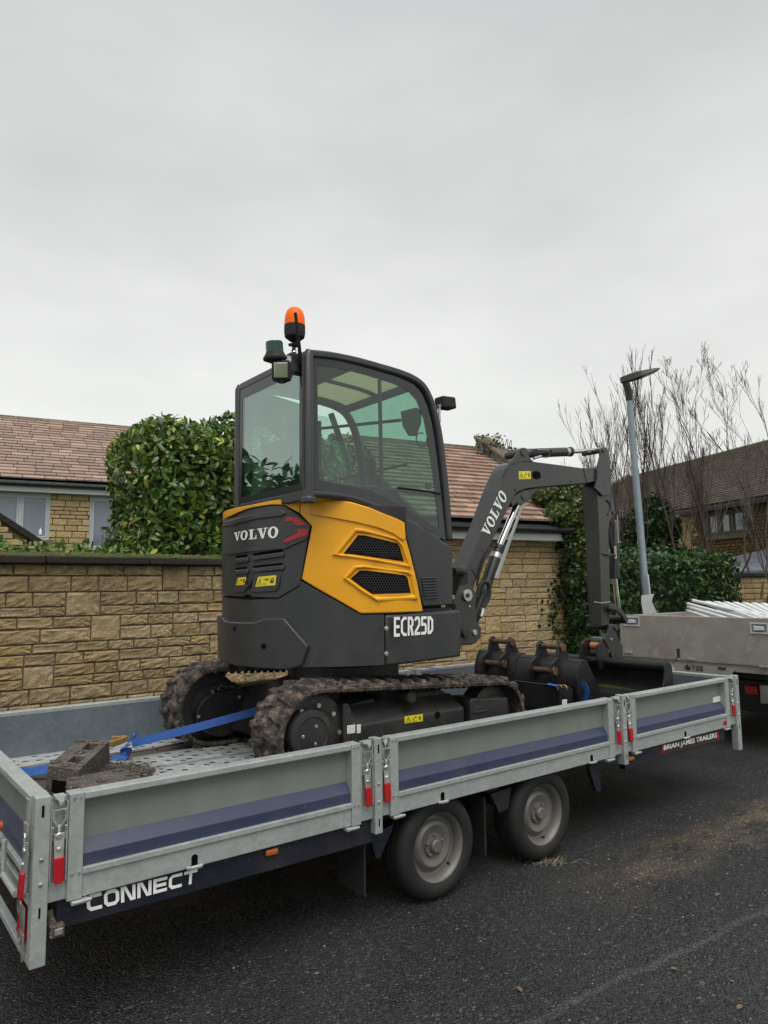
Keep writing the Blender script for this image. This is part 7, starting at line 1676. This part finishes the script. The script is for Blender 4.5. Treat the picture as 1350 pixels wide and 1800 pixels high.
# low black trenching bucket lying in front of them, lip towards the near track
tb = thing('bucket', 'narrow black bucket lying low behind the near track with white label', 'bucket', (3.5, .9, ZD), 'loose digging buckets')
L_ = [onX(u, v, 3.62) for u, v in ((905, 1193), (1000, 1207))]
mb = MB(); ya, yb = L_[0].y, L_[1].y; zt3 = L_[0].z-.01
mb.prism([(3.60, yb, zt3), (3.62, yb, zt3), (3.66, yb, .66), (3.80, yb, .60), (3.80, yb, .585), (3.64, yb, .60), (3.60, yb, .70)], (0, ya-yb, 0)); mb.build('shell', MT['bucket_paint'], tb, bevel=.003)
mb = MB(); P = [onY(u, v, yb-.004) for u, v in ((984, 1209), (1000, 1206), (1007, 1212), (1006, 1242), (984, 1244))]; mb.prism(P, (0, .014, 0)); mb.build('side_plate', MT['bucket_paint'], tb, bevel=.003)
q = onY(991, 1219, yb-.006); mb = MB()
for a in ring(0, 0, .018, .022, .014, .016, 16): mb.prism([(q.x+p.x, yb-.005, q.z+p.y) for p in a], (0, -.002, 0))
mb.cyl((q.x, yb-.0045, q.z), (q.x, yb-.0052, q.z), .015, 14); mb.build('eye', MT['black_paint'], tb)
P = [onY(u, v, yb-.006) for u, v in ((988, 1241), (996.5, 1240), (996.5, 1229), (988, 1230))]; sticker('label', tb, *P, (0, -1, 0), 'white_print', True, seed=9)
mb = MB(); mb.box(3.3, 3.9, .30, 1.3, .575, .60); mb.build('wear_plate', MT['undercarriage_paint'], tb, bevel=.004)
# blue lashing on the buckets with its steel ring
l1 = MB(); l1.strip(smoothpath([onX(u, v, 3.90) for u, v in ((1022, 1202), (1028, 1204), (1032, 1214), (1030, 1226), (1026, 1236))], 5), (0, 1, .2), .035, .004)
o = l1.build('tie_strap', MT['blue_webbing'], None); tag(o, 'short blue strap hanging over the end of the bucket beside the wide one', 'strap')
l2 = MB(); l2.strip([onX(u, v, 3.60) for u, v in ((962, 1202), (972, 1204), (982, 1206))], (1, 0, .4), .022, .004); o = l2.build('tie_strap', MT['blue_webbing'], None); tag(o, 'short blue strap with steel ring lying on the narrow low bucket', 'strap')
for u in (984, 992):
    mb = MB(); c = onX(u, 1209, 3.585); mb.tube([c+Vector((0, math.cos(t)*.022, math.sin(t)*.020)) for t in np.linspace(0, 6.28, 14)], .0045, 5); k = link('steel_ring', mb.mesh('steel_ring', ORG[o]), MT['brass_pin'], o, ORG[o])

# ------------------------------------------------------------------ load on the deck: ramps, blocks, strap
simple('hole_shade', (0.012, 0.010, 0.008), 0.95, 0, 0.3, 30)  # near-black for the ramp hole floors; their shade is put into this colour
def perforated(name, label, x0, x1, y0, y1, z, group, nx, ny, rail=True):
    t = thing(name, label, 'ramp', ((x0+x1)/2, (y0+y1)/2, z), group); mb = MB(); shade_discs = []; cx, cy = (x1-x0)/nx, (y1-y0)/ny
    for i in range(nx):
        for j in range(ny):
            bx, by = x0+i*cx, y0+j*cy; V = []; F = []
            sq = [(bx, by), (bx+cx/2, by), (bx+cx, by), (bx+cx, by+cy/2), (bx+cx, by+cy), (bx+cx/2, by+cy), (bx, by+cy), (bx, by+cy/2)]
            hole = (i+j) % 2 == 0; rx, ry = .021, .021
            if hole:
                c = (bx+cx/2, by+cy/2); an = [math.atan2(-cy, -cx), -math.pi/2, math.atan2(-cy, cx), 0, math.atan2(cy, cx), math.pi/2, math.atan2(cy, -cx), math.pi]
                h = [(c[0]+math.cos(a)*rx, c[1]+math.sin(a)*ry) for a in an]
                up_ = (i//2+j) % 2
                V = [(p[0], p[1], z) for p in sq]+[(p[0], p[1], z-.004 if not up_ else z+.005) for p in h]; F = [(k, (k+1) % 8, 8+(k+1) % 8, 8+k) for k in range(8)]
                V += [(p[0], p[1], z-.007) for p in h]; F += [(8+k, 8+(k+1) % 8, 16+(k+1) % 8, 16+k) for k in range(8)]; shade_discs.append([(c[0]+math.cos(a)*rx*.99, c[1]+math.sin(a)*ry*.99, z-(.0045 if not up_ else -.001)) for a in an])
            else: V = [(p[0], p[1], z) for p in sq]; F = [tuple(range(8))]
            mb.add(V, F)
    mb.build('perforated_plate', MT['perforated_steel'], t)
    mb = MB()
    for d in shade_discs: mb.add(d, [tuple(range(8))])
    tag(mb.build('hole_shade_discs', MT['hole_shade'], t), kind='stuff')  # discs just below the plate surface, painting the shade inside the holes
    mb = MB(); mb.box(x0, x1, y0-.012, y0, z-.03, z+.006); mb.box(x0, x1, y1, y1+.012, z-.03, z+.006); mb.box(x0-.01, x0, y0, y1, z-.03, z+.003); mb.build('side_rail', MT['galvanised'], t, bevel=.002)
    return t
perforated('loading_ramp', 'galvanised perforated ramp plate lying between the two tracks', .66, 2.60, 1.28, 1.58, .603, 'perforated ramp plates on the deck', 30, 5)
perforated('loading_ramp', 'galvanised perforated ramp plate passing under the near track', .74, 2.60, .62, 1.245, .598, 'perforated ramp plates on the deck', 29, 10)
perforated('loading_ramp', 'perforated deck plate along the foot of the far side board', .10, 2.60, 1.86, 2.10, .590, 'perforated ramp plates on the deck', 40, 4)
for (x0, x1, y) in ((.85, 1.12, 1.43), (.95, 1.25, 1.06)):
    mb = MB(); mb.box(x0, x1, y-.018, y+.018, .6035, .6065); o = mb.build('slot_cover', MT['lead_grey'], None); bpy.data.objects.remove(o)
# two dirty plastic block steps at the tail
def blk(label, pts, z0, z1, holes, group='dirty moulded blocks at the tail of the deck'):
    c = sum((Vector(p) for p in pts), Vector())/4; t = thing('moulded_block', label, 'block', (c.x, c.y, ZD), group)
    A, B, C2, D2 = [Vector((p[0], p[1], z1)) for p in pts]; q = quadmap(A, B, C2, D2, (0, 0, 1))
    # body built as a grid with rectangular openings in the top
    xs = sorted({0, 1, *[h[0] for h in holes], *[h[1] for h in holes]}); ys = sorted({0, 1, *[h[2] for h in holes], *[h[3] for h in holes]}); mb = MB()
    for i in range(len(xs)-1):
        for j in range(len(ys)-1):
            xm, ym2 = (xs[i]+xs[i+1])/2, (ys[j]+ys[j+1])/2; isH = any(h[0] < xm < h[1] and h[2] < ym2 < h[3] for h in holes)
            a = [q(xs[i], ys[j], 0), q(xs[i+1], ys[j], 0), q(xs[i+1], ys[j+1], 0), q(xs[i], ys[j+1], 0)]
            if not isH: mb.add(a, [(0,1,2,3)])
            else:
                b = [p-Vector((0, 0, (z1-z0)*.85)) for p in a]; mb.add(a+b, [(0,1,5,4),(1,2,6,5),(2,3,7,6),(3,0,4,7),(4,5,6,7)])
    a = [q(*p, 0) for p in ((0,0),(1,0),(1,1),(0,1))]; b = [q(*p, -(z1-z0)) for p in ((-.03,-.03),(1.03,-.03),(1.03,1.03),(-.03,1.03))]
    mb.add(a+b, [(0,4,5,1),(1,5,6,2),(2,6,7,3),(3,7,4,0)]); mb.build('body', MT['dirty_block'], t)
    for k, (x, y) in enumerate(((.12, .12), (.88, .12), (.12, .88), (.88, .88), (.5, .06), (.5, .94), (.5, .5))):
        p = q(x, y, 0); mb = MB(); mb.lathe(p, (0, 0, 1), [(.028, -.002), (.028, .006), (.02, .008), (.018, .003), (.002, .003)], 14); mb.build('stud', MT['dirty_block'], t, smooth=40)
    return t, q
zt4 = .735
P4 = [onZ(u, v, zt4) for u, v in ((84, 1346), (139, 1354), (192, 1303), (141, 1298))]
t1, q = blk('mud splashed grey moulded block with square holes standing behind the tailgate', P4, ZD, zt4, [(.42, .78, .62, .85), (.42, .78, .18, .38)])
f0 = onZ(85, 1346, zt4); f1 = onZ(139, 1354, zt4); d = (f1-f0); mb = MB(); nf = Vector((d.y, -d.x, 0)).normalized(); nf = nf if nf.x < 0 or nf.y < 0 else -nf; mb.add([f0+d*.2-Vector((0, 0, .06))+nf*.008, f0+d*.75-Vector((0, 0, .06))+nf*.008, f0+d*.75-Vector((0, 0, .12))+nf*.013, f0+d*.2-Vector((0, 0, .12))+nf*.013], [(0,1,2,3)]); mb.build('front_opening', MT['mesh_black'], t1)
zt5 = .70
P5 = [onZ(u, v, zt5) for u, v in ((112, 1372), (130, 1410), (270, 1368), (190, 1350))]
P5 = [onZ(117, 1368, zt5), onZ(121, 1405, zt5), onZ(262, 1372, zt5), onZ(214, 1350, zt5)]
blk('pale muddy moulded block half hidden behind the rear side board rail', P5, ZD, zt5, [])
# dirt, grass and a rusty bar
mb = MB(); r_ = random.Random(6); c0_ = onZ(200, 1352, .62)
for i in range(200):
    a = onZ(185+r_.gauss(35, 24), 1350+r_.gauss(3, 6), .606+r_.uniform(0, .02)); s = r_.uniform(.004, .018)
    P = [a+Vector((math.cos(t*1.26+i)*s, math.sin(t*1.26+i)*s*1.3, 0)) for t in range(5)]; mb.add(P+[a+Vector((0, 0, s*.8))], [(k, (k+1) % 5, 5) for k in range(5)])
for i in range(220):
    a = onZ(185+r_.gauss(30, 24), 1350+r_.gauss(2, 6), .615+r_.uniform(0, .03)); an = r_.uniform(0, 6.3); l = r_.uniform(.03, .10); mb.tube([a, a+Vector((math.cos(an)*l*.5, math.sin(an)*l*.5, .012)), a+Vector((math.cos(an)*l, math.sin(an)*l, 0))], .0012, 3)
tag(mb.build('soil_and_straw', MT['dirty_block'], None), 'clumps of soil and dead grass scattered on the ramp plates by the blocks', 'soil', kind='stuff')
mb = MB(); mb.tube([onZ(228, 1323, .615), onZ(270, 1317, .62), onZ(322, 1305, .615)], .006, 6); mb.tube([onZ(268, 1312, .62), onZ(278, 1319, .61)], .005, 5); tag(mb.build('rusty_bar', MT['rust_pin'], None), 'thin rusty steel bar lying beside the far track', 'bar')
# ratchet strap
st_ = thing('ratchet_strap', 'bright blue ratchet strap stretched from the tailgate to the excavator frame', 'strap', tuple(onZ(215, 1325, .62)))
a, b = onZ(232, 1307, .70), Vector((1.62, 1.30, .86)); tq = onX(462, 1247, 1.58)
mb = MB(); mb.strip([a, a.lerp(tq, .5)-Vector((0, 0, .004)), tq], (0, .25, 1), .048, .003); mb.build('webbing', MT['blue_webbing'], st_)
mb = MB(); mb.strip(smoothpath([onZ(u, v, z) for u, v, z in ((195, 1332, .61), (212, 1333, .615), (226, 1330, .62), (228, 1322, .66), (222, 1322, .68), (214, 1321, .69), (224, 1308, .72), (232, 1294, .76), (237, 1295, .755), (232, 1303, .73), (226, 1312, .70))], 5), (.5, .6, .3), .048, .003); mb.build('loose_tail', MT['blue_webbing'], st_)
mb = MB(); mb.strip(smoothpath([onZ(u, v, z) for u, v, z in ((14, 1356, .61), (50, 1357, .615), (86, 1352, .63))], 4), (.6, .3, .7), .055, .003); mb.build('tail_end', MT['blue_webbing'], st_)
q = onZ(207, 1303, .68); mb = MB(); mb.obox(q, (.05, .012, .01), (-.008, .022, 0), (0, 0, .018)); mb.tube([q+Vector((.03, 0, .02)), q+Vector((-.04, -.01, .032))], .008, 8); mb.build('ratchet', MT['brass_pin'], st_, bevel=.006)
mb = MB(); mb.strip([onY(742, 1172, 1.95), onY(765, 1175, 1.95), onY(778, 1177, 1.93)], (0, 1, .15), .045, .003); mb.build('webbing', MT['blue_webbing'], st_)

# ------------------------------------------------------------------ small things on the road
mb = MB(); r_ = random.Random(31)
for i in range(420):
    if i < 260: x, y = r_.uniform(-.2, 7), r_.uniform(-2.4, .2)
    else: x, y = r_.uniform(2.6, 6.5), r_.gauss(-.35, .14)
    s = r_.uniform(.0025, .007); c = Vector((x, y, .001))
    P = [c+Vector((math.cos(t*1.26+i)*s*r_.uniform(.7, 1.2), math.sin(t*1.26+i)*s, 0)) for t in range(5)]; mb.add(P+[c+Vector((0, 0, s*.8))], [(k, (k+1) % 5, 5) for k in range(5)])
simple('grit', (0.20, 0.175, 0.14), 0.85, 0, 0.5, 40)
tag(mb.build('grit', MT['grit'], None), 'loose pale grit and chippings scattered over the asphalt', 'grit', kind='stuff')
simple('dry_leaf', (0.13, 0.085, 0.055), 0.8, 0, 0.4, 30)
Vl, Fl = leafverts(.6, .2)
for k, (u, v) in enumerate(((906, 1638), (807, 1632), (1264, 1571), (1290, 1728), (1178, 1703), (1305, 1768), (1118, 1594), (908, 1736))):
    p = onZ(u, v, .006); s = r_.uniform(.018, .034); a = r_.uniform(0, 6.3); mb = MB(); ca, sa = math.cos(a), math.sin(a)
    mb.add([(p.x+(x*ca-y*sa)*s, p.y+(x*sa+y*ca)*s, p.z+(z+.12)*s) for x, y, z in Vl], Fl)
    o = mb.build('dry_leaf', MT['dry_leaf'], None, origin=p); tag(o, ['tiny brown leaf alone on the asphalt below the front trailer wheel', 'tiny brown leaf on the asphalt just right of the rear trailer wheel', 'tiny brown leaf furthest up the road at the right', 'tiny brown leaf beyond the joint line near the right edge', 'tiny brown leaf just beside the sealed joint line', 'tiny brown leaf in the bottom right corner of the road', 'tiny brown leaf on the road left of the joint line, level with the wheels', 'tiny brown leaf at the lower middle of the road'][k], 'leaf', 'dry leaves on the road')
mb = MB()
for i in range(22):
    a = onZ(930+r_.gauss(30, 22), 1517+r_.gauss(2, 3), .004); an = r_.gauss(.2, .7); l = r_.uniform(.05, .14)
    mb.tube([a, a+Vector((math.cos(an)*l*.5, math.sin(an)*l*.5, r_.uniform(.004, .03))), a+Vector((math.cos(an)*l, math.sin(an)*l, .002))], .0010, 3)
simple('straw', (0.26, 0.22, 0.14), 0.8, 0, 0.3, 30)
tag(mb.build('straw', MT['straw'], None), 'wisps of dry straw on the road at the foot of the front wheel', 'straw', kind='stuff')
